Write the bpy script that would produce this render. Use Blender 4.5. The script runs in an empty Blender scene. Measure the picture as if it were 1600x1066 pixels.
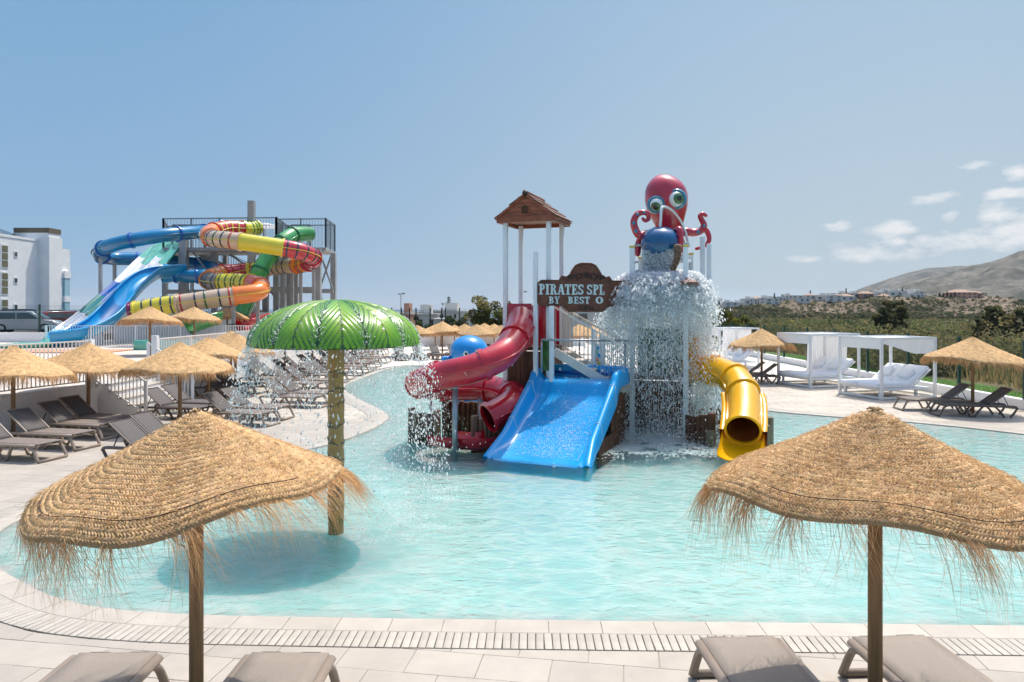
import bpy, bmesh, math, random
import numpy as np
from mathutils import Vector, Matrix, noise, geometry
R = math.radians
rnd = random.Random(7)
rng = np.random.default_rng(7)
SC = bpy.context.scene
COL = SC.collection

# ------------------------------------------------------------------ camera, sky, sun, exposure
F, CAMH, HY = 1100.0, 3.0, 483.0
cd = bpy.data.cameras.new('camera')
cam = bpy.data.objects.new('camera', cd)
COL.objects.link(cam)
cam.location = (0, 0, CAMH)
cam.rotation_euler = (R(90), 0, 0)
cd.sensor_width = 36.0
cd.lens = 36.0 * F / 1600.0
cd.shift_y = -50.0 / 1600.0
cd.clip_start = 0.1
cd.clip_end = 60000
SC.camera = cam

SUN_EL, SUN_AZ = 65.0, 31.0          # azimuth clockwise from +Y (into the picture) towards +X
W = bpy.data.worlds.new('World')
SC.world = W
W.use_nodes = True
wn = W.node_tree.nodes
wl = W.node_tree.links
wn.clear()
w_out = wn.new('ShaderNodeOutputWorld')
w_bg = wn.new('ShaderNodeBackground')
w_sky = wn.new('ShaderNodeTexSky')
w_sky.sky_type = 'NISHITA'
w_sky.sun_disc = False
w_sky.sun_elevation = R(SUN_EL)
w_sky.sun_rotation = R(SUN_AZ)
w_sky.altitude = 0
w_sky.air_density = 1.0
w_sky.dust_density = 3.0
w_sky.ozone_density = 2.2
w_bg.inputs['Strength'].default_value = 0.15


def build_clouds():
    """thin fair-weather cumulus low over the hills to the right, part of the sky itself"""
    tc = wn.new('ShaderNodeTexCoord')
    sep = wn.new('ShaderNodeSeparateXYZ')
    wl.new(tc.outputs['Generated'], sep.inputs[0])

    def m(op, a, b=None, c=None, clamp=False):
        n = wn.new('ShaderNodeMath')
        n.operation = op
        n.use_clamp = clamp
        for i, v in enumerate((a, b, c)):
            if v is None:
                continue
            if isinstance(v, (int, float)):
                n.inputs[i].default_value = v
            else:
                wl.new(v, n.inputs[i])
        return n.outputs[0]
    az = m('ARCTAN2', sep.outputs[0], sep.outputs[1])
    el = m('ARCSINE', sep.outputs[2])
    comb = wn.new('ShaderNodeCombineXYZ')
    wl.new(m('MULTIPLY', az, 11.0), comb.inputs[0])
    wl.new(m('MULTIPLY', el, 22.0), comb.inputs[1])
    comb.inputs[2].default_value = 3.3
    warp = wn.new('ShaderNodeTexNoise')
    warp.inputs['Scale'].default_value = 2.6
    warp.inputs['Detail'].default_value = 8
    warp.inputs['Roughness'].default_value = 0.6
    wl.new(comb.outputs[0], warp.inputs['Vector'])
    # single puffs: photo column, row, half-width, half-height, strength -> azimuth and elevation
    puffs = [(1460, 310, 36, 10, 1.0), (1307, 355, 24, 8, .9), (1390, 359, 40, 13, .95), (1395, 379, 22, 8, .7), (1487, 339, 18, 9, .95), (1522, 258, 26, 6, .7), (1254, 405, 22, 5, .7),
             (1345, 392, 36, 17, .72), (1400, 396, 40, 12, .5), (1450, 380, 30, 13, .7), (1512, 372, 46, 16, .85), (1562, 342, 30, 26, .9), (1590, 362, 46, 26, 1.0), (1580, 302, 40, 8, .85), (1592, 268, 32, 12, .9),
             (1660, 340, 60, 30, 1.0), (1700, 290, 60, 16, .9), (1800, 350, 80, 30, 1.0), (1950, 320, 90, 30, .9), (2200, 330, 120, 30, .9)]
    acc = None
    for px, py, hw, hh, s in puffs:
        a = math.atan((px - 800) / F)
        ca_ = math.cos(a)
        e = math.atan((HY - py) / F * ca_)
        ha, he = hw / F * ca_ * ca_, hh / F * ca_
        da = m('DIVIDE', m('SUBTRACT', az, a), ha)
        de = m('DIVIDE', m('SUBTRACT', el, e), he)
        d2 = m('ADD', m('MULTIPLY', da, da), m('MULTIPLY', de, de))
        v = m('MULTIPLY', m('SUBTRACT', 1.15, m('MULTIPLY', d2, 0.75)), s)
        acc = v if acc is None else m('MAXIMUM', acc, v)
    acc = m('MAXIMUM', acc, -1.6)
    dens = m('ADD', acc, m('MULTIPLY', m('SUBTRACT', warp.outputs['Fac'], 0.52), 4.2))
    dens = m('MULTIPLY', m('MULTIPLY', dens, 0.85, clamp=True), 0.92)

    # hazy sea air: paler towards the sun's side and towards the horizon; the physical sky takes over overhead
    def mixc(fac, A, B):
        n = wn.new('ShaderNodeMix')
        n.data_type = 'RGBA'
        for nm, v in (('Factor', fac), ('A', A), ('B', B)):
            if isinstance(v, tuple):
                n.inputs[nm].default_value = v + (1,)
            elif isinstance(v, (int, float)):
                n.inputs[nm].default_value = v
            else:
                wl.new(v, n.inputs[nm])
        return n.outputs['Result']
    cs = m('COSINE', m('SUBTRACT', az, R(SUN_AZ)))
    side = m('POWER', m('DIVIDE', m('SUBTRACT', cs, 0.3), 0.7, clamp=True), 2.6)
    up_ = m('DIVIDE', m('MAXIMUM', el, 0.0), 0.42, clamp=True)
    up_ = m('POWER', up_, 0.7)
    low = mixc(side, (1.005, 1.628, 2.307), (1.9, 2.199, 2.307))
    high = mixc(side, (0.674, 1.33, 2.171), (1.313, 1.846, 2.443))
    air = mixc(up_, low, high)
    over = m('SUBTRACT', 1.0, m('DIVIDE', m('SUBTRACT', el, 0.5), 0.6, clamp=True))
    base = mixc(over, w_sky.outputs[0], air)
    return mixc(dens, base, (2.96, 3.0, 3.04))


wl.new(build_clouds(), w_bg.inputs['Color'])
wl.new(w_bg.outputs[0], w_out.inputs['Surface'])

sd = bpy.data.lights.new('sun', 'SUN')
sun = bpy.data.objects.new('sun', sd)
COL.objects.link(sun)
sd.energy = 2.0
sd.angle = R(0.53)
sd.color = (1.0, 0.955, 0.88)
sun_dir = Vector((math.sin(R(SUN_AZ)) * math.cos(R(SUN_EL)), math.cos(R(SUN_AZ)) * math.cos(R(SUN_EL)), math.sin(R(SUN_EL))))
sun.rotation_euler = sun_dir.to_track_quat('Z', 'Y').to_euler()
sun.location = (10, 20, 40)

vs = SC.view_settings
vs.view_transform = 'Standard'
vs.look = 'None'
vs.exposure = 1.0
vs.gamma = 1
vs.use_curve_mapping = False
SC.cycles.max_bounces = 30
SC.cycles.diffuse_bounces = 26
SC.cycles.transmission_bounces = 26
SC.cycles.transparent_max_bounces = 24
SC.cycles.use_denoising = True
SC.cycles.caustics_reflective = False
SC.cycles.caustics_refractive = False


# ------------------------------------------------------------------ helpers
def at(px, py, Y):
    """a point of the place at depth Y seen at photo pixel (px, py)"""
    return Vector(((px - 800) / F * Y, Y, CAMH - (py - HY) / F * Y))


def gr(px, py, z=0.0):
    Y = (CAMH - z) * F / (py - HY)
    return Vector(((px - 800) / F * Y, Y, z))


ROOTM = {}


def link(o, parent=None):
    COL.objects.link(o)
    if parent is not None:
        o.parent = parent
    return o


def tag(o, label=None, cat=None, group=None, kind=None):
    if label:
        o['label'] = label
    if cat:
        o['category'] = cat
    if group:
        o['group'] = group
    if kind:
        o['kind'] = kind
    return o


def thing(name, label, cat, loc=(0, 0, 0), rz=0.0, group=None):
    o = bpy.data.objects.new(name, None)
    o.empty_display_size = 0.2
    o.location = loc
    o.rotation_euler = (0, 0, rz)
    COL.objects.link(o)
    ROOTM[o.name] = Matrix.Translation(Vector(loc)) @ Matrix.Rotation(rz, 4, 'Z')
    return tag(o, label, cat, group)


def copy_tree(o, parent=None):
    c = o.copy()
    COL.objects.link(c)
    c.parent = parent
    for ch in o.children:
        copy_tree(ch, c)
    return c


def place(o, loc, rz=0.0, s=1.0):
    o.location = loc
    o.rotation_euler = (0, 0, rz)
    o.scale = (s, s, s)
    return o


class MB:
    """collects shapes and links them as ONE mesh object"""

    def __init__(self, smooth=False):
        self.v, self.f, self.s, self.sm = [], [], [], smooth
        self.tint = []
        self.up = False

    def _add(self, vs_, fs, smooth=None):
        b = len(self.v)
        self.v.extend([tuple(x) for x in vs_])
        sm = self.sm if smooth is None else smooth
        for f in fs:
            self.f.append(tuple(i + b for i in f))
            self.s.append(sm)

    def box(self, c, size, rz=0.0, M=None, bev=0.0):
        c = Vector(c)
        hx, hy, hz = size[0] / 2, size[1] / 2, size[2] / 2
        rot = M if M is not None else Matrix.Rotation(rz, 3, 'Z')
        if bev <= 0:
            vs_ = [c + rot @ Vector((sx * hx, sy * hy, sz * hz)) for sx in (-1, 1) for sy in (-1, 1) for sz in (-1, 1)]
            fs = [(0, 1, 3, 2), (4, 6, 7, 5), (0, 4, 5, 1), (2, 3, 7, 6), (0, 2, 6, 4), (1, 5, 7, 3)]
            self._add(vs_, fs, False)
        else:
            b = min(bev, hx * .9, hy * .9, hz * .9)
            bm = bmesh.new()
            bmesh.ops.create_cube(bm, size=1.0)
            for v in bm.verts:
                v.co = Vector((v.co.x * 2 * hx, v.co.y * 2 * hy, v.co.z * 2 * hz))
            bmesh.ops.bevel(bm, geom=bm.edges[:], offset=b, segments=2, affect='EDGES', profile=0.6)
            bm.verts.index_update()
            self._add([c + rot @ v.co for v in bm.verts], [[v.index for v in f.verts] for f in bm.faces], True)
            bm.free()
        return self

    def beam(self, a, b, w, h=None, up=(0, 0, 1), bev=0.0):
        a, b = Vector(a), Vector(b)
        d = b - a
        L = d.length
        if L < 1e-6:
            return self
        z = d.normalized()
        u = Vector(up)
        x = u.cross(z)
        if x.length < 1e-4:
            x = Vector((1, 0, 0)).cross(z)
            if x.length < 1e-4:
                x = Vector((0, 1, 0)).cross(z)
        x.normalize()
        y = z.cross(x)
        M = Matrix((x, y, z)).transposed()
        return self.box((a + b) / 2, (w, h or w, L), M=M, bev=bev)

    def cyl(self, a, b, r0, r1=None, n=12, caps=True, smooth=True):
        return self.tube([a, b], [r0, r0 if r1 is None else r1], n, caps, smooth)

    def tube(self, path, radii, n=12, caps=True, smooth=True, arc=None, squash=1.0):
        P = [Vector(p) for p in path]
        m = len(P)
        if isinstance(radii, (int, float)):
            radii = [radii] * m
        rings = []
        t0 = (P[1] - P[0]).normalized()
        ref = Vector((0, 0, 1))
        if abs(t0.dot(ref)) > 0.95:
            ref = Vector((1, 0, 0))
        x = ref.cross(t0).normalized()
        vs_ = []
        for i in range(m):
            t = (P[min(i + 1, m - 1)] - P[max(i - 1, 0)]).normalized()
            x = x - t * x.dot(t)
            if x.length < 1e-5:
                x = Vector((1, 0, 0)).cross(t)
            x.normalize()
            y = t.cross(x)
            for k in range(n):
                a = 2 * math.pi * k / n
                vs_.append(P[i] + (x * math.cos(a) + y * math.sin(a) * squash) * radii[i])
        fs = []
        for i in range(m - 1):
            for k in range(n):
                k2 = (k + 1) % n
                fs.append((i * n + k, i * n + k2, (i + 1) * n + k2, (i + 1) * n + k))
        self._add(vs_, fs, smooth)
        if caps:
            b = len(self.v) - len(vs_)
            self.f.append(tuple(b + k for k in range(n - 1, -1, -1)))
            self.s.append(False)
            self.f.append(tuple(b + (m - 1) * n + k for k in range(n)))
            self.s.append(False)
        return self

    def lathe(self, prof, n=24, c=(0, 0, 0), M=None, smooth=True, closed=False):
        """prof: (radius, z) pairs about a z axis"""
        c = Vector(c)
        M = M or Matrix.Identity(3)
        vs_, fs = [], []
        m = len(prof)
        for r, z in prof:
            for k in range(n):
                a = 2 * math.pi * k / n
                vs_.append(c + M @ Vector((r * math.cos(a), r * math.sin(a), z)))
        for i in range(m - 1 + (1 if closed else 0)):
            j = (i + 1) % m
            for k in range(n):
                k2 = (k + 1) % n
                fs.append((i * n + k, i * n + k2, j * n + k2, j * n + k))
        self._add(vs_, fs, smooth)
        return self

    def ellipsoid(self, c, r, n=20, m=12, M=None):
        prof = [(max(1e-4, math.sin(math.pi * i / m)), -math.cos(math.pi * i / m)) for i in range(m + 1)]
        c = Vector(c)
        M = M or Matrix.Identity(3)
        S = Matrix.Diagonal(Vector(r))
        return self.lathe(prof, n, c, M @ S)

    def prism(self, poly, t, M, smooth=False):
        """poly: 2D points (x, z) counter-clockwise, extruded by t along local -y..; M 4x4 puts it in the world"""
        n = len(poly)
        vs_ = [M @ Vector((p[0], -t / 2, p[1])) for p in poly] + [M @ Vector((p[0], t / 2, p[1])) for p in poly]
        tris = geometry.tessellate_polygon([[Vector((p[0], p[1], 0)) for p in poly]])
        fs = [tuple(tri) for tri in tris] + [tuple(i + n for i in reversed(tri)) for tri in tris]
        for i in range(n):
            j = (i + 1) % n
            fs.append((i, j, j + n, i + n))
        self._add(vs_, fs, smooth)
        return self

    def strip(self, rows, smooth=True, close=False):
        """rows: equally long lists of points -> a quad sheet"""
        n = len(rows[0])
        vs_ = [p for r_ in rows for p in r_]
        fs = []
        for i in range(len(rows) - 1):
            for k in range(n - 1 + (1 if close else 0)):
                k2 = (k + 1) % n
                fs.append((i * n + k, i * n + k2, (i + 1) * n + k2, (i + 1) * n + k))
        self._add(vs_, fs, smooth)
        return self

    def mesh(self, name, mats):
        me = bpy.data.meshes.new(name)
        me.from_pydata(self.v, [], self.f)
        me.polygons.foreach_set('use_smooth', np.array(self.s, dtype=bool))
        bm = bmesh.new()
        bm.from_mesh(me)
        bmesh.ops.recalc_face_normals(bm, faces=bm.faces)
        if self.up:
            for f in bm.faces:
                if f.normal.z < 0:
                    f.normal_flip()
        bm.to_mesh(me)
        bm.free()
        for m in (mats if isinstance(mats, (list, tuple)) else [mats]):
            me.materials.append(m)
        if self.tint:
            a = me.color_attributes.new('tint', 'FLOAT_COLOR', 'POINT')
            a.data.foreach_set('color', np.array(self.tint, dtype=np.float32).ravel())
        me.update()
        return me

    def build(self, name, mats, parent=None, world=False):
        if world and parent is not None:
            root = parent
            while root.parent is not None:
                root = root.parent
            Mi = ROOTM.get(root.name, Matrix.Identity(4)).inverted()
            self.v = [tuple(Mi @ Vector(p)) for p in self.v]
        o = bpy.data.objects.new(name, self.mesh(name, mats))
        return link(o, parent)


def inst(name, me, parent, loc=(0, 0, 0), rot=(0, 0, 0), scale=(1, 1, 1)):
    o = bpy.data.objects.new(name, me)
    o.location = loc
    o.rotation_euler = rot
    o.scale = scale
    return link(o, parent)


def np_mesh(name, V, nper, mat, tint=None, smooth=False, faces=None):
    """V (n*k,3); either polygons of nper verts in order, or explicit face array faces (m,nper)"""
    V = np.ascontiguousarray(V, dtype=np.float32)
    me = bpy.data.meshes.new(name)
    me.vertices.add(len(V))
    me.vertices.foreach_set('co', V.ravel())
    if faces is None:
        idx = np.arange(len(V), dtype=np.int32)
    else:
        idx = np.ascontiguousarray(faces, dtype=np.int32).ravel()
    nf = len(idx) // nper
    me.loops.add(len(idx))
    me.loops.foreach_set('vertex_index', idx)
    me.polygons.add(nf)
    me.polygons.foreach_set('loop_start', np.arange(nf, dtype=np.int32) * nper)
    try:
        me.polygons.foreach_set('loop_total', np.full(nf, nper, dtype=np.int32))
    except Exception:
        pass
    if smooth:
        me.polygons.foreach_set('use_smooth', np.ones(nf, dtype=bool))
    me.materials.append(mat)
    if tint is not None:
        a = me.color_attributes.new('tint', 'FLOAT_COLOR', 'POINT')
        t = np.asarray(tint, dtype=np.float32)
        if t.ndim == 1:
            t = np.stack([t, t, t, np.ones_like(t)], 1)
        a.data.foreach_set('color', np.ascontiguousarray(t).ravel())
    me.update(calc_edges=True)
    me.validate()
    return me


def smooth_path(pts, n=8, closed=False):
    P = [Vector(p) for p in pts]
    out = []
    m = len(P)
    rng_ = range(m) if closed else range(m - 1)
    for i in rng_:
        if closed:
            p0, p1, p2, p3 = P[(i - 1) % m], P[i], P[(i + 1) % m], P[(i + 2) % m]
        else:
            p0, p1, p2, p3 = P[max(i - 1, 0)], P[i], P[i + 1], P[min(i + 2, m - 1)]
        for k in range(n):
            t = k / n
            out.append(0.5 * ((2 * p1) + (p2 - p0) * t + (2 * p0 - 5 * p1 + 4 * p2 - p3) * t * t + (3 * p1 - p0 - 3 * p2 + p3) * t ** 3))
    if not closed:
        out.append(P[-1])
    return out


def resample(P, step, closed=False):
    Q = P + [P[0]] if closed else P
    L = [0]
    for a, b in zip(Q, Q[1:]):
        L.append(L[-1] + (b - a).length)
    n = max(2, round(L[-1] / step))
    out, j = [], 0
    for i in range(n if closed else n + 1):
        s = L[-1] * i / n
        while j < len(Q) - 2 and L[j + 1] < s:
            j += 1
        d = L[j + 1] - L[j]
        t = (s - L[j]) / d if d > 0 else 0
        out.append(Q[j].lerp(Q[j + 1], t))
    return out


# ------------------------------------------------------------------ materials
def nodes(name):
    m = bpy.data.materials.new(name)
    m.use_nodes = True
    nt = m.node_tree
    return m, nt.nodes, nt.links, nt.nodes['Principled BSDF']


def mat(name, col, rough=0.5, metal=0.0, var=0.0, vscale=3.0, bump=0.0, bscale=20.0, coat=0.0, stretch=None, tint=False,
        col2=None, spec=0.5, detail=5, coords='Object', transl=0.0, objrand=0.0, dirt=0.0):
    m, n, l, p = nodes(name)
    p.inputs['Roughness'].default_value = rough
    p.inputs['Metallic'].default_value = metal
    p.inputs['Specular IOR Level'].default_value = spec
    if coat:
        p.inputs['Coat Weight'].default_value = coat
        p.inputs['Coat Roughness'].default_value = 0.08
    tc = n.new('ShaderNodeTexCoord')
    if coords == 'World':
        geo_ = n.new('ShaderNodeNewGeometry')
        src = geo_.outputs['Position']
    else:
        src = tc.outputs[coords]
    vec = src
    if stretch:
        mp = n.new('ShaderNodeMapping')
        mp.inputs['Scale'].default_value = stretch
        l.new(vec, mp.inputs['Vector'])
        vec = mp.outputs[0]
    col = tuple(col) + (1,) if len(col) == 3 else col
    cur = None
    if var > 0 or col2:
        nz = n.new('ShaderNodeTexNoise')
        nz.inputs['Scale'].default_value = vscale
        nz.inputs['Detail'].default_value = detail
        nz.inputs['Roughness'].default_value = 0.62
        l.new(vec, nz.inputs['Vector'])
        rmp = n.new('ShaderNodeValToRGB')
        c2 = col2 or tuple(max(0, c * (1 - var)) for c in col[:3])
        c1 = col[:3] if col2 else tuple(min(1, c * (1 + var * .6)) for c in col[:3])
        rmp.color_ramp.elements[0].position = 0.32
        rmp.color_ramp.elements[0].color = tuple(c2[:3]) + (1,)
        rmp.color_ramp.elements[1].position = 0.68
        rmp.color_ramp.elements[1].color = tuple(c1) + (1,)
        l.new(nz.outputs['Fac'], rmp.inputs[0])
        cur = rmp.outputs[0]
    if tint:
        at_ = n.new('ShaderNodeAttribute')
        at_.attribute_name = 'tint'
        mx = n.new('ShaderNodeMix')
        mx.data_type = 'RGBA'
        mx.blend_type = 'MULTIPLY'
        mx.inputs['Factor'].default_value = 1
        if cur is not None:
            l.new(cur, mx.inputs['A'])
        else:
            mx.inputs['A'].default_value = col
        l.new(at_.outputs['Color'], mx.inputs['B'])
        cur = mx.outputs['Result']
    if objrand > 0:
        oi = n.new('ShaderNodeObjectInfo')
        mr = n.new('ShaderNodeMapRange')
        mr.inputs['To Min'].default_value = 1 - objrand
        mr.inputs['To Max'].default_value = 1 + objrand * .5
        l.new(oi.outputs['Random'], mr.inputs['Value'])
        mx = n.new('ShaderNodeMix')
        mx.data_type = 'RGBA'
        mx.blend_type = 'MULTIPLY'
        mx.inputs['Factor'].default_value = 1
        if cur is not None:
            l.new(cur, mx.inputs['A'])
        else:
            mx.inputs['A'].default_value = col
        l.new(mr.outputs[0], mx.inputs['B'])
        cur = mx.outputs['Result']
    if dirt > 0:
        nz = n.new('ShaderNodeTexNoise')
        nz.inputs['Scale'].default_value = vscale * .45
        nz.inputs['Detail'].default_value = 9
        nz.inputs['Roughness'].default_value = 0.75
        l.new(src, nz.inputs['Vector'])
        rp = n.new('ShaderNodeValToRGB')
        rp.color_ramp.elements[0].position = 0.5
        rp.color_ramp.elements[0].color = (1, 1, 1, 1)
        rp.color_ramp.elements[1].position = 0.78
        rp.color_ramp.elements[1].color = (1 - dirt, 1 - dirt * 1.05, 1 - dirt * 1.15, 1)
        l.new(nz.outputs['Fac'], rp.inputs[0])
        mx = n.new('ShaderNodeMix')
        mx.data_type = 'RGBA'
        mx.blend_type = 'MULTIPLY'
        mx.inputs['Factor'].default_value = 1
        if cur is not None:
            l.new(cur, mx.inputs['A'])
        else:
            mx.inputs['A'].default_value = col
        l.new(rp.outputs[0], mx.inputs['B'])
        cur = mx.outputs['Result']
    if cur is not None:
        l.new(cur, p.inputs['Base Color'])
    else:
        p.inputs['Base Color'].default_value = col
    if bump > 0:
        nb = n.new('ShaderNodeTexNoise')
        nb.inputs['Scale'].default_value = bscale
        nb.inputs['Detail'].default_value = 6
        l.new(vec, nb.inputs['Vector'])
        bp = n.new('ShaderNodeBump')
        bp.inputs['Strength'].default_value = bump
        bp.inputs['Distance'].default_value = 0.02
        l.new(nb.outputs['Fac'], bp.inputs['Height'])
        l.new(bp.outputs[0], p.inputs['Normal'])
    if transl > 0:
        tr = n.new('ShaderNodeBsdfTranslucent')
        if cur is not None:
            l.new(cur, tr.inputs['Color'])
        else:
            tr.inputs['Color'].default_value = col
        ms = n.new('ShaderNodeMixShader')
        ms.inputs[0].default_value = transl
        l.new(p.outputs[0], ms.inputs[1])
        l.new(tr.outputs[0], ms.inputs[2])
        l.new(ms.outputs[0], n['Material Output'].inputs['Surface'])
    return m


M = {}
M['tile'] = mat('travertine_tile', (.43, .38, .32), .55, var=.10, vscale=2.2, bump=.06, bscale=60, objrand=.09, dirt=.10, coords='World')
M['tilefar'] = mat('travertine_tile_far', (.525, .465, .388), .55, var=.12, vscale=1.1, bump=.05, bscale=40, tint=True, dirt=.08)
M['grout'] = mat('tile_grout', (.46, .40, .33), .9, var=.2, vscale=8)
M['coping'] = mat('coping_stone', (.48, .425, .355), .5, var=.10, vscale=3, bump=.06, bscale=50, objrand=.07, dirt=.10, coords='World')
M['grate'] = mat('grating_plastic', (.48, .43, .36), .45, var=.1, vscale=8, objrand=.10)
M['channel'] = mat('drain_channel', (.10, .09, .075), .8)
M['white'] = mat('white_render', (.86, .855, .84), .75, var=.06, vscale=.8, bump=.15, bscale=30, dirt=.10)
M['whitewall'] = mat('white_wall_render', (.86, .855, .84), .8, var=.05, vscale=.5, bump=.18, bscale=24, dirt=.15)
M['whitepaint'] = mat('white_painted_metal', (.80, .80, .79), .35, var=.04, vscale=4, dirt=.08)
M['postwhite'] = mat('white_plastic_post', (.82, .83, .83), .35, var=.05, vscale=3, dirt=.08)
M['wood'] = mat('tan_pole_wood', (.33, .19, .085), .65, var=.35, vscale=5, bump=.3, bscale=16, stretch=(5, 5, .35), objrand=.15)
M['plank'] = mat('brown_plank', (.125, .052, .026), .6, var=.4, vscale=4, bump=.35, bscale=14, stretch=(6, 6, .5), objrand=.28, spec=.25)
M['signwood'] = mat('carved_sign_wood', (.16, .05, .025), .55, var=.5, vscale=5, bump=.4, bscale=12, stretch=(.7, 4, 7))
M['roofwood'] = mat('gable_board_wood', (.33, .095, .045), .55, var=.45, vscale=4, bump=.35, bscale=12, stretch=(.6, 4, 8), objrand=.3)
M['shingle'] = mat('roof_shingle', (.22, .095, .06), .6, var=.4, vscale=6, bump=.3, bscale=20, objrand=.4)
M['oldplank'] = mat('weathered_log', (.21, .165, .105), .7, var=.5, vscale=5, bump=.5, bscale=12, stretch=(6, 6, .45), objrand=.35)
M['carve'] = mat('carved_dark_detail', (.035, .02, .015), .5, var=.4, vscale=9)
M['letter'] = mat('pale_sign_letter', (.62, .70, .70), .5, var=.1, vscale=5)
M['slingl'] = mat('light_taupe_sling_fabric', (.30, .25, .205), .75, var=.10, vscale=60, bump=.25, bscale=260)
M['sling'] = mat('taupe_sling_fabric', (.20, .16, .135), .75, var=.10, vscale=60, bump=.25, bscale=260)
M['resin'] = mat('taupe_resin', (.29, .225, .175), .42, var=.08, vscale=6)
M['slingd'] = mat('dark_and_shaded_sling', (.105, .092, .085), .75, var=.10, vscale=60, bump=.25, bscale=260)  # dark loungers, and the shade put into the taupe loungers' backs
M['resind'] = mat('brown_resin', (.125, .092, .075), .42, var=.08, vscale=6)
M['clamp'] = mat('black_clip', (.015, .015, .015), .5)
M['steel'] = mat('galvanised_steel', (.40, .41, .42), .42, metal=.75, var=.2, vscale=4)
M['greysteel'] = mat('grey_painted_steel', (.33, .34, .34), .5, metal=.0, var=.2, vscale=1.2)
M['darkrail'] = mat('dark_grey_rail', (.20, .225, .24), .5)
M['green'] = mat('green_fence_paint', (.012, .055, .035), .45)
M['straw'] = mat('woven_straw', (.72, .475, .245), .8, var=.14, vscale=5, tint=True, transl=.12, bump=.35, bscale=120)
M['strawfar'] = mat('straw_thatch', (.64, .405, .19), .85, var=.38, vscale=9, bump=.9, bscale=38, transl=.10, objrand=.12)
M['fringe'] = mat('straw_fringe', (.86, .58, .29), .8, tint=True, transl=.3)
M['twine'] = mat('dark_twine', (.05, .035, .025), .8)
M['strawknot'] = mat('straw_knot', (.48, .31, .15), .8, var=.4, vscale=30)
M['cushion'] = mat('white_cushion', (.80, .81, .83), .85, var=.03, vscale=3, bump=.25, bscale=5)
M['curtain'] = mat('white_curtain', (.90, .90, .90), .85, transl=.55, bump=.2, bscale=6)
M['dropmat'] = None


def gloss(name, col, var=.12, vs_=1.6, rough=.2, dirt=.12, coat=.6, transl=0.0):
    return mat(name, col, rough, var=var, vscale=vs_, coat=coat, dirt=dirt, bump=.03, bscale=5, transl=transl)


M['blue'] = gloss('blue_slide_fibreglass', (.0, .33, .72), var=.14, coat=.15, rough=.3)
M['bluewhale'] = gloss('blue_toy_fibreglass', (.0, .25, .66))
M['red'] = gloss('red_slide_fibreglass', (.56, .010, .024), var=.22, vs_=2.5, rough=.27, dirt=.15)
M['yellow'] = gloss('yellow_slide_fibreglass', (.95, .46, .006), var=.12)
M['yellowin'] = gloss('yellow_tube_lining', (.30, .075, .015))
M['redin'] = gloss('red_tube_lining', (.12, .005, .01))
M['orangepanel'] = gloss('orange_panel_fibreglass', (.75, .30, .01))
M['octo'] = gloss('octopus_red_fibreglass', (.52, .018, .042), var=.2, vs_=3, coat=.8)
M['octoteal'] = gloss('octopus_eye_teal', (.03, .22, .33))
M['eyewhite'] = gloss('eye_white', (.80, .82, .78), dirt=0)
M['iris'] = mat('eye_green', (.06, .17, .03), .2, var=.6, vscale=9, coat=1)
M['pupil'] = mat('eye_black', (.006, .006, .006), .1, coat=1)
M['bucket'] = gloss('navy_bucket', (.006, .10, .25), var=.3)
M['rope'] = mat('brown_rope', (.21, .12, .07), .7, var=.4, vscale=12, bump=.4, bscale=40)
M['hose'] = mat('white_hose', (.80, .82, .82), .3)
M['capyellow'] = mat('yellow_cap', (.62, .46, .04), .4)
M['tblue'] = gloss('blue_tube', (.0, .19, .40), var=.15, vs_=.5)
M['tblue2'] = gloss('bright_blue_trough', (.01, .33, .66), var=.15, vs_=.5)
M['tyellow'] = gloss('yellow_tube', (.72, .62, .04), vs_=.5)
M['tbeige'] = gloss('beige_tube', (.60, .44, .30), vs_=.5)
M['tred'] = gloss('crimson_tube', (.55, .03, .045), vs_=.5)
M['torange'] = gloss('orange_tube', (.85, .22, .03), vs_=.5)
M['tpink'] = gloss('salmon_tube', (.70, .16, .12), vs_=.5)
M['tgrey'] = gloss('grey_brown_tube', (.25, .21, .17), vs_=.5)
M['tgreen'] = gloss('green_tube', (.05, .30, .08), vs_=.5)
M['tpurple'] = gloss('purple_tube', (.20, .02, .10), vs_=.5)
M['tteal'] = gloss('teal_lane', (.12, .52, .40), vs_=.5)
M['twhite'] = gloss('white_lane', (.75, .76, .75), vs_=.5)
M['tnavy'] = gloss('deep_blue_lane', (.0, .10, .42), vs_=.5)
M['tdkteal'] = gloss('dark_teal_lane', (.0, .20, .19), vs_=.5)
M['bandnavy'] = mat('navy_band', (.01, .05, .10), .3)
M['bandgreen'] = mat('green_band', (.01, .13, .05), .3)
M['bandred'] = mat('red_band', (.42, .02, .02), .3)
M['frond'] = mat('painted_frond', (1, 1, 1), .25, tint=True, coat=.45, dirt=.05, vscale=4)
M['palmpanel'] = mat('painted_palm_panel', (.03, .17, .02), .35, col2=(.005, .035, .006), vscale=4, stretch=(3, 3, .8), coat=.4, detail=3)
M['palmpole'] = mat('palm_pole', (.50, .27, .06), .5, col2=(.30, .21, .12), vscale=2.2, bump=.4, bscale=10, detail=4)
M['polering'] = mat('dark_leaf_scar', (.11, .11, .10), .6, var=.4, vscale=8)
M['glassdark'] = mat('dark_window_glass', (.04, .05, .05), .08, spec=.8)
M['glasstint'] = mat('olive_window_blind', (.17, .16, .09), .25, var=.2, vscale=.6)
M['tyre'] = mat('tyre_rubber', (.02, .02, .02), .8)
M['rim'] = mat('wheel_rim', (.45, .45, .46), .3, metal=.8)
M['lampred'] = mat('tail_lamp_red', (.45, .02, .02), .2)
M['lampclear'] = mat('head_lamp_clear', (.65, .67, .68), .1)
M['leaf'] = mat('leaf', (1.7, 1.68, 1.6), .6, tint=True, transl=.5, spec=.2)
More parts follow.
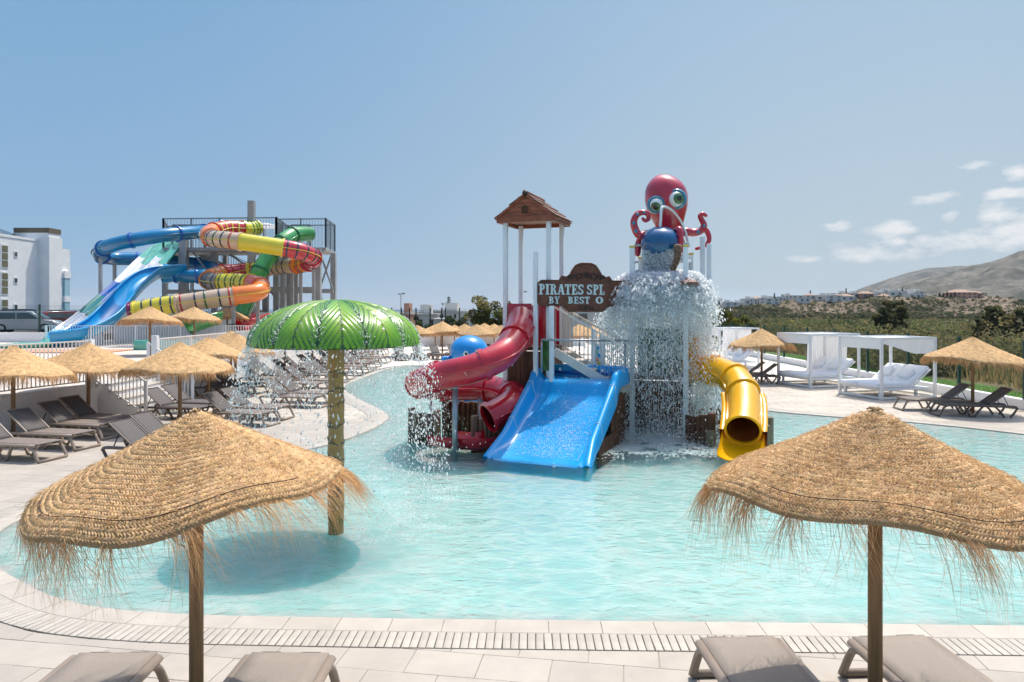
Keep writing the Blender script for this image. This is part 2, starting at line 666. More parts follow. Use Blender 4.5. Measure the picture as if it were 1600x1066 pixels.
M['bark'] = mat('bark', (.12, .085, .06), .9, var=.4, vscale=6, bump=.5, bscale=20)
M['lawn'] = mat('lawn_grass', (.10, .19, .03), .9, var=.4, vscale=2.5, bump=.8, bscale=60)
M['redpad'] = mat('red_pad', (.55, .06, .05), .6, var=.2, vscale=2)
M['peach'] = mat('peach_pad', (.62, .30, .18), .7, var=.15, vscale=1)
M['asphalt'] = mat('asphalt', (.055, .055, .056), .9, var=.2, vscale=2, bump=.3, bscale=30)

# ------------------------------------------------------------------ ground, sea, valley, hills
def fbm(x, y, s, o=5, seed=0.0):
    return noise.fractal(Vector((x * s + seed, y * s - seed, seed * .37)), 1.0, 2.0, o)


def grid_mesh(name, xs, ys, zf, m, kind='structure', smooth=True):
    X, Y = np.meshgrid(np.array(xs), np.array(ys))
    Z = np.array([[zf(x, y) for x in xs] for y in ys])
    V = np.stack([X.ravel(), Y.ravel(), Z.ravel()], 1)
    nx, ny = len(xs), len(ys)
    i, j = np.meshgrid(np.arange(nx - 1), np.arange(ny - 1))
    a = (j * nx + i).ravel()
    Fc = np.stack([a, a + 1, a + nx + 1, a + nx], 1)
    me = np_mesh(name, V, 4, m, faces=Fc, smooth=smooth)
    o = bpy.data.objects.new(name, me)
    link(o)
    return tag(o, kind=kind)


def sstep(a, b, x):
    t = max(0.0, min(1.0, (x - a) / (b - a)))
    return t * t * (3 - 2 * t)


def valley_z(x, y):
    """ground level: level under the resort, falling to the valley on the right and to the sea on the left"""
    right = sstep(17, 40, x - max(0, (50 - y)) * .0)
    zr = -0.14 - 4.2 * sstep(18, 75, x + max(0, y - 40) * .35) + .25 * fbm(x, y, .05)*sstep(20, 40, x)
    zl = -0.95 - 16 * sstep(110, 420, y) * sstep(160, -40, x - y * .28)
    t = sstep(15.5, 18.5, x) if y < 60 else sstep(6, 18, x - (y - 60) * .02)
    z = zl * (1 - t) + min(zr, -0.12) * t
    if x < 15.6 and y < 62:
        z = -0.95
    return z


m_, n_, l_, p_ = nodes('dry_ground')
geo = n_.new('ShaderNodeNewGeometry')
nz1 = n_.new('ShaderNodeTexNoise'); nz1.inputs['Scale'].default_value = .02; nz1.inputs['Detail'].default_value = 10; nz1.inputs['Roughness'].default_value = .7
l_.new(geo.outputs['Position'], nz1.inputs['Vector'])
rp = n_.new('ShaderNodeValToRGB')
for pos, c in ((.36, (.075, .075, .03)), (.5, (.14, .115, .06)), (.64, (.26, .20, .13))):
    e = rp.color_ramp.elements.new(pos); e.color = c + (1,)
rp.color_ramp.elements.remove(rp.color_ramp.elements[0]); rp.color_ramp.elements.remove(rp.color_ramp.elements[-1])
l_.new(nz1.outputs['Fac'], rp.inputs[0]); l_.new(rp.outputs[0], p_.inputs['Base Color'])
p_.inputs['Roughness'].default_value = .95
p_.inputs['Specular IOR Level'].default_value = .1
M['dry'] = m_

xs = sorted(set([-9000, -5000, -2500, -1200, -600, -300, -150, -80, -40, 0, 10, 15.4, 15.8] + [16.2 + i * 1.2 for i in range(14)] + [34 + i * 4 for i in range(12)] + [85 + i * 20 for i in range(20)] + [520, 700, 1000, 1500, 2500, 5000, 9000]))
ys = sorted(set([-60, -20, 0] + [10 + i * 3 for i in range(18)] + [66 + i * 8 for i in range(14)] + [185 + i * 25 for i in range(18)] + [650, 750, 900, 1200, 1800, 3000, 5000, 9000]))
grid_mesh('ground', xs, ys, valley_z, M['dry'])

m_, n_, l_, p_ = nodes('sea_water')
p_.inputs['Base Color'].default_value = (.02, .075, .13, 1)
p_.inputs['Roughness'].default_value = .3
M['sea'] = m_
b = MB(); b.strip([[(-30000, 260, -9), (700, 260, -9)], [(-30000, 30000, -9), (2500, 30000, -9)]], False)
tag(b.build('sea', M['sea']), kind='structure')

# rocky slopes
def rock_mat(name, c0, c1, c2, s):
    m, n, l, p = nodes(name)
    g = n.new('ShaderNodeNewGeometry')
    a = n.new('ShaderNodeTexNoise'); a.inputs['Scale'].default_value = s; a.inputs['Detail'].default_value = 12; a.inputs['Roughness'].default_value = .72
    l.new(g.outputs['Position'], a.inputs['Vector'])
    r = n.new('ShaderNodeValToRGB')
    r.color_ramp.elements[0].position = .40; r.color_ramp.elements[0].color = c0 + (1,)
    r.color_ramp.elements[1].position = .62; r.color_ramp.elements[1].color = c2 + (1,)
    e = r.color_ramp.elements.new(.5); e.color = c1 + (1,)
    l.new(a.outputs['Fac'], r.inputs[0]); l.new(r.outputs[0], p.inputs['Base Color'])
    bp = n.new('ShaderNodeBump'); bp.inputs['Strength'].default_value = .7; bp.inputs['Distance'].default_value = 6
    l.new(a.outputs['Fac'], bp.inputs['Height']); l.new(bp.outputs[0], p.inputs['Normal'])
    p.inputs['Roughness'].default_value = .95; p.inputs['Specular IOR Level'].default_value = .1
    return m


M['slope'] = rock_mat('scrubby_slope', (.075, .075, .04), (.16, .125, .085), (.27, .21, .15), .03)
M['mount'] = rock_mat('mountain_rock', (.06, .062, .045), (.125, .115, .09), (.22, .195, .155), .013)


def interp(tab, x):
    if x <= tab[0][0]:
        return tab[0][1]
    for (a, va), (b_, vb) in zip(tab, tab[1:]):
        if x <= b_:
            t = (x - a) / (b_ - a)
            return va + (vb - va) * t
    return tab[-1][1]


def ridge_mesh(name, tab, Y0, Y1, base, px0, px1, nx, ny, m, rough, s, seed, back=None):
    """slope rising from depth Y0 to a crest at Y1; tab gives the crest's height per direction"""
    rows = []
    for j in range(ny + 1):
        t = j / ny
        row = []
        for i in range(nx + 1):
            px = px0 + (px1 - px0) * i / nx
            Y = Y0 + (Y1 - Y0) * t
            x = (px - 800) / F * Y
            hz = interp(tab, px) / F * Y1
            k = sstep(0, 1, min(1, t / .9)) if t < .9 else 1 - (t - .9) * 1.5
            g = fbm(x, Y, s, 6, seed)
            g2 = abs(fbm(x, Y * .6, s * .45, 5, seed + 3))
            z = base + (CAMH + hz - base) * max(0, k) + rough * (g * .55 - g2 * .75) * sstep(0, .25, t) * (1 - .72 * sstep(.72, .9, t))
            row.append((x, Y, z))
        rows.append(row)
    bb = MB(True); bb.strip(rows)
    o = bb.build(name, m)
    return tag(o, kind='structure')


villa_crest = [(900, 1), (1000, 2), (1090, 5), (1180, 11), (1240, 13), (1300, 15), (1350, 18), (1400, 20), (1450, 21), (1500, 23), (1525, 25), (1560, 17), (1620, 12), (1800, 8)]
VY0, VY1 = 430., 640.
villa_hill = ridge_mesh('villa_hill', villa_crest, VY0, VY1, -5, 860, 1850, 220, 60, M['slope'], 9.5, .022, 2.1)
mount_crest = [(1100, 3), (1200, 8), (1270, 14), (1310, 19), (1360, 27), (1400, 35), (1450, 45), (1485, 50), (1500, 56), (1540, 67), (1575, 77), (1600, 84), (1660, 98), (1760, 116), (1900, 124), (2100, 104)]
ridge_mesh('mountain', mount_crest, 1300, 2900, -5, 1040, 2100, 200, 70, M['mount'], 62.0, .0065, 5.3)
far_crest = [(1000, 0), (1180, 12), (1250, 20), (1290, 26), (1330, 28), (1370, 41), (1420, 56), (1450, 64), (1490, 66), (1560, 60), (1700, 50)]
ridge_mesh('far_ridge', far_crest, 3600, 4600, -5, 980, 1720, 120, 30, M['mount'], 60.0, .003, 8.8)

# ------------------------------------------------------------------ pool outline
outline_px = [(-5.85, 8.05), (-4.6, 7.22), (-3.46, 6.92), (-1.86, 6.82), (.61, 6.75), (3.04, 6.69), (4.83, 6.64), (7.5, 6.6), (10.5, 6.9), (13.2, 8.4), (14.2, 11), (13.9, 14.2),
              (12.3, 16.9), (10.7, 18.6), (8.8, 19.8), (7.5, 20.9), (6.7, 22.6), (6.1, 25), (5.6, 28), (4, 31), (0, 33.4), (-2.6, 35.9), (-5.1, 37.3), (-6.2, 35.2), (-6.5, 31.4),
              (-6.6, 28.2), (-6.24, 26.2), (-5.1, 23.4), (-3.83, 20.75), (-3.44, 19.4), (-3.5, 17.8), (-3.9, 16.1), (-4.5, 14.9), (-5.5, 13.6), (-6.45, 12.2), (-7.0, 10.9), (-7.0, 9.7), (-6.6, 8.8)]
pool = resample(smooth_path([(x, y, 0) for x, y in outline_px], 10, True), .25, True)
NP = len(pool)


def offset_loop(P, d):
    out = []
    n = len(P)
    for i in range(n):
        t = (P[(i + 2) % n] - P[(i - 2) % n]).normalized()
        nrm = Vector((t.y, -t.x, 0))          # loop runs counter-clockwise: outward is right of the tangent
        out.append(P[i] + nrm * d)
    return out


area = sum(a.x * b_.y - b_.x * a.y for a, b_ in zip(pool, pool[1:] + pool[:1]))
if area < 0:
    pool.reverse()
ring_in = offset_loop(pool, -.03)
ring_mid = offset_loop(pool, .25)
ring_mid2 = offset_loop(pool, .275)
ring_out0 = offset_loop(pool, .53)
ring_out = offset_loop(pool, .56)
outer_np = np.array([(p.x, p.y) for p in ring_out])
pool_np = np.array([(p.x, p.y) for p in pool])


def inside(poly, x, y):
    x0, y0 = poly[:, 0], poly[:, 1]
    x1, y1 = np.roll(x0, -1), np.roll(y0, -1)
    c = ((y0 > y) != (y1 > y)) & (x < (x1 - x0) * (y - y0) / (y1 - y0 + 1e-12) + x0)
    return bool(c.sum() % 2)


def sdist(x, y):
    """signed distance to the outer edge of the drain ring (negative inside) and the nearest index"""
    d = (outer_np[:, 0] - x) ** 2 + (outer_np[:, 1] - y) ** 2
    k = int(d.argmin())
    dd = math.sqrt(d[k])
    return (-dd if inside(outer_np, x, y) else dd), k


# basin: floor and wall
m_, n_, l_, p_ = nodes('pool_basin')
p_.inputs['Base Color'].default_value = (.46, .83, .84, 1)
p_.inputs['Roughness'].default_value = .5
tc = n_.new('ShaderNodeNewGeometry')
nz = n_.new('ShaderNodeTexNoise'); nz.inputs['Scale'].default_value = .5; nz.inputs['Detail'].default_value = 4
l_.new(tc.outputs['Position'], nz.inputs['Vector'])
rr = n_.new('ShaderNodeValToRGB')
rr.color_ramp.elements[0].position = .3; rr.color_ramp.elements[0].color = (.37, .555, .53, 1)
rr.color_ramp.elements[1].position = .7; rr.color_ramp.elements[1].color = (.43, .60, .57, 1)
l_.new(nz.outputs['Fac'], rr.inputs[0]); l_.new(rr.outputs[0], p_.inputs['Base Color'])
p_.inputs['Subsurface Weight'].default_value = .8
p_.inputs['Subsurface Radius'].default_value = (.06, 2.0, 2.1)
p_.inputs['Subsurface Scale'].default_value = 1.0
p_.subsurface_method = 'BURLEY'
M['basin'] = m_
b = MB()
steps_ = [(0.0, -.004), (.02, -.022), (.45, -.10), (1.0, -.22), (1.6, -.26)]
loops_ = [[p + Vector((0, 0, z)) for p in offset_loop(pool, -d)] for d, z in steps_]
b.strip(loops_, True, True)
tri = geometry.tessellate_polygon([[Vector((p.x, p.y, 0)) for p in loops_[-1]]])
b._add(loops_[-1], [tuple(t) for t in tri], False)
b.up = True
tag(b.build('pool_basin', M['basin']), kind='structure')

# water surface
m_, n_, l_, p_ = nodes('pool_water')
n_.remove(p_)
geo = n_.new('ShaderNodeNewGeometry')
hs = None
for sc_, wgt, strx in ((1.1, .7, (1, 1.5, 1)), (3.6, 1.0, (1, 1.5, 1)), (9.0, .42, (1, 1.6, 1))):
    mp = n_.new('ShaderNodeMapping'); mp.inputs['Scale'].default_value = strx; mp.inputs['Rotation'].default_value = (0, 0, .35 * sc_)
    l_.new(geo.outputs['Position'], mp.inputs['Vector'])
    nz = n_.new('ShaderNodeTexNoise'); nz.inputs['Scale'].default_value = sc_; nz.inputs['Detail'].default_value = 3; nz.inputs['Distortion'].default_value = .8
    l_.new(mp.outputs[0], nz.inputs['Vector'])
    mm = n_.new('ShaderNodeMath'); mm.operation = 'MULTIPLY'; mm.inputs[1].default_value = wgt
    l_.new(nz.outputs['Fac'], mm.inputs[0])
    if hs is None:
        hs = mm.outputs[0]
    else:
        ad = n_.new('ShaderNodeMath'); ad.operation = 'ADD'; l_.new(hs, ad.inputs[0]); l_.new(mm.outputs[0], ad.inputs[1]); hs = ad.outputs[0]
bp = n_.new('ShaderNodeBump'); bp.inputs['Strength'].default_value = .5; bp.inputs['Distance'].default_value = .06
l_.new(hs, bp.inputs['Height'])
fr = n_.new('ShaderNodeFresnel'); fr.inputs['IOR'].default_value = 1.33; l_.new(bp.outputs[0], fr.inputs['Normal'])
# caustic light lines painted into the transparency colour as a warped cell network
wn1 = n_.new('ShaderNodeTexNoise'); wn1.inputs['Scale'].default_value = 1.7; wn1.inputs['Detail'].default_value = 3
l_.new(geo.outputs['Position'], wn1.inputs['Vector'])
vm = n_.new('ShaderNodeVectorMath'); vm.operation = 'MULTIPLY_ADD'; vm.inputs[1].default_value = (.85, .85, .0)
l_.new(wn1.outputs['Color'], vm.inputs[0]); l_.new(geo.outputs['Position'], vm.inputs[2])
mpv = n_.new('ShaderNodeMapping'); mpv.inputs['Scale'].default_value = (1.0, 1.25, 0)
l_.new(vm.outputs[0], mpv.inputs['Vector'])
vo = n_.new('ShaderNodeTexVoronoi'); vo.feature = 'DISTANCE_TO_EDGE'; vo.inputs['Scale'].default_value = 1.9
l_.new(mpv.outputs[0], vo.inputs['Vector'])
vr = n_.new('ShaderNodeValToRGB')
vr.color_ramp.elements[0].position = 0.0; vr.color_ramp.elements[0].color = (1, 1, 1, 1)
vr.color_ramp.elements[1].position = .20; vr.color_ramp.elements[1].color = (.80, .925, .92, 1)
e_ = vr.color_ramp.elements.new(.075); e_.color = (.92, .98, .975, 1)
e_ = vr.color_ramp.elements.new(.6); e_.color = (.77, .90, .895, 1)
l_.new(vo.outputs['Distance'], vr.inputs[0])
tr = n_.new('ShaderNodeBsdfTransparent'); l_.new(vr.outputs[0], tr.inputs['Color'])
gl = n_.new('ShaderNodeBsdfGlossy'); gl.inputs['Roughness'].default_value = .06; l_.new(bp.outputs[0], gl.inputs['Normal'])
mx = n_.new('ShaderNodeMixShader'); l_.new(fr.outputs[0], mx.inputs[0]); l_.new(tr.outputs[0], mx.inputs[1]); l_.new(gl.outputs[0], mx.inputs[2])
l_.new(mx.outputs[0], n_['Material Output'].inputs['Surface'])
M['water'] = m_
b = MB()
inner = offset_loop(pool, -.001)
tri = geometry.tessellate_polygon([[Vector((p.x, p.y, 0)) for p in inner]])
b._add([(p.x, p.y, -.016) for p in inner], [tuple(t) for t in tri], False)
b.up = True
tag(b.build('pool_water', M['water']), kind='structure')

# ------------------------------------------------------------------ deck: base sheet, tiles, coping stones, drain grating
deck_poly = [(-30, 1.5), (15.05, 1.5), (15.05, 48), (12, 62), (-30, 62)]
b = MB()
loops = [[Vector((x, y, 0)) for x, y in deck_poly], [Vector((p.x, p.y, 0)) for p in offset_loop(pool, .006)]]
flat = [p for lp in loops for p in lp]
tri = geometry.tessellate_polygon(loops)
b._add([(p.x, p.y, -.012) for p in flat], [tuple(t) for t in tri], False)
deck = tag(b.build('pool_deck', M['grout']), kind='structure')


def clip_half(poly, p, nrm):
    out = []
    for i in range(len(poly)):
        a, c = poly[i], poly[(i + 1) % len(poly)]
        da, dc = (a - p).dot(nrm), (c - p).dot(nrm)
        if da >= 0:
            out.append(a)
        if (da >= 0) != (dc >= 0):
            out.append(a + (c - a) * (da / (da - dc)))
    return out


TW, TD, GAP = .60, .40, .0045
TANG = R(-9)
ca, sa = math.cos(TANG), math.sin(TANG)


def terrace_x(y):
    return interp([(8, -13.6), (14, -12.6), (20, -11.25), (45, -11.6), (62, -11.6)], y)


def rim_poly(poly, h=.02, z=0.0, bev=.004):
    """a tile: top face with a narrow chamfer and sides"""
    n = len(poly)
    c = sum(poly, Vector((0, 0))) / n
    bb = MB()
    top = []
    for p in poly:
        d = (c - p)
        top.append(p + d.normalized() * bev * 1.4)
    vs_ = [(p.x, p.y, z) for p in top] + [(p.x, p.y, z - bev * .6) for p in poly] + [(p.x, p.y, z - h) for p in poly]
    fs = [tuple(range(n))]
    for i in range(n):
        j = (i + 1) % n
        fs += [(i, i + n, j + n, j), (i + n, i + 2 * n, j + 2 * n, j + n)]
    return vs_, fs


full_tile = None
cells = []
for r_ in range(-60, 190):
    off = (r_ % 2) * .5
    for c_ in range(-60, 60):
        lx, ly = (c_ + off) * TW, 3 + r_ * TD
        x, y = lx * ca - ly * sa, lx * sa + ly * ca
        if y < 4.2 or y > 30 or x > 14.9 or x < terrace_x(y) - .2:
            continue
        if abs(x) > y * .80 + 1.2:
            continue
        d, k = sdist(x, y)
        if d < -.36:
            continue
        cells.append((y, x, d, k))
cells.sort()
far_v, far_f, far_t = [], [], []
nt_full = 0
for y, x, d, k in cells:
    hw, hd = (TW - GAP) / 2, (TD - GAP) / 2
    loc = [Vector((sx * hw, sy * hd)) for sx, sy in ((-1, -1), (1, -1), (1, 1), (-1, 1))]
    world = [Vector((x + p.x * ca - p.y * sa, y + p.x * sa + p.y * ca)) for p in loc]
    clipped = False
    if d < .40:
        q = ring_out[k]
        t = (ring_out[(k + 2) % NP] - ring_out[(k - 2) % NP]).normalized()
        nrm = Vector((t.y, -t.x))
        w2 = clip_half(world, Vector((q.x, q.y)) + nrm * .004, nrm)
        if len(w2) < 3:
            continue
        clipped = len(w2) != 4 or any((a - b_).length > 1e-5 for a, b_ in zip(w2, world))
        world = w2
    px = 800 + F * x / y
    if nt_full < 298 and -40 < px < 1640:
        nt_full += 1
        dz = rnd.uniform(-.0012, .0012)
        if not clipped:
            if full_tile is None:
                bb = MB(); bb._add(*rim_poly(loc)); full_tile = bb.mesh('tile', M['tile'])
            inst('tile', full_tile, deck, (x, y, dz), (0, 0, TANG))
        else:
            bb = MB(); bb._add(*rim_poly([p - Vector((x, y)) for p in world]))
            o = bb.build('tile', M['tile'], deck)
            o.location = (x, y, dz)
    else:
        vs_, fs = rim_poly(world, bev=.005)
        if y > 14:
            vs_, fs = vs_[:len(world)], [tuple(range(len(world)))]
        o_ = len(far_v)
        far_v += vs_
        far_f += [tuple(i + o_ for i in f) for f in fs]
        tv = rnd.uniform(.90, 1.05)
        far_t += [(tv, tv * rnd.uniform(.985, 1.005), tv * rnd.uniform(.96, 1.0), 1)] * len(vs_)
bb = MB(); bb.v, bb.f, bb.s = far_v, far_f, [False] * len(far_f); bb.tint = far_t
tag(bb.build('tile_field', M['tilefar'], deck), kind='stuff')
# beyond the laid-out tiles: the same paving as a sheet
b = MB(); b.strip([[(-13, 30.1, -.004), (15.05, 30.1, -.004)], [(-13, 62, -.004), (12, 62, -.004)]], False)
M['tilesheet'] = mat('travertine_sheet', (.72, .64, .555), .55, var=.12, vscale=1.1, dirt=.08, coords='World')
lp0 = [Vector((x, y, 0)) for x, y in ((-13, 30.1), (15.0, 30.1), (15.0, 48), (12, 61.9), (-13, 61.9))]
hole = [p for p in ring_out if p.y > 30.1]
# ordered hole piece: keep only the run of points beyond the line
runs = [i for i in range(NP) if ring_out[i].y > 30.1]
start = next(i for i in runs if (i - 1) % NP not in set(runs))
seq = []
i = start
while ring_out[i].y > 30.1:
    seq.append(ring_out[i]); i = (i + 1) % NP
poly = [Vector((-13, 30.1, 0)), Vector((seq[-1].x, 30.1, 0))] + [Vector((p.x, p.y, 0)) for p in reversed(seq)] + [Vector((seq[0].x, 30.1, 0)), Vector((15.0, 30.1, 0)), Vector((15.0, 48, 0)), Vector((12, 61.9, 0)), Vector((-13, 61.9, 0))]
b = MB(); b._add([(p.x, p.y, -.006) for p in poly], [tuple(t) for t in geometry.tessellate_polygon([poly])], False)
b.build('paving', M['tilesheet'], deck)

# coping stones
rest = MB()
k = 0
stones = []
while k < NP:
    k2 = min(k + 2, NP)
    idx = [i % NP for i in range(k, k2 + 1)]
    c = pool[idx[len(idx) // 2]]
    stones.append((c.length, idx, c))
    k = k2
stones.sort(key=lambda s: s[0])
ns = 0
for dist, idx, c in stones:
    px = 800 + F * c.x / c.y
    ins = [ring_in[i] for i in idx]
    outs = [ring_mid[i] for i in idx]
    e0, e1 = (ins[1] - ins[0]).normalized() * .003, (ins[-1] - ins[-2]).normalized() * .003
    ins[0] = ins[0] + e0; outs[0] = outs[0] + e0; ins[-1] = ins[-1] - e1; outs[-1] = outs[-1] - e1
    mb = MB()
    prof = [(0, -.05), (0, -.012), (.02, .004), (.97, .004), (1.0, -.003), (1.0, -.03)]
    rows = [[ins[i].lerp(outs[i], u) + Vector((0, 0, z)) for u, z in prof] for i in range(len(ins))]
    mb.strip(rows, False)
    n6 = len(prof)
    mb.f.append(tuple(range(n6))); mb.s.append(False)
    mb.f.append(tuple(range((len(ins) - 1) * n6, len(ins) * n6))[::-1]); mb.s.append(False)
    if ns < 290 and -60 < px < 1660 or ns < 100:
        ns += 1
        mb.build('coping_stone', M['coping'], deck)
    else:
        rest._add(mb.v, mb.f, False)
if rest.v:
    tag(rest.build('coping_run', M['coping'], deck), kind='stuff')

# drain channel and grating bars
b = MB()
b.strip([[p + Vector((0, 0, -.012)) + Vector((0, 0, .003)) for p in ring_mid], [p + Vector((0, 0, -.009)) for p in ring_out]], False, True)
b.build('drain_channel', M['channel'], deck)
bar = MB(); bar.box((0, 0, 0), (.0665, .302, .012), bev=.004); bar_me = bar.mesh('grating_bar', M['grate'])
mid = offset_loop(pool, .402)
fine = resample([Vector(p) for p in mid], .075, True)
bars = []
nf = len(fine)
for i in range(nf):
    t = (fine[(i + 1) % nf] - fine[i - 1]).normalized()
    bars.append((fine[i].length, fine[i], math.atan2(t.y, t.x)))
bars.sort(key=lambda s: s[0])
rest = MB()
nb = 0
for dist, p, a in bars:
    px = 800 + F * p.x / p.y
    if nb < 298 and -30 < px < 1630:
        nb += 1
        inst('grating_bar', bar_me, deck, (p.x, p.y, -.002 + rnd.uniform(-.001, .001)), (0, 0, a + rnd.uniform(-.02, .02)))
    elif dist < 32:
        rest.box((p.x, p.y, -.002), (.0665, .302, .010), rz=a)
tag(rest.build('grating_run', M['grate'], deck), kind='stuff')
for ring, w in ((ring_mid2, .02), (ring_out0, .02)):
    pass

# ------------------------------------------------------------------ sea air between the pool and the hills
m_, n_, l_, p_ = nodes('haze_air')
n_.remove(p_)
pv = n_.new('ShaderNodeVolumePrincipled')
pv.inputs['Color'].default_value = (.80, .87, .93, 1)
pv.inputs['Density'].default_value = .00006
pv.inputs['Anisotropy'].default_value = .0
l_.new(pv.outputs[0], n_['Material Output'].inputs['Volume'])
hz_box = MB(); hz_box.box((0, 14990, 135), (36000, 30500, 330)); hzo = hz_box.build('haze', m_)
tag(hzo, kind='stuff')

# ------------------------------------------------------------------ raised terrace with retaining wall, stairs and railings
TZ = .93
WALL = [(-13.6, 8), (-12.6, 14), (-11.3, 19.2)]
WALL2 = [(-11.0, 21.9), (-11.3, 32), (-11.6, 45), (-11.6, 56)]


def poly_wall(pts, z0, z1, th, name, m, parent=None):
    mb = MB()
    left = []
    for i, p in enumerate(pts):
        a = Vector(pts[max(i - 1, 0)]); c = Vector(pts[min(i + 1, len(pts) - 1)])
        t = (c - a).normalized(); n_ = Vector((-t.y, t.x))
        left.append(Vector(p) + n_ * th)
    rows = []
    for p, q in zip(pts, left):
        rows.append([(p[0], p[1], z0), (p[0], p[1], z1 - .012), (p[0] - .012 * 0, p[1], z1), (q.x, q.y, z1), (q.x, q.y, z0)])
    mb.strip(rows, False)
    mb.f.append(tuple(range(5))); mb.s.append(False)
    k = (len(rows) - 1) * 5
    mb.f.append(tuple(range(k + 4, k - 1, -1))); mb.s.append(False)
    return mb.build(name, m, parent, world=parent is not None)


t = thing('retaining_wall', 'long low white rendered retaining wall under the terrace railing, left of the steps', 'wall', (-12.6, 14, 0))
poly_wall(WALL, -.02, TZ + .03, .25, 'wall', M['whitewall'], t)
t = thing('retaining_wall', 'white rendered retaining wall running away behind the rows of loungers', 'wall', (-11, 22, 0))
poly_wall(WALL2, -.02, TZ + .03, .25, 'wall', M['whitewall'], t)
M['terr'] = mat('terrace_paving', (.60, .52, .44), .7, var=.15, vscale=1.2, dirt=.1, coords='World')
b = MB()
tp = [Vector((x, y, 0)) for x, y in [(-60, 8), (-13.85, 8), (-12.85, 14.0), (-11.56, 19.2), (-11.56, 21.9), (-11.5, 32), (-11.8, 45), (-11.8, 62), (-60, 62)]]
b._add([(p.x, p.y, TZ) for p in tp], [tuple(q) for q in geometry.tessellate_polygon([tp])], False)
b.up = True
tag(b.build('terrace', M['terr']), kind='structure')
b = MB(); b.box((-22.5, 24.6, TZ + .02), (15, 4.5, .03)); tag(b.build('play_mat', M['redpad']), 'red soft play surface on the raised terrace behind the railing', 'play mat')
b = MB(); b.box((-28, 34.2, TZ + .03), (18, 2.4, .04)); tag(b.build('path', M['peach']), kind='structure')

# steps
st = thing('steps', 'pale steps climbing from the pool deck to the raised terrace', 'steps', (-10.4, 20.5, 0))
sx0, sx1 = -10.0, -11.3
for i in range(5):
    mb = MB()
    x0 = sx0 - .26 * i
    h = .186 * (i + 1)
    mb.box(((x0 + sx1 - .26) / 2, 20.55, h / 2 - .01), (x0 - sx1 + .26, 2.55, h + (.02 if i == 0 else .0)) if False else (x0 - sx1 + .26, 2.55 - .002 * i, h), bev=.012)
    mb.build('step', M['white' if i % 2 else 'whitewall'] if False else M['whitewall'], st, world=True)
    mb = MB(); mb.box((x0 - .13, 20.55, h - .002), (.29, 2.6, .035), bev=.008); mb.build('tread', M['coping'], st, world=True)


BAL = MB(); BAL.box((0, 0, 0), (.022, .022, 1.0)); bal_me = BAL.mesh('baluster', M['whitepaint'])


def railing(name, pts, h, label, cat='railing', sp=.115, single=0, post_every=2.4, gap=.10, big=(), m='whitepaint', bw=.022, rail=.045):
    """pts: 3D base line. bars between two rails; the first `single` bars as objects of their own"""
    t = thing(name, label, cat, pts[0])
    P = [Vector(p) for p in pts]
    top = MB(); bot = MB(); bars = MB()
    nsing = 0
    Lacc = 0
    for a, c in zip(P, P[1:]):
        up = Vector((0, 0, 1))
        top.beam(a + up * h, c + up * h, rail, rail * .8)
        bot.beam(a + up * gap, c + up * gap, rail * .8, rail * .7)
        L = (c - a).length
        n = max(1, int(L / sp))
        for i in range(n):
            p = a.lerp(c, (i + .5) / n)
            z0, z1 = p.z + gap + rail * .35, p.z + h - rail * .4
            if nsing < single:
                nsing += 1
                q = Vector((p.x, p.y, (z0 + z1) / 2)) - P[0]
                inst('baluster', bal_me if m == 'whitepaint' else bal_me, t, q, (0, 0, math.atan2(c.y - a.y, c.x - a.x)), (1, 1, z1 - z0))
            else:
                bars.box((p.x, p.y, (z0 + z1) / 2), (bw, bw, z1 - z0), rz=math.atan2(c.y - a.y, c.x - a.x))
        n = max(1, round(L / post_every))
        for i in range(n + 1):
            p = a.lerp(c, i / n)
            q = MB(); q.box((p.x, p.y, p.z + h / 2 + .015), (.06, .06, h + .03), rz=math.atan2(c.y - a.y, c.x - a.x)); q.build('post', M[m], t, world=True)
            if gap > .05:
                q = MB(); q.box((p.x + .05, p.y, p.z - .03), (.16, .13, .10), bev=.01); q.build('post_foot', M[m], t, world=True)
    top.build('top_rail', M[m], t, world=True)
    bot.build('bottom_rail', M[m], t, world=True)
    if bars.v:
        tag(bars.build('balusters', M[m], t, world=True), kind='stuff')
    return t


railing('railing', [(-13.72, 8, TZ + .03), (-12.72, 14, TZ + .03), (-11.42, 19.0, TZ + .03)], 1.18, 'white metal railing on the retaining wall to the left of the steps', single=110)
railing('railing', [(-11.12, 22.05, TZ + .03), (-11.42, 32, TZ + .03), (-11.72, 45, TZ + .03)], 1.10, 'white metal railing on the retaining wall running back from the steps', single=60)
railing('railing', [(-25.5, 38.5, TZ), (-13.2, 38.5, TZ)], 1.15, 'white metal railing across the terrace in front of the slide tower', sp=.14, bw=.03, gap=.04)
for y, lab in ((19.15, 'white sloping handrail with bars on the near side of the steps'), (21.95, 'white sloping handrail with bars on the far side of the steps')):
    railing('stair_railing', [(-11.35, y, TZ + .02), (-9.95, y, .02)], 1.0, lab, sp=.115, single=20, post_every=2.0, gap=.12)
for x, y, lab in ((-11.42, 19.05, 'thick white square post at the near top corner of the steps'), (-11.15, 22.0, 'thick white square post at the far top corner of the steps')):
    b = MB(); b.box((x, y, TZ + .62), (.17, .17, 1.24), bev=.01); tag(b.build('gate_post', M['whitepaint']), lab, 'post')
for i in range(5):
    y = 26 + i * 3.6
    b = MB(); b.cyl((-10.7, y, -.01), (-10.7, y, .28), .07, n=10); b.cyl((-10.7, y, .26), (-10.7, y, .31), .085, n=10)
    tag(b.build('bollard_light', M['whitepaint']), 'short white bollard light at the foot of the wall behind the loungers', 'bollard light', 'bollard lights along the retaining wall')


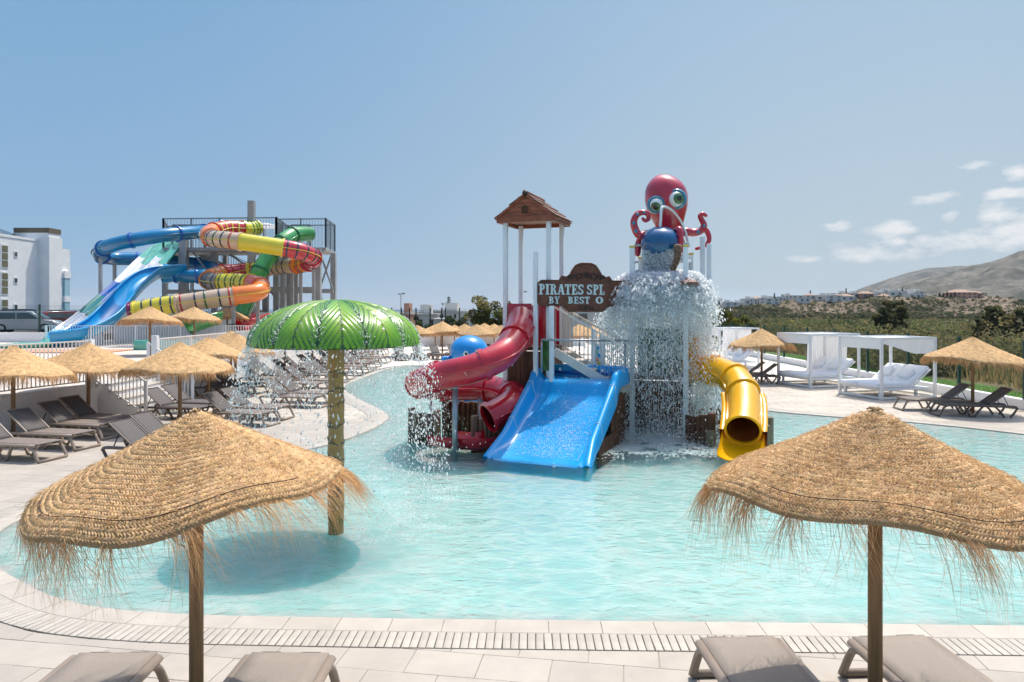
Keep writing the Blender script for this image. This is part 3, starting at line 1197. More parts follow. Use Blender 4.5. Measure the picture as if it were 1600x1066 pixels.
# ------------------------------------------------------------------ woven straw parasols
def canopy_fn(Rr, drop, seed, nrib=6, tilt=(0, 0), sag=.035, wob=.02):
    ph = seed * 1.7

    def f(u, th):
        rr = Rr * u * (1 + wob * math.sin(3 * th + ph) * u + wob * .6 * math.sin(5 * th - ph * 2) * u)
        z = -drop * (u ** .98) - .045 * math.sin(math.pi * u) * drop
        z -= sag * u * u * math.sin(nrib * .5 * (th + ph)) ** 2
        z -= .03 * Rr * max(0, (u - .90) / .10) ** 2
        z += u * u * .05 * math.sin(2 * th + ph * 3)
        x, y = rr * math.cos(th), rr * math.sin(th)
        z += x * tilt[0] + y * tilt[1]
        return Vector((x, y, z))
    return f


def fringe_mesh(fn, n, lmin, lmax, w, seed, wind=(0, 0), m='fringe', clump=40, segs=6):
    rg = np.random.default_rng(seed)
    cl = rg.uniform(0, 2 * math.pi, clump)
    cl_len = rg.uniform(.35, 1.0, clump)
    cl_dir = rg.normal(0, .3, clump)
    V, Fc, T = [], [], []
    for i in range(n):
        if rg.random() < .62:
            k = int(rg.integers(clump))
            th = cl[k] + rg.normal(0, .035)
            L = lmin + (lmax - lmin) * cl_len[k] * rg.uniform(.55, 1.0)
            lean = cl_dir[k] + rg.normal(0, .12)
        else:
            th = rg.uniform(0, 2 * math.pi)
            L = lmin + (lmax - lmin) * rg.uniform(0, .6) * rg.random()
            lean = rg.normal(0, .35)
        u0 = rg.uniform(.965, 1.0)
        p0 = fn(u0, th)
        out = Vector((math.cos(th), math.sin(th), 0))
        tan = Vector((-math.sin(th), math.cos(th), 0))
        d = (out * rg.uniform(.4, 1.0) + tan * lean + Vector((wind[0], wind[1], 0)) + Vector((0, 0, -rg.uniform(.3, .9)))).normalized()
        curl = rg.normal(0, .45)
        side = d.cross(Vector((0, 0, 1))).normalized()
        p = Vector(p0) + Vector((0, 0, -.01))
        base = len(V)
        tv = rg.uniform(.62, 1.25)
        tc_ = (tv, tv * rg.uniform(.93, 1.0), tv * rg.uniform(.8, 1.0), 1)
        for s in range(segs + 1):
            ww = w * (1 - s / segs * .85) * .5
            n2 = d.cross(side).normalized()
            V += [tuple(p + side * ww), tuple(p - side * ww * .5 + n2 * ww * .87), tuple(p - side * ww * .5 - n2 * ww * .87)]
            T += [tc_] * 3
            if s < segs:
                a = base + s * 3
                for q in range(3):
                    q2 = (q + 1) % 3
                    Fc.append((a + q, a + q2, a + 3 + q2, a + 3 + q))
            g = Vector((wind[0] * .6, wind[1] * .6, -1.0))
            d = (d + g * (.34 + .1 * s / segs) * (6 / segs) * .8 + side * curl * .22 + Vector((rg.normal(0, .06), rg.normal(0, .06), 0))).normalized()
            p = p + d * (L / segs)
    return np_mesh('fringe', np.array(V), 4, M[m], tint=np.array(T), faces=np.array(Fc), smooth=True)


def straw_mesh_near(fn, Rr, seed, pitch=.0225, length=.036):
    """rings of slanted plaited stitches over a closed shell"""
    rg = np.random.default_rng(seed)
    V, Fc, T = [], [], []
    nr = int(1.18 * Rr / pitch)
    ringtone = rg.uniform(.88, 1.08, nr + 2)
    for i in range(1, nr + 1):
        u = i / nr
        r0 = Rr * u
        n = max(5, int(2 * math.pi * r0 / (length * .60)))
        off = rg.uniform(0, 6.28)
        sgn = 1 if i % 2 else -1
        for k in range(n):
            th = off + 2 * math.pi * (k + rg.normal(0, .06)) / n
            uu = u + rg.normal(0, .05) / nr
            dth = length * .52 / r0 * rg.uniform(.85, 1.2)
            du = .80 / nr * sgn * rg.uniform(.85, 1.12)
            a = fn(min(max(uu - du, .004), 1.0), th - dth)
            c = fn(min(max(uu + du, .004), 1.0), th + dth)
            m_ = fn(min(uu, 1.0), th)
            d = (c - a)
            e1 = fn(min(uu + .5 / nr, 1.0), th) - m_
            if e1.length < 1e-6:
                e1 = m_ - fn(uu - .5 / nr, th)
            nrm = d.cross(e1)
            if nrm.length < 1e-9:
                continue
            nrm.normalize()
            if nrm.z < 0:
                nrm = -nrm
            side = nrm.cross(d).normalized()
            w = pitch * .40 * rg.uniform(.8, 1.15)
            h = pitch * .46 * rg.uniform(.8, 1.2)
            b_ = len(V)
            V += [a - nrm * .002, a.lerp(c, .3) + side * w * .8, a.lerp(c, .35) + nrm * h, a.lerp(c, .3) - side * w * .8,
                  a.lerp(c, .72) + side * w * .7, a.lerp(c, .68) + nrm * h * .95, a.lerp(c, .72) - side * w * .7, c - nrm * .002]
            for q in ((0, 1, 2), (0, 2, 3), (4, 7, 5), (5, 7, 6)):
                Fc.append(q_off(q, b_))
            for q in ((1, 4, 5), (1, 5, 2), (2, 5, 6), (2, 6, 3)):
                Fc.append(q_off(q, b_))
            tv = ringtone[i] * rg.uniform(.78, 1.16)
            T += [(tv, tv * rg.uniform(.95, 1.02), tv * rg.uniform(.85, 1.03), 1)] * 8
    # closed shell under the stitches
    nt, nu = 96, 26
    b_ = len(V)
    for s, dz in ((0, -.006), (1, -.028)):
        for j in range(nu + 1):
            for k in range(nt):
                p = fn(max(j / nu, .002) * (1.0 if s == 0 else .995), 2 * math.pi * k / nt)
                V.append(p + Vector((0, 0, dz)))
                T.append((.75, .72, .68, 1))
    for s in range(2):
        o_ = b_ + s * (nu + 1) * nt
        for j in range(nu):
            for k in range(nt):
                k2 = (k + 1) % nt
                a, c, d, e = o_ + j * nt + k, o_ + j * nt + k2, o_ + (j + 1) * nt + k2, o_ + (j + 1) * nt + k
                Fc += [(a, c, d), (a, d, e)]
    for k in range(nt):
        k2 = (k + 1) % nt
        a, c = b_ + nu * nt + k, b_ + nu * nt + k2
        d, e = c + (nu + 1) * nt, a + (nu + 1) * nt
        Fc += [(a, c, d), (a, d, e)]
    return np_mesh('canopy', np.array([tuple(v) for v in V]), 3, M['straw'], tint=np.array(T), faces=np.array(Fc))


def q_off(q, b_):
    return (q[0] + b_, q[1] + b_, q[2] + b_)


def fuzz_mesh(fn, n, seed, w=.0032):
    """loose straws standing off the weave"""
    rg = np.random.default_rng(seed)
    V, Fc, T = [], [], []
    for i in range(n):
        u = math.sqrt(rg.uniform(.004, 1.0)); th = rg.uniform(0, 6.283)
        p = fn(u, th); q = fn(min(1, u + .02), th)
        out = (q - p).normalized()
        tan = Vector((-math.sin(th), math.cos(th), 0))
        d = (tan * rg.normal(0, 1) + out * rg.normal(.5, .7)).normalized()
        nrm = tan.cross(out)
        if nrm.z < 0:
            nrm = -nrm
        L = rg.uniform(.03, .085)
        side = d.cross(nrm).normalized() * w * .5
        p0 = p + nrm * .010
        p1 = p0 + d * L * .5 + nrm * rg.uniform(.004, .014)
        p2 = p0 + d * L + nrm * rg.uniform(.0, .022)
        b_ = len(V)
        V += [p0 + side, p0 - side, p0 + nrm * w, p1 + side * .8, p1 - side * .8, p1 + nrm * w, p2]
        for a in range(3):
            c = (a + 1) % 3
            Fc += [(b_ + a, b_ + c, b_ + 3 + c), (b_ + a, b_ + 3 + c, b_ + 3 + a), (b_ + 3 + a, b_ + 3 + c, b_ + 6)]
        tv = rg.uniform(.85, 1.35)
        T += [(tv, tv * .97, tv * .9, 1)] * 7
    return np_mesh('loose_straw', np.array([tuple(v) for v in V]), 3, M['straw'], tint=np.array(T), faces=np.array(Fc))


def straw_mesh_far(fn, Rr, seed, rings=26, nt=110):
    rg = np.random.default_rng(seed)
    V, Fc, T = [], [], []
    nu = rings * 3
    rows = []
    for j in range(nu + 1):
        u = max(j / nu, .003)
        bumpz = .016 * math.sin(j / 3 * 2 * math.pi)
        for k in range(nt):
            th = 2 * math.pi * k / nt
            p = fn(u, th)
            V.append((p.x, p.y, p.z + bumpz + rg.normal(0, .006)))
    for j in range(nu):
        for k in range(nt):
            k2 = (k + 1) % nt
            Fc.append((j * nt + k, j * nt + k2, (j + 1) * nt + k2, (j + 1) * nt + k))
    o_ = len(V)
    for j in range(9):
        for k in range(nt):
            p = fn(max(j / 8, .003) * .99, 2 * math.pi * k / nt)
            V.append((p.x, p.y, p.z - .05))
    for j in range(8):
        for k in range(nt):
            k2 = (k + 1) % nt
            Fc.append((o_ + j * nt + k, o_ + (j + 1) * nt + k, o_ + (j + 1) * nt + k2, o_ + j * nt + k2))
    for k in range(nt):
        k2 = (k + 1) % nt
        Fc.append((nu * nt + k, nu * nt + k2, o_ + 8 * nt + k2, o_ + 8 * nt + k))
    return np_mesh('canopy', np.array(V), 4, M['strawfar'], faces=np.array(Fc))


def parasol(label, loc, H, Rr, drop, seed, near=False, group=None, tilt=(0, 0), wind=(0, 0), fringe=None, rz=0, pole_r=.047, fuzz=3000):
    t = thing('straw_parasol', label, 'parasol', loc, rz, group)
    fn = canopy_fn(Rr, drop, seed, tilt=tilt, sag=.05 if near else .03)
    up = Vector((0, 0, H))
    if near:
        cme = straw_mesh_near(fn, Rr, seed)
        c = inst('canopy', cme, t, up)
        inst('loose_straw', fuzz_mesh(fn, fuzz, seed + 1), c)
        tag(c.children[0], kind='stuff')
        fm = fringe_mesh(fn, 1900, .06, .56, .0030, seed + 2, wind, clump=64, segs=9)
        mb = MB()
        mb.tube([fn(.90, a * 2 * math.pi / 60 + .002 * math.sin(a * 9)) + Vector((0, 0, .018)) for a in range(34, 57)], .0035, 5)
        mb.build('twine', M['twine'], c)
        mb = MB()
        for k in range(5):
            a = rnd.uniform(0, 6.28)
            mb.tube([fn(.015, a) + Vector((0, 0, .0)), fn(.02, a) + Vector((rnd.uniform(-.02, .02), rnd.uniform(-.02, .02), .016)), fn(.05, a + 1.2) + Vector((0, 0, .02))], [.009, .008, .004], 6)
        mb.build('top_knot', M['strawknot'], c)
    else:
        cme = straw_mesh_far(fn, Rr, seed)
        inst('canopy', cme, t, up)
        fm = fringe_mesh(fn, 1900, .10, .36, .012, seed + 2, wind, clump=90, segs=4)
    tag(inst('fringe', fm, t, up), kind='stuff')
    mb = MB(); mb.tube([(0, 0, -.01), (0, 0, H - .05)], [pole_r, pole_r * .97], 14); mb.build('pole', M['wood'], t)
    for k in range(6):
        a = k * math.pi / 3 + .3
        e = fn(.93, a) + Vector((0, 0, H - .045))
        mb = MB(); mb.tube([(0, 0, H - .12), e], [.02, .014], 6); mb.build('rib', M['wood'], t)
    return t


parasol('large woven straw parasol whose long wind-blown fringe hides the palm fountain pole', (-2.13, 4.75, 0), 2.32, .975, .47, 3, near=True, tilt=(.06, .02), wind=(.50, .1), fuzz=2200)
parasol('large woven straw parasol standing in front of the yellow slide mouth and the daybeds', (2.45, 4.75, 0), 2.33, 1.065, .50, 11, near=True, tilt=(-.02, .0), wind=(.2, .0), fuzz=5200)

PAR = {}
proto_far = parasol('straw parasol with a wooden pole', (0, 0, 0), 2.2, 1.25, .62, 21)
proto_far2 = parasol('straw parasol with a wooden pole', (0, 0, 0), 2.2, 1.25, .60, 37, tilt=(.03, .02))
used = {}


def put_parasol(x, y, label, group, z=0.0, s=1.0, rz=None, which=None):
    src = (proto_far, proto_far2)[rnd.randrange(2)] if which is None else (proto_far, proto_far2)[which]
    if src.name in used:
        o = copy_tree(src)
    else:
        o = src
        used[src.name] = 1
    place(o, (x, y, z), rnd.uniform(0, 6.28) if rz is None else rz, s)
    o['label'] = label
    o['group'] = group
    return o


GP = 'straw parasols over the loungers beside the left wall'
put_parasol(-11.55, 16.3, 'straw parasol cut by the left photo edge, over the first loungers', GP, s=.98, which=0)
put_parasol(-10.95, 18.2, 'straw parasol standing just before the near side of the steps', GP, s=.97, which=1)
put_parasol(-8.35, 17.7, 'straw parasol with its pole rising behind the big woven canopy tip', GP, s=.99, which=0)
put_parasol(-10.0, 23.2, 'straw parasol showing only its rim behind the one past the steps', GP, s=.95, which=1)
put_parasol(-10.7, 26.8, 'straw parasol over the paired loungers just left of the green fountain, the farther one', GP, s=.99, which=0)
put_parasol(-9.9, 25.2, 'straw parasol partly behind falling drops at the green fountain rim', GP, s=.98, which=1)
for i, (x, y) in enumerate([(-10.0, 31.0), (-9.8, 34.6), (-9.6, 38.4), (-9.5, 42), (-6.9, 44.6), (-4.6, 46.5)]):
    put_parasol(x, y, 'straw parasol in the far row seen beneath the green fountain canopy', 'straw parasols seen under the green fountain')
GT = 'straw parasols on the raised terrace before the slide tower'
put_parasol(-16.2, 31.5, 'straw parasol on the terrace in front of the yellow tube end', GT, z=TZ, s=1.0)
put_parasol(-16.7, 37, 'straw parasol on the terrace under the beige striped tube', GT, z=TZ, s=1.0)
put_parasol(-17.0, 42, 'straw parasol on the terrace under the orange tube bend', GT, z=TZ, s=1.0)
put_parasol(-17.5, 48, 'straw parasol on the terrace right beside the green fountain canopy', GT, z=TZ, s=1.0)
GF = 'straw parasols clustered before the white far wall'
for px, py, Y, s in [(652, 509, 44, .95), (680, 504, 52, .96), (689, 503, 57, .96), (710, 505, 52, .95), (726, 506, 48, .95), (745, 508, 44, .98), (757, 503, 58, .95), (772, 503, 56, .95), (783, 506, 51, .95), (905, 510, 47, .95), (925, 515, 42, .95)]:
    x = (px - 800) / F * Y
    put_parasol(x, Y, 'straw parasol in the far cluster before the white wall', GF, z=-.16 if Y > 50 else -.0, s=s * .96)
GR = 'straw parasols by the right-hand fence'
put_parasol(10.25, 28.9, 'straw parasol beside the daybed nearest the splash tower', GR, s=1.0, which=0)
put_parasol(13.35, 20.4, 'straw parasol over two loungers in front of the green mesh fence', GR, s=1.0, which=1)


# ------------------------------------------------------------------ loungers
def make_lounger(label, sling, resin, name='sun_lounger', back=None):
    """head end at -x, foot end at +x, 1.95 long, seat top .36"""
    t = thing(name, label, 'sun lounger')
    Wd = .62
    def cloth(x0, z0, x1, z1, w=.56, th=.012):
        d = Vector((x1 - x0, 0, z1 - z0)); n = Vector((-d.z, 0, d.x)).normalized()
        mb = MB(True)
        rows = []
        for i in range(9):
            u = i / 8
            p = Vector((x0, 0, z0)) + d * u
            sagz = -.012 * math.sin(math.pi * u)
            rows.append([p + Vector((0, y * w / 2, 0)) + n * (sagz * (1 - (y * y)) + (th if s else 0)) for s, ys_ in ((1, (-1, -.6, -.2, .2, .6, 1)), (0, (1, .6, .2, -.2, -.6, -1))) for y in ys_])
        mb.strip(rows, True, True)
        n12 = len(rows[0])
        mb.f.append(tuple(range(n12))); mb.s.append(False)
        mb.f.append(tuple(range(8 * n12, 9 * n12))[::-1]); mb.s.append(False)
        return mb
    cloth(-.28, .345, .96, .345).build('seat', M[sling], t)
    ang = R(38)
    bx, bz = -.30 - .72 * math.cos(ang), .36 + .72 * math.sin(ang)
    bk = cloth(-.30, .36, bx, bz, w=.56).build('backrest', M[back or sling], t)
    for s in (-1, 1):
        mb = MB(); mb.beam((-.29, s * .275, .352), (bx, s * .275, bz - .008), .028, .03); mb.build('back_rail', M[resin], bk)
        mb = MB(); mb.beam((bx + .22, s * .22, bz - .19), (-.78, s * .22, .33), .016, .016); mb.build('back_strut', M['clamp'], t)
    mb = MB(); mb.beam((bx + .01, -.28, bz - .01), (bx + .01, .28, bz - .01), .03, .03); mb.build('back_bar', M[resin], bk)
    for s in (-1, 1):
        y = s * .30
        mb = MB()
        mb.tube([(-.98, y, .25), (-.94, y, .300), (-.85, y, .312), (-.2, y, .318), (.5, y, .322), (.93, y, .325)], [.034, .040, .042, .042, .042, .040], 8, squash=.8)
        mb.build('side_rail', M[resin], t)
        # arched legs: foot frame, a V pair in the middle and the head leg
        for pth in ([(.80, y, .315), (.90, y * 1.03, .27), (.98, y * 1.06, .13), (1.03, y * 1.08, .025)],
                    [(.38, y, .31), (.30, y * .98, .17), (.22, y * .96, .02)],
                    [(-.10, y, .31), (.02, y * .98, .16), (.10, y * .96, .02)],
                    [(-.40, y, .31), (-.55, y * .98, .16), (-.64, y * .96, .02)],
                    [(-.97, y, .28), (-.90, y * .98, .15), (-.80, y * .96, .02)]):
            mb = MB(); mb.tube(smooth_path(pth, 3), .036, 7, squash=.75); mb.build('leg', M[resin], t)
        mb = MB(); mb.beam((.10, y * .96, .022), (.22, y * .96, .022), .04, .03); mb.build('leg_foot', M[resin], t)
    mb = MB(); mb.tube([(1.03, -.325, .03), (1.03, .325, .03)], .032, 7); mb.build('foot_bar', M[resin], t)
    mb = MB(); mb.beam((.94, -.30, .322), (.94, .30, .322), .05, .03); mb.build('end_bar', M[resin], t)
    mb = MB(); mb.beam((-.45, -.30, .312), (-.45, .30, .312), .05, .03); mb.build('cross_bar', M[resin], t)
    for s in (-1, 1):
        mb = MB()
        mb.box((.965, s * .145, .342), (.03, .14, .022), bev=.004)
        mb.build('clip', M['clamp'], t)
    return t


L_t = make_lounger('taupe sun lounger', 'sling', 'resin', back='slingd')  # backrest in the darker cloth: parasol shade put into its colour
L_d = make_lounger('dark sun lounger', 'slingd', 'resind')
L_f = make_lounger('light sun lounger', 'slingl', 'resin')
lused = {}


def lounger(x, y, rz, label, group, src, z=0):
    if src.name in lused:
        o = copy_tree(src)
    else:
        o = src
        lused[src.name] = 1
    place(o, (x, y, z), rz)
    o['label'] = label
    o['group'] = group
    return o


G0 = 'loungers under the two large parasols at the pool edge'
for x, y, a, lab in [(-3.02, 4.46, R(90.5), 'lounger end left of the wooden pole under the left large parasol'), (-1.72, 4.46, R(89), 'lounger end just right of the wooden pole under the left large parasol'),
                     (1.86, 4.72, R(92.5), 'lounger end left of the pole under the parasol near the yellow slide'), (3.10, 4.74, R(93.5), 'lounger end with the right large parasol pole crossing its left side')]:
    o = lounger(x, y, a, lab, G0, L_f)
    o.scale = (1.0, 1.06, 1.0)
GL = 'loungers in pairs along the left wall'
a0 = R(-14)
for x, y, lab in [(-10.1, 14.2, 'lounger cut by the left photo edge with its foot frame showing'),
                  (-10.1, 15.35, 'lounger beside the pole of the parasol at the left photo edge, foot toward the pool'),
                  (-10.25, 16.6, 'lounger with raised back before the blank white wall, nearer of the second pair'),
                  (-10.35, 17.55, 'lounger with raised back touching the second parasol pole by the steps')]:
    lounger(x, y, a0, lab, GL, L_t)
GM = 'loungers in pairs between the steps and the pool'
for x, y, lab, src in [(-6.95, 13.75, 'dark-backed lounger half hidden by the large straw canopy, nearer of its pair', L_d), (-7.05, 14.7, 'dark-backed lounger half hidden by the large straw canopy, farther of its pair', L_d),
                       (-9.2, 19.35, 'lounger at the bottom of the steps, nearer of its pair', L_d), (-9.2, 20.35, 'lounger at the bottom of the steps, farther of its pair', L_d),
                       (-7.15, 18.35, 'lounger with pale seat directly behind the large canopy tip', L_t), (-7.1, 19.4, 'lounger behind the large canopy tip, second from it', L_t),
                       (-6.75, 21.7, 'lounger pointing at the pool through the fountain drops, nearer of its pair', L_t), (-6.7, 22.7, 'lounger pointing at the pool through the fountain drops, farther of its pair', L_t),
                       (-9.9, 24.2, 'lounger with high dark back against the wall left of the fountain drops', L_d), (-9.9, 25.3, 'lounger against the wall left of the fountain drops, beside the high dark back', L_d)]:
    lounger(x, y, a0, lab, GM, src)
k = 0
for i in range(13):
    y = 27.4 + i * 1.62 + (i % 2) * -.35
    lounger(-9.6 + .03 * i, y, a0 + R(rnd.uniform(-3, 3)), 'taupe lounger in the long row against the wall seen under the fountain canopy', 'loungers in the long row seen under the fountain', L_d if i % 2 else L_t)
for i in range(10):
    y = 25.6 + i * 1.62 + (i % 2) * -.35
    lounger(-7.75 - .02 * i, y, a0 + R(rnd.uniform(-3, 3)), 'taupe lounger in the pool-side row seen beneath the fountain canopy', 'loungers in the pool-side row seen beneath the fountain', L_t)
for i in range(8):
    lounger(-6.6 + i * 1.05, 41.5 + i * .35, R(-70) + R(rnd.uniform(-4, 4)), 'dark lounger at the far end of the pool before the parasol cluster', 'loungers at the far end of the pool', L_d)
GRR = 'loungers along the right fence'
lounger(12.55, 20.9, R(173), 'lounger with pale seat and half-raised back, farther of the pair before the mesh fence', GRR, L_t)
lounger(12.95, 19.75, R(172), 'lounger with steep dark backrest, nearer of the pair before the mesh fence', GRR, L_d)
lounger(9.75, 28.4, R(172), 'lounger under the parasol beside the white daybeds, nearer of its pair', GRR, L_d)
lounger(9.65, 29.5, R(172), 'lounger under the parasol beside the white daybeds, farther of its pair', GRR, L_t)


# ------------------------------------------------------------------ white daybeds
def daybed(label, near, rz, curtain_side=True, valance=True, seed=1):
    """origin at the near post; +x towards the head end (right), +y away"""
    t = thing('daybed', label, 'daybed', near, rz, 'white canopy daybeds by the fence')
    LX, LY, Hh = 2.25, 1.85, 2.05
    for x, y in ((0, 0), (LX, 0), (0, LY), (LX, LY)):
        mb = MB(); mb.box((x, y, Hh / 2), (.085, .085, Hh), bev=.006); mb.build('post', M['whitepaint'], t)
    for z, nm in ((Hh - .03, 'top_rail'), (.06, 'base_rail')):
        for a, c in (((0.043, 0, z), (LX - .043, 0, z)), ((0.043, LY, z), (LX - .043, LY, z)), ((0, .043, z), (0, LY - .043, z)), ((LX, .043, z), (LX, LY - .043, z))):
            mb = MB(); mb.beam(a, c, .06, .07); mb.build(nm, M['whitepaint'], t)
    mb = MB(); mb.box((LX / 2 - .05, LY / 2, .33), (LX - .15, LY - .06, .07), bev=.01); mb.build('bed_frame', M['whitepaint'], t)
    for x in (.10, 1.6):
        for y in (.16, LY - .16):
            mb = MB(); mb.box((x, y, .16), (.07, .07, .30)); mb.build('leg', M['whitepaint'], t)
    # mattress: two flat pads and two raised head pads
    rg = random.Random(seed)
    for k in range(2):
        y0, y1 = .07 + k * (LY - .14) / 2 + .01, .07 + (k + 1) * (LY - .14) / 2 - .01
        mb = MB(); mb.box((.60, (y0 + y1) / 2, .45), (1.46, y1 - y0, .16), bev=.055); mb.build('mattress', M['cushion'], t)
        a = R(36)
        c = Vector((1.30, (y0 + y1) / 2, .46)) + Vector((math.cos(a), 0, math.sin(a))) * .48
        Mx = Matrix.Rotation(-a, 3, 'Y')
        mb = MB(); mb.box(c, (.98, y1 - y0, .14), M=Mx, bev=.05); mb.build('head_pad', M['cushion'], t)
        p = c + Vector((-.05, 0, .13)) - Vector((math.cos(a), 0, math.sin(a))) * .12
        mb = MB(); mb.box(p, (.42, .52, .15), M=Matrix.Rotation(-a - .15, 3, 'Y') @ Matrix.Rotation(rg.uniform(-.2, .2), 3, 'Z'), bev=.07); mb.build('pillow', M['cushion'], t)
    mb = MB(); mb.beam((1.32, .05, .38), (2.12, .05, .96), .03, .04); mb.beam((1.32, LY - .05, .38), (2.12, LY - .05, .96), .03, .04); mb.build('head_frame', M['whitepaint'], t)
    # cloth roof, sagging between the rails
    mb = MB(True)
    rows = []
    for i in range(13):
        rows.append([Vector((.03 + (LX - .06) * i / 12, .03 + (LY - .06) * j / 10, Hh - .03 - .07 * math.sin(math.pi * i / 12) * math.sin(math.pi * j / 10) + .012 * math.sin(i * 2.1 + j))) for j in range(11)])
    mb.strip(rows); mb.strip([[p - Vector((0, 0, .006)) for p in r_] for r_ in rows])
    mb.build('cloth_roof', M['curtain'], t)

    def hang(a, c, z0, z1, nm, folds=9, amp=.03, lift=None):
        mb = MB(True)
        rows = []
        a, c = Vector(a), Vector(c)
        d = (c - a); n = Vector((-d.y, d.x, 0)).normalized()
        for j in range(9):
            v = j / 8
            row = []
            for i in range(61):
                u = i / 60
                zz = z0 + (z1 - z0) * v * (1 if lift is None else lift(u))
                w = amp * (.25 + v) * (math.sin(u * folds * 6.283 + 1.5 * math.sin(u * 7 + v)) * .7 + .4 * math.sin(u * folds * 2.3 * 6.28 + v * 2))
                row.append(a + d * u + n * w + Vector((0, 0, zz)))
            rows.append(row)
        mb.strip(rows)
        mb.strip([[p + n * .004 for p in r_] for r_ in rows])
        mb.build(nm, M['curtain'], t)
    hang((0, .06, 0), (0, LY - .06, 0), Hh - .06, Hh - .38, 'valance', 2, .012)
    if valance:
        hang((LX, .06, 0), (LX, LY - .06, 0), Hh - .06, Hh - .42, 'valance', 3, .05, lambda u: .8 + .35 * math.sin(u * 5))
        hang((.06, 0, 0), (LX - .06, 0, 0), Hh - .07, Hh - .55, 'valance', 3, .04, lambda u: .25 + .75 * min(1, u * 1.6))
    if curtain_side:
        hang((LX - .02, LY * .30, 0), (LX - .02, LY - .05, 0), Hh - .06, .62, 'curtain', 7, .05, lambda u: .92 + .08 * math.sin(u * 9))
        hang((LX * .62, LY - .02, 0), (LX - .06, LY - .02, 0), Hh - .06, .50, 'curtain', 5, .05)
    return t


daybed('white canopy daybed with pulled-up cloth along its top, nearest to the two loungers', (12.15, 23.15, 0), R(17), curtain_side=False, seed=1)
daybed('white canopy daybed with a long curtain at its head, middle of the three', (11.3, 26.65, 0), R(17), valance=False, seed=2)
daybed('white canopy daybed partly behind the splash water and yellow slide', (10.3, 34.9, 0), R(17), valance=False, seed=3)

# ------------------------------------------------------------------ right-hand low wall and green mesh fence
b = MB(); b.box((15.3, 29, .14), (.28, 66, .32)); tag(b.build('boundary_wall', M['whitewall']), 'low white wall under the green mesh fence behind the daybeds', 'wall')


def mesh_fence(label, pts, h, z, sp=3.1, wire=.05, hw=.2, wr=.0022, toph=.0):
    t = thing('mesh_fence', label, 'fence', (pts[0][0], pts[0][1], z))
    P = [Vector((x, y, z)) for x, y in pts]
    wv = MB()
    for a, c in zip(P, P[1:]):
        L = (c - a).length
        n = max(1, round(L / sp))
        for i in range(n + 1):
            p = a.lerp(c, i / n)
            q = MB(); q.box((p.x, p.y, z + h / 2 + .03), (.09, .09, h + .06)); q.build('post', M['green'], t, world=True)
        for i in range(int(L / wire)):
            p = a.lerp(c, (i + .5) * wire / L)
            wv.box((p.x + .02, p.y, z + h / 2 + .02), (wr * 2, wr * 2, h - .06))
        zz = z + .05
        while zz < z + h:
            wv.beam((a.x + .02, a.y, zz), (c.x + .02, c.y, zz), wr * 2, wr * 2)
            zz += hw
    tag(wv.build('wire_mesh', M['green'], t, world=True), kind='stuff')
    return t


mesh_fence('dark green wire mesh fence on the low white wall at the right', [(15.3, 11.7), (15.3, 52.0)], 1.72, .28)

# ------------------------------------------------------------------ splash play structure in the pool
SA = R(-20)
U = Vector((math.cos(SA), math.sin(SA), 0))
Vv = Vector((-math.sin(SA), math.cos(SA), 0))
UP = Vector((0, 0, 1))
MS = Matrix((U, Vv, UP)).transposed()          # structure axes -> world
FLOOR = -.42


def frame4(o, rx=None):
    m4 = MS.to_4x4()
    m4.translation = Vector(o)
    return m4


def post(root, name, base, z0, z1, w=.105, m='postwhite', cap=None):
    mb = MB(); mb.box((base.x, base.y, (z0 + z1) / 2), (w, w, z1 - z0), M=MS, bev=.012)
    o = mb.build(name, M[m], root, world=True)
    if cap:
        mb = MB(); mb.box((base.x, base.y, z1 + .02), (w * 1.08, w * 1.08, .05), M=MS, bev=.015); mb.build('post_cap', M[cap], o, world=True)
    return o


def plank_wall(root, a, c, z0, z1, n, m='plank', th=.05, jag=.0, name='plank', logs=False):
    a, c = Vector(a), Vector(c)
    d = (c - a); L = d.length; ang = math.atan2(d.y, d.x)
    w = L / n
    for i in range(n):
        p = a + d * ((i + .5) / n)
        zt = z1 + (rnd.uniform(-jag, jag) if jag else 0)
        mb = MB()
        if logs:
            mb.tube([(p.x, p.y, z0), (p.x, p.y, zt - .012), (p.x, p.y, zt)], [w * .52, w * .52, w * .44], 8)
        else:
            off = rnd.uniform(-.006, .006)
            nn = Vector((-d.y, d.x, 0)).normalized() * off
            mb.box((p.x + nn.x, p.y + nn.y, (z0 + zt) / 2), (w - .008, th, zt - z0), rz=ang, bev=.006)
        mb.build(name, M[m], root, world=True)


# --- tower with the gabled roof
FL = Vector((-.154, 16.9, 0)); FR = FL + U * 1.08; BL = FL + Vv * 1.12; BR = FR + Vv * 1.12
tw = thing('play_tower', 'tall white posts carrying a brown gabled roof over the red slide entrance', 'play tower', FL)
for p in (FL, FR, BL, BR):
    post(tw, 'post', p, FLOOR, 5.12)
C0 = (FL + FR) / 2
ZE, ZR = 5.06, 5.70
ov = .16
# fascia boards round the eaves
for a, c in ((FL - U * ov - Vv * .1, FR + U * ov - Vv * .1), (BL - U * ov + Vv * .1, BR + U * ov + Vv * .1)):
    mb = MB(); mb.beam(a + UP * (ZE + .07), c + UP * (ZE + .07), .05, .15); mb.build('fascia', M['roofwood'], tw, world=True)
for a, c in ((FL - U * ov - Vv * .12, BL - U * ov + Vv * .12), (FR + U * ov - Vv * .12, BR + U * ov + Vv * .12)):
    mb = MB(); mb.beam(a + UP * (ZE + .062), c + UP * (ZE + .062), .05, .13); mb.build('fascia', M['roofwood'], tw, world=True)
mb = MB(); mb.box((FL + BR) / 2 + UP * (ZE + .10), (1.3, 1.3, .03), M=MS); mb.build('ceiling_board', M['roofwood'], tw, world=True)
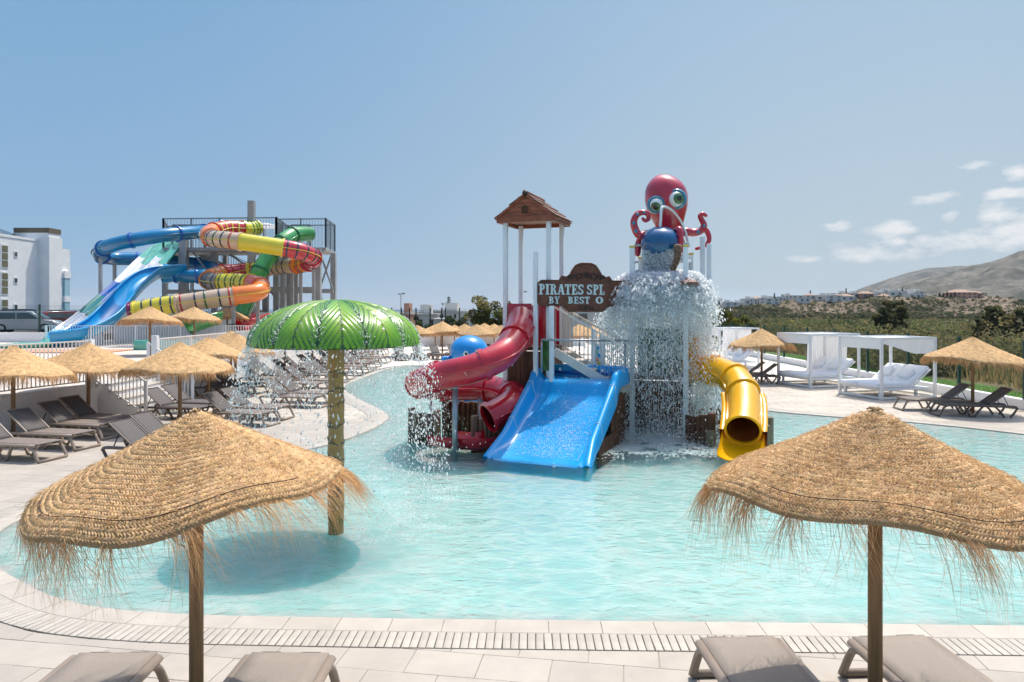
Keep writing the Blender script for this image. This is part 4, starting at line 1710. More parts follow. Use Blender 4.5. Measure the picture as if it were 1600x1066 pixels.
# gable boards, front and back
Wg = 1.08 + 2 * ov
for sgn, base in ((-1, C0 - Vv * .10), (1, C0 + Vv * 1.22)):
    nb_ = 5
    for i in range(nb_):
        z0, z1 = ZE + .15 + i * (ZR - ZE - .15) / nb_, ZE + .15 + (i + 1) * (ZR - ZE - .15) / nb_ - .006
        h0 = Wg / 2 * (1 - (z0 - ZE - .13) / (ZR - ZE - .10)); h1 = Wg / 2 * (1 - (z1 - ZE - .13) / (ZR - ZE - .10))
        h0, h1 = max(h0, .02), max(h1, .01)
        mb = MB(); mb.prism([(-h0, z0), (h0, z0), (h1, z1), (-h1, z1)], .04 + .004 * (i % 2), frame4(base)); mb.build('gable_board', M['roofwood'], tw, world=True)
# arched niche in the front gable
base = C0 - Vv * .135
arch = [(-.09, 0), (.09, 0)] + [(.09 * math.cos(a), .13 + .09 * math.sin(a)) for a in np.linspace(0, math.pi, 9)]
mb = MB(); mb.prism([(x * 1.3, z * 1.15 - .02) for x, z in arch], .03, frame4(base + UP * (ZE + .18))); fr_ = mb.build('arch_frame', M['roofwood'], tw, world=True)
for i in range(5):
    x = -.075 + i * .0375
    mb = MB(); mb.prism([(x - .016, 0), (x + .016, 0), (x + .016, .13 + .075 * math.sqrt(max(0, 1 - (x / .09) ** 2))), (x - .016, .13 + .075 * math.sqrt(max(0, 1 - (x / .09) ** 2)))], .02, frame4(base - Vv * .02 + UP * (ZE + .18))); mb.build('slat', M['plank'], fr_, world=True)
mb = MB(); mb.beam(base - U * .16 + UP * (ZE + .165), base + U * .16 + UP * (ZE + .165), .06, .025); mb.build('sill', M['roofwood'], tw, world=True)
mb = MB(); mb.ellipsoid(C0 - Vv * .14 + UP * (ZR + .03), (.07, .09, .07), 12, 8); mb.build('ridge_end', M['carve'], tw, world=True)
# shingled slopes
sh = MB(); sh.box((0, 0, 0), (.158, .26, .022), bev=.006); sh_me = sh.mesh('shingle', M['shingle'])
for s in (-1, 1):
    e = C0 + U * s * (Wg / 2 + .06) - Vv * .17 + UP * (ZE + .09)
    r_ = C0 - Vv * .17 + UP * (ZR + .03)
    Ls = (r_ - e).length
    dirs = (r_ - e).normalized()
    nn = dirs.cross(Vv) * (1 if s < 0 else -1)
    if nn.z < 0:
        nn = -nn
    tx = dirs.cross(nn)
    mb = MB(); mb.beam((e + r_) / 2 + Vv * 0 - nn * .02, (e + r_) / 2 + Vv * 1.46 - nn * .02, Ls, .03, up=nn); mb.build('roof_board', M['roofwood'], tw, world=True)
    for i in range(4):
        for j in range(9):
            p = e + dirs * (Ls * (i + .55) / 4) + Vv * (.08 + j * .163 + (.05 if i % 2 else 0)) + nn * (.012 + .012 * rnd.random())
            Mx = Matrix((tx, dirs, nn)).transposed().to_4x4() @ Matrix.Rotation(R(-5), 4, 'X') @ Matrix.Rotation(R(rnd.uniform(-3, 3)), 4, 'Z')
            o = inst('shingle', sh_me, tw, p - FL)
            o.rotation_euler = Mx.to_euler()
mb = MB(); mb.tube([C0 - Vv * .18 + UP * (ZR + .055), C0 + Vv * 1.3 + UP * (ZR + .055)], .05, 8); mb.build('ridge_cap', M['shingle'], tw, world=True)
# platform, plank enclosure below it, red entry panels above it
mb = MB(); mb.box((FL + BR) / 2 + UP * 2.06, (1.12, 1.16, .09), M=MS); mb.build('platform', M['plank'], tw, world=True)
SP = FL + U * .70 - Vv * .02
plank_wall(tw, FL + U * .06 + Vv * .02, FR - U * .06 + Vv * .02, FLOOR, 2.0, 9)
plank_wall(tw, FR + Vv * .08, BR - Vv * .06, FLOOR, 2.0, 8)
plank_wall(tw, FL + Vv * .08, BL - Vv * .06, FLOOR, 2.0, 8)
for a, c in ((FL + U * .06, FL + U * .66), (FR - U * .30 + Vv * .02, FR - U * .06 + Vv * .02)):
    mb = MB(); mb.beam(a + UP * 2.62, c + UP * 2.62, .04, 1.02 if a == FL + U * .06 else 1.0, bev=.01); mb.build('red_panel', M['red'], tw, world=True)
mb = MB(); mb.beam(BL + U * .06 + UP * 2.6, BR - U * .06 + UP * 2.6, .04, .98); mb.build('red_panel', M['red'], tw, world=True)

# --- sign
S0 = at(837, 500, 16.35); S0.z = 0
PBF = Vector((2.90, 16.98, 0))              # front-left post of the bucket tower
sg = thing('pirate_sign', 'carved brown wooden sign with pale raised lettering and scroll crest', 'sign', S0)
post(sg, 'post', S0, FLOOR, 4.33, .10)
dS = (PBF - S0); dS.z = 0
LS = dS.length
ux = dS.normalized()
uy = Vector((-ux.y, ux.x, 0))
MSg = Matrix((ux, uy, UP)).transposed().to_4x4()


def sfr(x, y, z):
    m4 = MSg.copy(); m4.translation = S0 + ux * x + uy * y + UP * z
    return m4


zb, zt = 3.06, 3.68
Hc = LS / 2
outl = [(.02, .08), (.06, .05), (.12, 0), (.62, 0), (.74, -.09), (.80, -.13), (LS - .80, -.13), (LS - .74, -.09), (LS - .62, 0), (LS - .12, 0), (LS - .06, .05), (LS - .02, .08),
        (LS - .02, .54), (LS - .05, .56), (LS - .12, .62), (LS - .55, .62), (LS - .62, .72)]
crest = [(Hc + .48, .70), (Hc + .40, .76), (Hc + .33, .88), (Hc + .25, .98), (Hc + .13, 1.03), (Hc - .13, 1.03), (Hc - .25, .98), (Hc - .33, .88), (Hc - .40, .76), (Hc - .48, .70)]
outl = outl + crest + [(.62, .72), (.55, .62), (.12, .62), (.05, .56), (.02, .54)]
# ends of the crest sit inside the shoulders
mb = MB(); mb.prism(outl, .07, sfr(0, -.05, zb)); board = mb.build('sign_board', M['signwood'], sg, world=True)
inner_ = [(x + (Hc - x) * .035, z * .93 + .022) for x, z in outl]
for (xa, za), (xb, zb2) in zip(inner_, inner_[1:] + inner_[:1]):
    if (xa - xb) ** 2 + (za - zb2) ** 2 > .0002:
        mb = MB(); mb.beam(S0 + ux * xa - uy * .092 + UP * (zb + za), S0 + ux * xb - uy * .092 + UP * (zb + zb2), .014, .018); mb.build('border_strip', M['carve'] if False else M['signwood'], board, world=True)

# slab-serif letters drawn as strokes in a 0..1 box; each stroke a polygon
def arc(cx, cz, rx, rz, a0_, a1_, w, n=10):
    o_ = [(cx + rx * math.cos(R(a)), cz + rz * math.sin(R(a))) for a in np.linspace(a0_, a1_, n)]
    i_ = [(cx + (rx - w) * math.cos(R(a)), cz + (rz - w * .62) * math.sin(R(a))) for a in np.linspace(a1_, a0_, n)]
    return o_ + i_


def rect(x0, z0, x1, z1):
    return [(x0, z0), (x1, z0), (x1, z1), (x0, z1)]


GLY = {
    'P': (.66, [rect(.10, 0, .32, 1), rect(0, 0, .44, .10), rect(0, .90, .34, 1), arc(.34, .72, .32, .28, -90, 90, .19), rect(.30, .44, .36, .55), rect(.30, .89, .36, 1)]),
    'I': (.44, [rect(.11, 0, .33, 1), rect(0, 0, .44, .10), rect(0, .90, .44, 1)]),
    'R': (.76, [rect(.10, 0, .32, 1), rect(0, 0, .40, .10), rect(0, .90, .34, 1), arc(.34, .74, .31, .26, -90, 90, .19), rect(.30, .48, .36, .59), rect(.30, .89, .36, 1), [(.36, .52), (.55, 0), (.78, 0), (.56, .52)], rect(.56, 0, .80, .10)]),
    'A': (.80, [[(.08, 0), (.20, 0), (.46, 1), (.34, 1)], [(.34, 1), (.58, 1), (.80, 0), (.56, 0)], rect(.20, .28, .62, .39), rect(0, 0, .30, .09), rect(.50, 0, .86, .09)]),
    'T': (.70, [rect(.24, 0, .46, 1), rect(.12, 0, .58, .10), rect(0, .88, .70, 1), rect(0, .72, .09, .90), rect(.61, .72, .70, .90)]),
    'E': (.68, [rect(.10, 0, .32, 1), rect(0, 0, .66, .11), rect(0, .89, .64, 1), rect(.30, .45, .50, .55), rect(.57, .10, .66, .30), rect(.55, .72, .64, .90), rect(.44, .36, .51, .64)]),
    'S': (.62, [arc(.31, .73, .30, .27, 20, 270, .20), arc(.31, .27, .31, .27, 90, -160, .20), rect(.53, .66, .61, .96), rect(.0, .04, .08, .34)]),
    'L': (.62, [rect(.10, 0, .32, 1), rect(0, 0, .62, .11), rect(0, .90, .44, 1), rect(.53, .10, .62, .34)]),
    'B': (.70, [rect(.10, 0, .32, 1), rect(0, 0, .38, .10), rect(0, .90, .38, 1), arc(.36, .75, .28, .25, -90, 90, .18), arc(.36, .27, .34, .27, -90, 90, .19), rect(.30, .46, .40, .55)]),
    'Y': (.76, [rect(.28, 0, .50, .46), rect(.16, 0, .62, .09), [(.04, 1), (.28, 1), (.50, .44), (.28, .42)], [(.58, 1), (.70, 1), (.50, .46), (.42, .42)], rect(0, .91, .34, 1), rect(.48, .91, .80, 1)]),
    'O': (.74, [arc(.37, .5, .37, .5, 0, 360, .21, 24)]),
}


def write(text, x0, x1, z0, h, gap=.10, space=.32):
    adv = sum((GLY[c][0] + gap) if c != ' ' else space for c in text) - gap
    sx = (x1 - x0) / adv
    x = x0
    for ch in text:
        if ch == ' ':
            x += space * sx; continue
        wd, polys = GLY[ch]
        mb = MB()
        for k, pl in enumerate(polys):
            mb.prism([(p[0] * sx, p[1] * h) for p in pl], .020 + .0012 * k, sfr(x, -.094, z0))
        mb.build('letter', M['letter'], board, world=True)
        x += (wd + gap) * sx


def sx_(px):                                  # distance along the sign for a photo column
    best = min(range(0, 400), key=lambda i: abs(800 + F * (S0.x + ux.x * i * .01) / (S0.y + ux.y * i * .01) - px))
    return best * .01


write('PIRATES SPL', sx_(840.5), sx_(942), zb + .275, .245, .085, .34)
write('BY', sx_(855.5), sx_(872), zb + .065, .165, .12)
write('BEST', sx_(885.5), sx_(919), zb + .065, .165, .12)
write('O', sx_(928), sx_(940), zb + .065, .165)
# crest carving: a small star knot with scrolls
mb = MB()
for k in range(9):
    a = 2 * math.pi * k / 9
    c = S0 + ux * Hc - uy * .10 + UP * (zb + .74)
    mb.tube([c, c + (ux * math.cos(a) * 1.3 + UP * math.sin(a)) * .085], [.018, .004], 6)
for s in (-1, 1):
    for r0, cx in ((.085, .17), (.06, .32), (.04, .42)):
        c = S0 + ux * (Hc + s * cx) - uy * .095 + UP * (zb + .70)
        mb.tube([c + (ux * math.cos(t_) * s + UP * math.sin(t_)) * r0 * (1 - t_ / 9) for t_ in np.linspace(-1.2, 5.4, 18)], [.014] * 18, 6)
mb.build('crest_carving', M['carve'], board, world=True)
mb = MB()
for s in (-1, 1):
    c = S0 + ux * (Hc + s * .12) - uy * .095 + UP * (zb - .04)
    mb.tube([c + (ux * math.cos(t_) * s + UP * math.sin(t_) * .7) * .06 * (1 - t_ / 9) for t_ in np.linspace(-1.2, 5.4, 14)], [.010] * 14, 6)
mb.ellipsoid(S0 + ux * Hc - uy * .095 + UP * (zb - .03), (.04, .02, .05), 8, 6)
mb.build('lower_carving', M['carve'], board, world=True)

# --- stairs from the landing behind the blue slide up to the tower platform, with railings
ldg = thing('play_stairs', 'cream stringer stairs with thin grey railings behind the blue slide', 'stairs', FR)
A0 = FR + U * .08 + Vv * .15 + UP * 2.10
A1 = FR + U * 1.75 + Vv * .15 + UP * 1.18
for dv in (0, .75):
    mb = MB(); mb.beam(A0 + Vv * dv - UP * .10, A1 + Vv * dv - UP * .10, .05, .20); mb.build('stringer', M['tilesheet'], ldg, world=True)
    mb = MB(); mb.beam(A0 + Vv * dv + UP * .95, A1 + Vv * dv + UP * .95, .035, .035); mb.build('handrail', M['tilesheet'], ldg, world=True)
    mb = MB()
    for i in range(17):
        p = A0.lerp(A1, (i + .5) / 17) + Vv * dv
        mb.beam(p, p + UP * .95, .014, .014)
    tag(mb.build('balusters', M['steel'], ldg, world=True), kind='stuff')
for i in range(5):
    p = A0.lerp(A1, (i + .6) / 5) + Vv * .375
    mb = MB(); mb.box(p - UP * .02, (.3, .70, .035), M=MS); mb.build('tread', M['tilesheet'], ldg, world=True)
plank_wall(ldg, A0 + U * .03 + Vv * .05 - UP * 0, A1 - U * .15 + Vv * .05, FLOOR, 1.15, 14)
for i in range(4):
    p = FR + U * (.14 + i * .075) + Vv * .75
    mb = MB(); mb.box((p.x, p.y, 2.62), (.068, .03, 1.1), M=MS, bev=.006); mb.build('slat', M['tilesheet'], ldg, world=True)
# landing deck with railing, palm panel and the little colour panel
LD = FR + U * 1.75 + Vv * .1
ld = thing('slide_landing', 'landing with grey rail and white posts at the top of the wide blue slide', 'landing', LD)
mb = MB(); mb.box(Vector((1.78, 16.98, 1.30)), (2.0, .55, .08), rz=R(-24.5)); mb.build('landing_floor', M['tilesheet'], ld, world=True)
r0, r1 = at(846, 531, 16.1), at(990, 533, 16.95)
mb = MB(); mb.tube([r0, r1], .026, 8); mb.build('top_rail', M['steel'], ld, world=True)
mb = MB(); mb.tube([at(846, 534, 16.1), at(846, 582, 16.1)], .026, 8); mb.tube([at(977, 534, 16.9), at(977, 600, 16.9)], .026, 8); mb.build('rail_post', M['steel'], ld, world=True)
p = at(853, 555, 16.3)
mb = MB(); mb.box(p, (.155, .03, .72), M=MS, bev=.01); mb.build('palm_panel', M['palmpanel'], ld, world=True)
for px, Y, y0 in ((862, 16.25, 478), (927.5, 16.7, 514), (941, 16.9, 520)):
    a = at(px, y0, Y)
    mb = MB(); mb.box((a.x, a.y, (a.z + 1.2) / 2), (.10, .10, a.z - 1.2 + 2.4) if False else (.10, .10, a.z - 1.2), M=MS, bev=.01)
    mb.v = [(x, y, z + (a.z + 1.2) / 2 - (a.z + 1.2) / 2) for x, y, z in mb.v]
    mb.build('post', M['postwhite'], ld, world=True)
p = at(934.5, 557, 16.72)
mb = MB(); mb.box(p, (.16, .03, .58), M=MS, bev=.01); pn = mb.build('colour_panel', M['twhite'], ld, world=True)
for dx, dz, m, r_ in ((-.03, .1, 'tteal', .045), (.03, .02, 'bluewhale', .04), (-.02, -.08, 'torange', .045), (.03, -.16, 'tyellow', .035), (.0, .2, 'tblue2', .035)):
    mb = MB(); mb.ellipsoid(p + U * dx - Vv * .02 + UP * dz, (r_, .012, r_ * 1.2), 10, 6, M=MS); mb.build('painted_shape', M[m], pn, world=True)

# --- wide blue slide
SB = R(-24.5)
su, sv = Vector((math.cos(SB), math.sin(SB), 0)), Vector((-math.sin(SB), math.cos(SB), 0))
B0 = Vector((.46, 13.90, 0))
bs = thing('wide_slide', 'wide bright blue water slide with raised rims running into the pool', 'slide', B0)
prof = [(-.05, -.05, .03), (.0, -.02, .04), (.10, .02, .06), (.40, .12, .14), (.8, .28, .22), (1.3, .56, .28), (1.75, .82, .32), (2.0, .96, .34), (2.12, 1.05, .34), (2.20, 1.20, .30), (2.28, 1.34, .22),
        (2.40, 1.385, .20), (2.75, 1.39, .21), (3.02, 1.40, .21), (3.10, 1.42, .20)]
pp = []
for (s0, z0, h0), (s1, z1, h1) in zip(prof, prof[1:]):
    for k in range(5):
        t_ = k / 5
        pp.append((s0 + (s1 - s0) * t_, z0 + (z1 - z0) * t_, h0 + (h1 - h0) * t_))
pp.append(prof[-1])
# smooth the polyline
for _ in range(4):
    pp = [pp[0]] + [tuple((pp[i - 1][k] + 2 * pp[i][k] + pp[i + 1][k]) / 4 for k in range(3)) for i in range(1, len(pp) - 1)] + [pp[-1]]
rows = []
for s, z, h in pp:
    fl = .10 * max(0, 1 - s / .6) if s < .6 else 0
    hw = 1.03 + fl
    cs = [(-hw - .03, -.10), (-hw - .02, h * .8), (-hw + .0, h + .015), (-hw + .04, h + .035), (-hw + .09, h + .03), (-hw + .125, h), (-hw + .16, h * .45), (-hw + .20, .04), (-hw + .27, .0), (-hw * .5, .0)]
    cs = cs + [(0, 0)] + [(-x, zz) for x, zz in reversed(cs)]
    rows.append([B0 + su * x + sv * s + UP * (z + zz) for x, zz in cs])
mb = MB(True); mb.strip(rows); mb.strip([[p - UP * .018 for p in r_] for r_ in rows]); chute = mb.build('chute', M['blue'], bs, world=True)
# back wall, upper lip, jet pipe and nozzles
bw = MB(True)
brow = []
for x, dz in [(-1.05, .10), (-1.0, .19), (-.9, .235), (-.6, .245), (0, .245), (.6, .245), (.9, .235), (1.0, .19), (1.05, .10)]:
    brow.append([B0 + su * x + sv * (3.0 + ds) + UP * (1.42 + (dz if k else -.12) + dk) for k, ds, dk in ((0, .0, 0), (1, .02, -.02), (1, .06, .015), (1, .13, .012), (1, .17, -.03), (0, .2, 0))])
bw.strip(brow); bw.build('back_wall', M['blue'], bs, world=True)
mb = MB(); mb.tube([B0 + su * -.86 + sv * 2.93 + UP * 1.50, B0 + su * .86 + sv * 2.93 + UP * 1.50], .035, 8); mb.build('jet_pipe', M['tnavy'], bs, world=True)
for x in (-.55, -.02, .50):
    c = B0 + su * x + sv * 2.9 + UP * 1.53
    mb = MB(); mb.tube(smooth_path([c, c + UP * .05 - sv * .01, c + UP * .06 - sv * .06, c + UP * .02 - sv * .10], 3), .02, 7); mb.build('jet_nozzle', M['hose'], bs, world=True)
for s in (-1, 1):
    for q in (1.0, 2.02):
        mb = MB()
        k = min(range(len(pp)), key=lambda i: abs(pp[i][0] - q))
        r_ = rows[k]
        seg = r_[:9] if s < 0 else r_[12:]
        mb.tube([p + UP * .006 for p in seg], .006, 5); mb.build('seam', M['twhite'], bs, world=True)
# plank skirt under the right side and behind
plank_wall(bs, B0 + su * .98 + sv * .95, B0 + su * .98 + sv * 3.0, FLOOR, .30, 10)
plank_wall(bs, B0 + su * .97 + sv * 1.9, B0 + su * .97 + sv * 3.0, .30, 1.1, 6)
plank_wall(bs, B0 - su * .97 + sv * 1.9, B0 - su * .97 + sv * 3.0, FLOOR, 1.0, 6)
# --- bucket tower
BF = [PBF, PBF + U * 1.26, PBF + Vv * 1.2, PBF + U * 1.26 + Vv * 1.2]
bt = thing('bucket_tower', 'white posts with planks and palm panel carrying the navy tipping bucket', 'play tower', PBF)
for p, zt_ in zip(BF, (4.48, 4.46, 4.30, 4.36)):
    post(bt, 'post', p, FLOOR, zt_, .115, cap='capyellow')
for p, zt_ in ((PBF + U * 1.52 + Vv * 1.45, 4.82), (PBF + U * 1.68 + Vv * 1.5, 4.65)):
    post(bt, 'post', p, FLOOR, zt_, .12)
for a, c in ((BF[0], BF[2]), (BF[1], BF[3]), (BF[2], BF[3])):
    mb = MB(); mb.beam(a + UP * 4.12, c + UP * 4.22, .05, .06); mb.build('cross_bar', M['postwhite'], bt, world=True)
cB = (BF[0] + BF[3]) / 2
# low hipped splash roof under the bucket
mb = MB()
rim_ = [cB + U * x * .92 + Vv * y * .92 + UP * 3.62 for x, y in ((-1, -1), (1, -1), (1, 1), (-1, 1))]
top_ = [cB + U * x * .25 + Vv * y * .25 + UP * 3.92 for x, y in ((-1, -1), (1, -1), (1, 1), (-1, 1))]
mb.strip([rim_, top_], False, True); mb.strip([[p - UP * .05 for p in rim_], rim_], False, True); mb.f.append((4, 5, 6, 7)); mb.s.append(False)
mb.build('splash_roof', M['shingle'], bt, world=True)
mb = MB(); mb.box(cB + UP * 1.36, (1.3, 1.25, .08), M=MS); mb.build('platform', M['plank'], bt, world=True)
n_p = 6
for i in range(n_p):
    p = BF[2] + U * (1.26 * (i + .5) / n_p) - Vv * .4
    mb = MB(); mb.box(p + UP * 1.95, (1.26 / n_p - .01, .04, 1.12), M=MS, bev=.01); mb.build('palm_board', M['palmpanel'], bt, world=True)
plank_wall(bt, BF[0] + U * .06 + Vv * .04 - U * .35, BF[1] - U * .06 + Vv * .04, FLOOR, 1.28, 13)
plank_wall(bt, BF[1] + Vv * .08, BF[3] - Vv * .06, FLOOR, 1.28, 9)
# orange box where the yellow tube starts
ob = BF[1] + U * .14 + Vv * .25
for dv in (0, .55):
    mb = MB(); mb.box(ob + Vv * dv + UP * 1.85, (.24, .04, 1.05), M=MS, bev=.01); mb.build('orange_panel', M['orangepanel'], bt, world=True)
mb = MB(); mb.box(ob + Vv * .275 + U * .10 + UP * 1.85, (.04, .52, 1.03), M=MS, bev=.01); mb.build('orange_panel', M['orangepanel'], bt, world=True)

# tipping bucket, rope, hose
bk = thing('tipping_bucket', 'navy blue round bucket tipped over and pouring out water', 'bucket', at(1031, 378, 17.25))
bc = at(1031, 376, 17.2)
tilt = Matrix.Rotation(SA, 3, 'Z') @ Matrix.Rotation(R(18), 3, 'X')
prof_b = [(.001, .335), (.14, .325), (.28, .275), (.39, .18), (.45, .05), (.46, -.07), (.44, -.19), (.41, -.26), (.385, -.25), (.41, -.15), (.42, -.05), (.40, .06), (.33, .18), (.2, .25), (.001, .27)]
mb = MB(); mb.lathe(prof_b, 36, bc, tilt); mb.build('bucket_shell', M['bucket'], bk, world=True)
mb = MB(); mb.tube([bc - U * .62 + Vv * 0 - UP * .10, bc + U * .66 - UP * .10], .03, 8); mb.build('axle', M['steel'], bk, world=True)
rp_ = smooth_path([at(1059, 384, 16.75), at(1059, 398, 16.72), at(1055, 412, 16.7), at(1049, 425, 16.7)], 7)
rope_t = thing('rope', 'thick twisted brown rope hanging at the right of the tipping bucket', 'rope', rp_[0])
for s in range(3):
    mb = MB(True)
    pth = []
    for i, p in enumerate(rp_):
        a = i * .62 + s * 2.094
        pth.append(p + U * math.cos(a) * .045 + Vv * math.sin(a) * .045)
    mb.tube(pth, [.052 * (1 - .3 * i / len(rp_)) for i in range(len(rp_))], 8)
    mb.build('strand', M['rope'], rope_t, world=True)
hp = smooth_path([at(1031.5, 358, 17.15), at(1032.5, 340, 17.15), at(1033.5, 326, 17.2), at(1039, 323.5, 17.3), at(1049, 328, 17.5), at(1061, 342, 17.7), at(1070, 360, 17.8), at(1077, 386, 17.8)], 7)
mb = MB(); mb.tube(hp, .032, 10); tag(mb.build('water_hose', M['hose']), 'bent white pipe arching over the navy bucket in front of the octopus', 'pipe')

# --- octopus
oc = thing('octopus_figure', 'big red octopus figure with bulging green eyes on top of the splash tower', 'octopus figure', at(1042, 395, 18.0))
OY = 18.0
axis = [(1036, 272.5, 1), (1036.5, 274, 9), (1037.5, 278, 17), (1039, 285, 25), (1040, 295, 31), (1041, 306, 33.2), (1041.5, 317, 33), (1042, 327, 31), (1043, 337, 27.5), (1044.5, 347, 23.5), (1046, 357, 20.5), (1047, 368, 20), (1047, 380, 24), (1046, 392, 29), (1046, 400, 30)]
mb = MB(True)
rows = []
for px, py, rr in axis:
    c = at(px, py, OY)
    rad = rr / F * OY
    rows.append([c + Vector((math.cos(a) * rad, math.sin(a) * rad * .92, 0)) for a in np.linspace(0, 2 * math.pi, 36, endpoint=False)])
# denser: catmull between rows
cols = list(zip(*rows))
cols = [smooth_path(list(c), 3) for c in cols]
mb.strip([list(r_) for r_ in zip(*cols)], True, True)
mb.build('body', M['octo'], oc, world=True)


def eye(px, py, r_px, dxp, dzp, yy):
    c = at(px, py, yy)
    r_ = r_px / F * yy
    tocam = (Vector((0, 0, 3)) - c).normalized()
    look = (tocam + Vector((dxp, 0, dzp))).normalized()
    q = tocam.to_track_quat('Z', 'Y').to_matrix()
    mb = MB(); mb.lathe([(r_ * 1.32, -.16), (r_ * 1.34, -.02), (r_ * 1.22, .05), (r_ * 1.02, .075), (r_ * .9, .05)], 28, c, q); sock = mb.build('eye_socket', M['octoteal'], oc, world=True)
    mb = MB(); mb.ellipsoid(c, (r_, r_, r_), 26, 16); ball = mb.build('eyeball', M['eyewhite'], oc, world=True)
    q2 = look.to_track_quat('Z', 'Y').to_matrix()
    for nm, m, a, lift in (('iris', 'iris', R(42), .006), ('pupil', 'pupil', R(19), .011)):
        rr = r_ + lift
        mb = MB(); mb.lathe([(max(1e-4, rr * math.sin(a * k / 6)), rr * math.cos(a * k / 6)) for k in range(7)], 24, c, q2); mb.build(nm, M[m], ball, world=True)


eye(1025.5, 320, 10.8, -.16, -.42, 17.62)
eye(1056, 311.5, 12.6, .45, .12, 17.58)


def tentacle(pts, r0_, r1_, spots=()):
    P = smooth_path([at(*p) for p in pts], 6)
    n_ = len(P)
    mb = MB(True); mb.tube(P, [r0_ + (r1_ - r0_) * i / (n_ - 1) for i in range(n_)], 12)
    mb.ellipsoid(P[-1], (r1_, r1_, r1_), 10, 6)
    o = mb.build('tentacle', M['octo'], oc, world=True)
    for i in spots:
        k = int(i * (n_ - 1))
        rr = r0_ + (r1_ - r0_) * i
        mb = MB(); mb.ellipsoid(P[k] + (Vector((0, 0, 3)) - P[k]).normalized() * rr * .8, (rr * .55, rr * .5, rr * .55), 10, 6); mb.build('sucker', M['octoteal'], o, world=True)


tentacle([(1030, 366, 17.7), (1012, 366, 17.4), (999, 368, 17.3), (992, 357, 17.3), (990.5, 345, 17.3), (996, 335, 17.3), (1005, 332, 17.3), (1012, 335, 17.3), (1013, 342, 17.3), (1008, 345, 17.3), (1004.5, 342, 17.3)], .115, .04, (.28, .38, .5, .62))
tentacle([(1030, 364, 17.7), (1010, 366, 17.6), (1000, 376, 17.6), (996.5, 388, 17.6), (996, 396, 17.6)], .10, .085)
tentacle([(1054, 372, 17.8), (1070, 362, 17.9), (1082, 364, 17.9), (1094, 361, 17.9), (1100, 353, 17.9), (1097, 345, 17.9), (1094, 338, 17.9), (1098, 334.5, 17.9), (1103, 337, 17.9)], .12, .045, (.35, .5))
tentacle([(1088, 362, 18.0), (1101, 359, 18.0), (1107, 367, 18.0), (1107.5, 377, 18.0), (1100, 385, 18.0), (1088, 389, 18.0)], .085, .04)
tentacle([(1052, 362, 17.5), (1060, 358, 17.1), (1063, 366, 17.0), (1063, 380, 17.0), (1060, 391, 17.0)], .09, .06)
mb = MB(); mb.box(at(1047, 404, OY), (.95, .85, .2), M=MS, bev=.03); mb.build('base', M['postwhite'], oc, world=True)

# --- tube slides
def tube_slide(name, label, cat, pts, rad, sections, m_flange, n=18, per=8, flange=1.12, fl_w=.05, th=.03, lining=None):
    """pts: world points; sections: list of (end fraction, material); open pipe with wall thickness"""
    P = smooth_path(pts, per)
    P = resample(P, .12 if rad < .5 else .25)
    t = thing(name, label, cat, (P[-1].x, P[-1].y, 0))
    # parallel frames
    fr_ = []
    x = None
    for i, p in enumerate(P):
        d = (P[min(i + 1, len(P) - 1)] - P[max(i - 1, 0)]).normalized()
        if x is None:
            x = Vector((0, 0, 1)).cross(d).normalized()
        x = Vector((0, 0, 1)).cross(d)
        if x.length < .05:
            x = Vector((1, 0, 0))
        x.normalize()
        fr_.append((p, d, x, d.cross(x).normalized()))
    N = len(P) - 1
    i0 = 0
    for endf, m in sections:
        i1 = max(i0 + 1, round(endf * N))
        mb = MB(True)
        ro, ri = [], []
        for i in range(i0, i1 + 1):
            p, d, a, b_ = fr_[i]
            ro.append([p + (a * math.cos(q) + b_ * math.sin(q)) * rad for q in np.linspace(0, 2 * math.pi, n, endpoint=False)])
            ri.append([p + (a * math.cos(q) + b_ * math.sin(q)) * (rad - th) for q in np.linspace(0, 2 * math.pi, n, endpoint=False)])
        mb.strip(ro, True, True)
        if lining is None:
            mb.strip(ri, True, True)
        sec_ = mb.build('tube_section', M[m], t, world=True)
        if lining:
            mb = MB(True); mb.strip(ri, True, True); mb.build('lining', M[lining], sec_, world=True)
        # joint flange
        p, d, a, b_ = fr_[i1]
        Mx = Matrix((a, b_, d)).transposed()
        mb = MB(); mb.lathe([(rad * .97, -fl_w), (rad * flange, -fl_w), (rad * flange, fl_w), (rad * .97, fl_w)], n * 2, p, Mx, smooth=False, closed=True); mb.build('flange', M[m_flange if isinstance(m_flange, str) else m], t, world=True)
        i0 = i1
        # side seams where the two half shells are bolted
        mb = MB()
        for s in (0, math.pi):
            st_ = max(0, i1 - (i1 - 0))
        del mb
    mb = MB()
    for s in (1, -1):
        rw = []
        for i in range(0, N + 1):
            p, d, a, b_ = fr_[i]
            rw.append([p + a * s * rad * .98 + b_ * .02, p + a * s * rad * 1.10 + b_ * .018, p + a * s * rad * 1.10 - b_ * .018, p + a * s * rad * .98 - b_ * .02])
        mb.strip(rw, True, True)
    mb.build('seam_flange', M[sections[0][1]], t, world=True)
    return t, fr_, N


RS, frs, NR = tube_slide('red_tube_slide', 'glossy red spiral tube slide winding down from the roofed tower', 'tube slide',
                         [at(815, 497, 16.75), at(812, 513, 16.3), at(802, 533, 15.7), at(783, 556, 15.2), at(745, 574, 15.0), at(705, 584, 15.15), at(672, 592, 15.6), at(656, 599, 16.3), at(668, 604, 17.0), at(705, 606, 17.45),
                          at(752, 606, 17.5), at(790, 612, 17.0), at(803, 624, 16.3), at(793, 636, 15.8), at(765, 652, 15.55)],
                         .315, [(.12, 'red'), (.24, 'red'), (.37, 'red'), (.50, 'red'), (.62, 'red'), (.74, 'red'), (.86, 'red'), (1.0, 'red')], 'red', lining='redin')
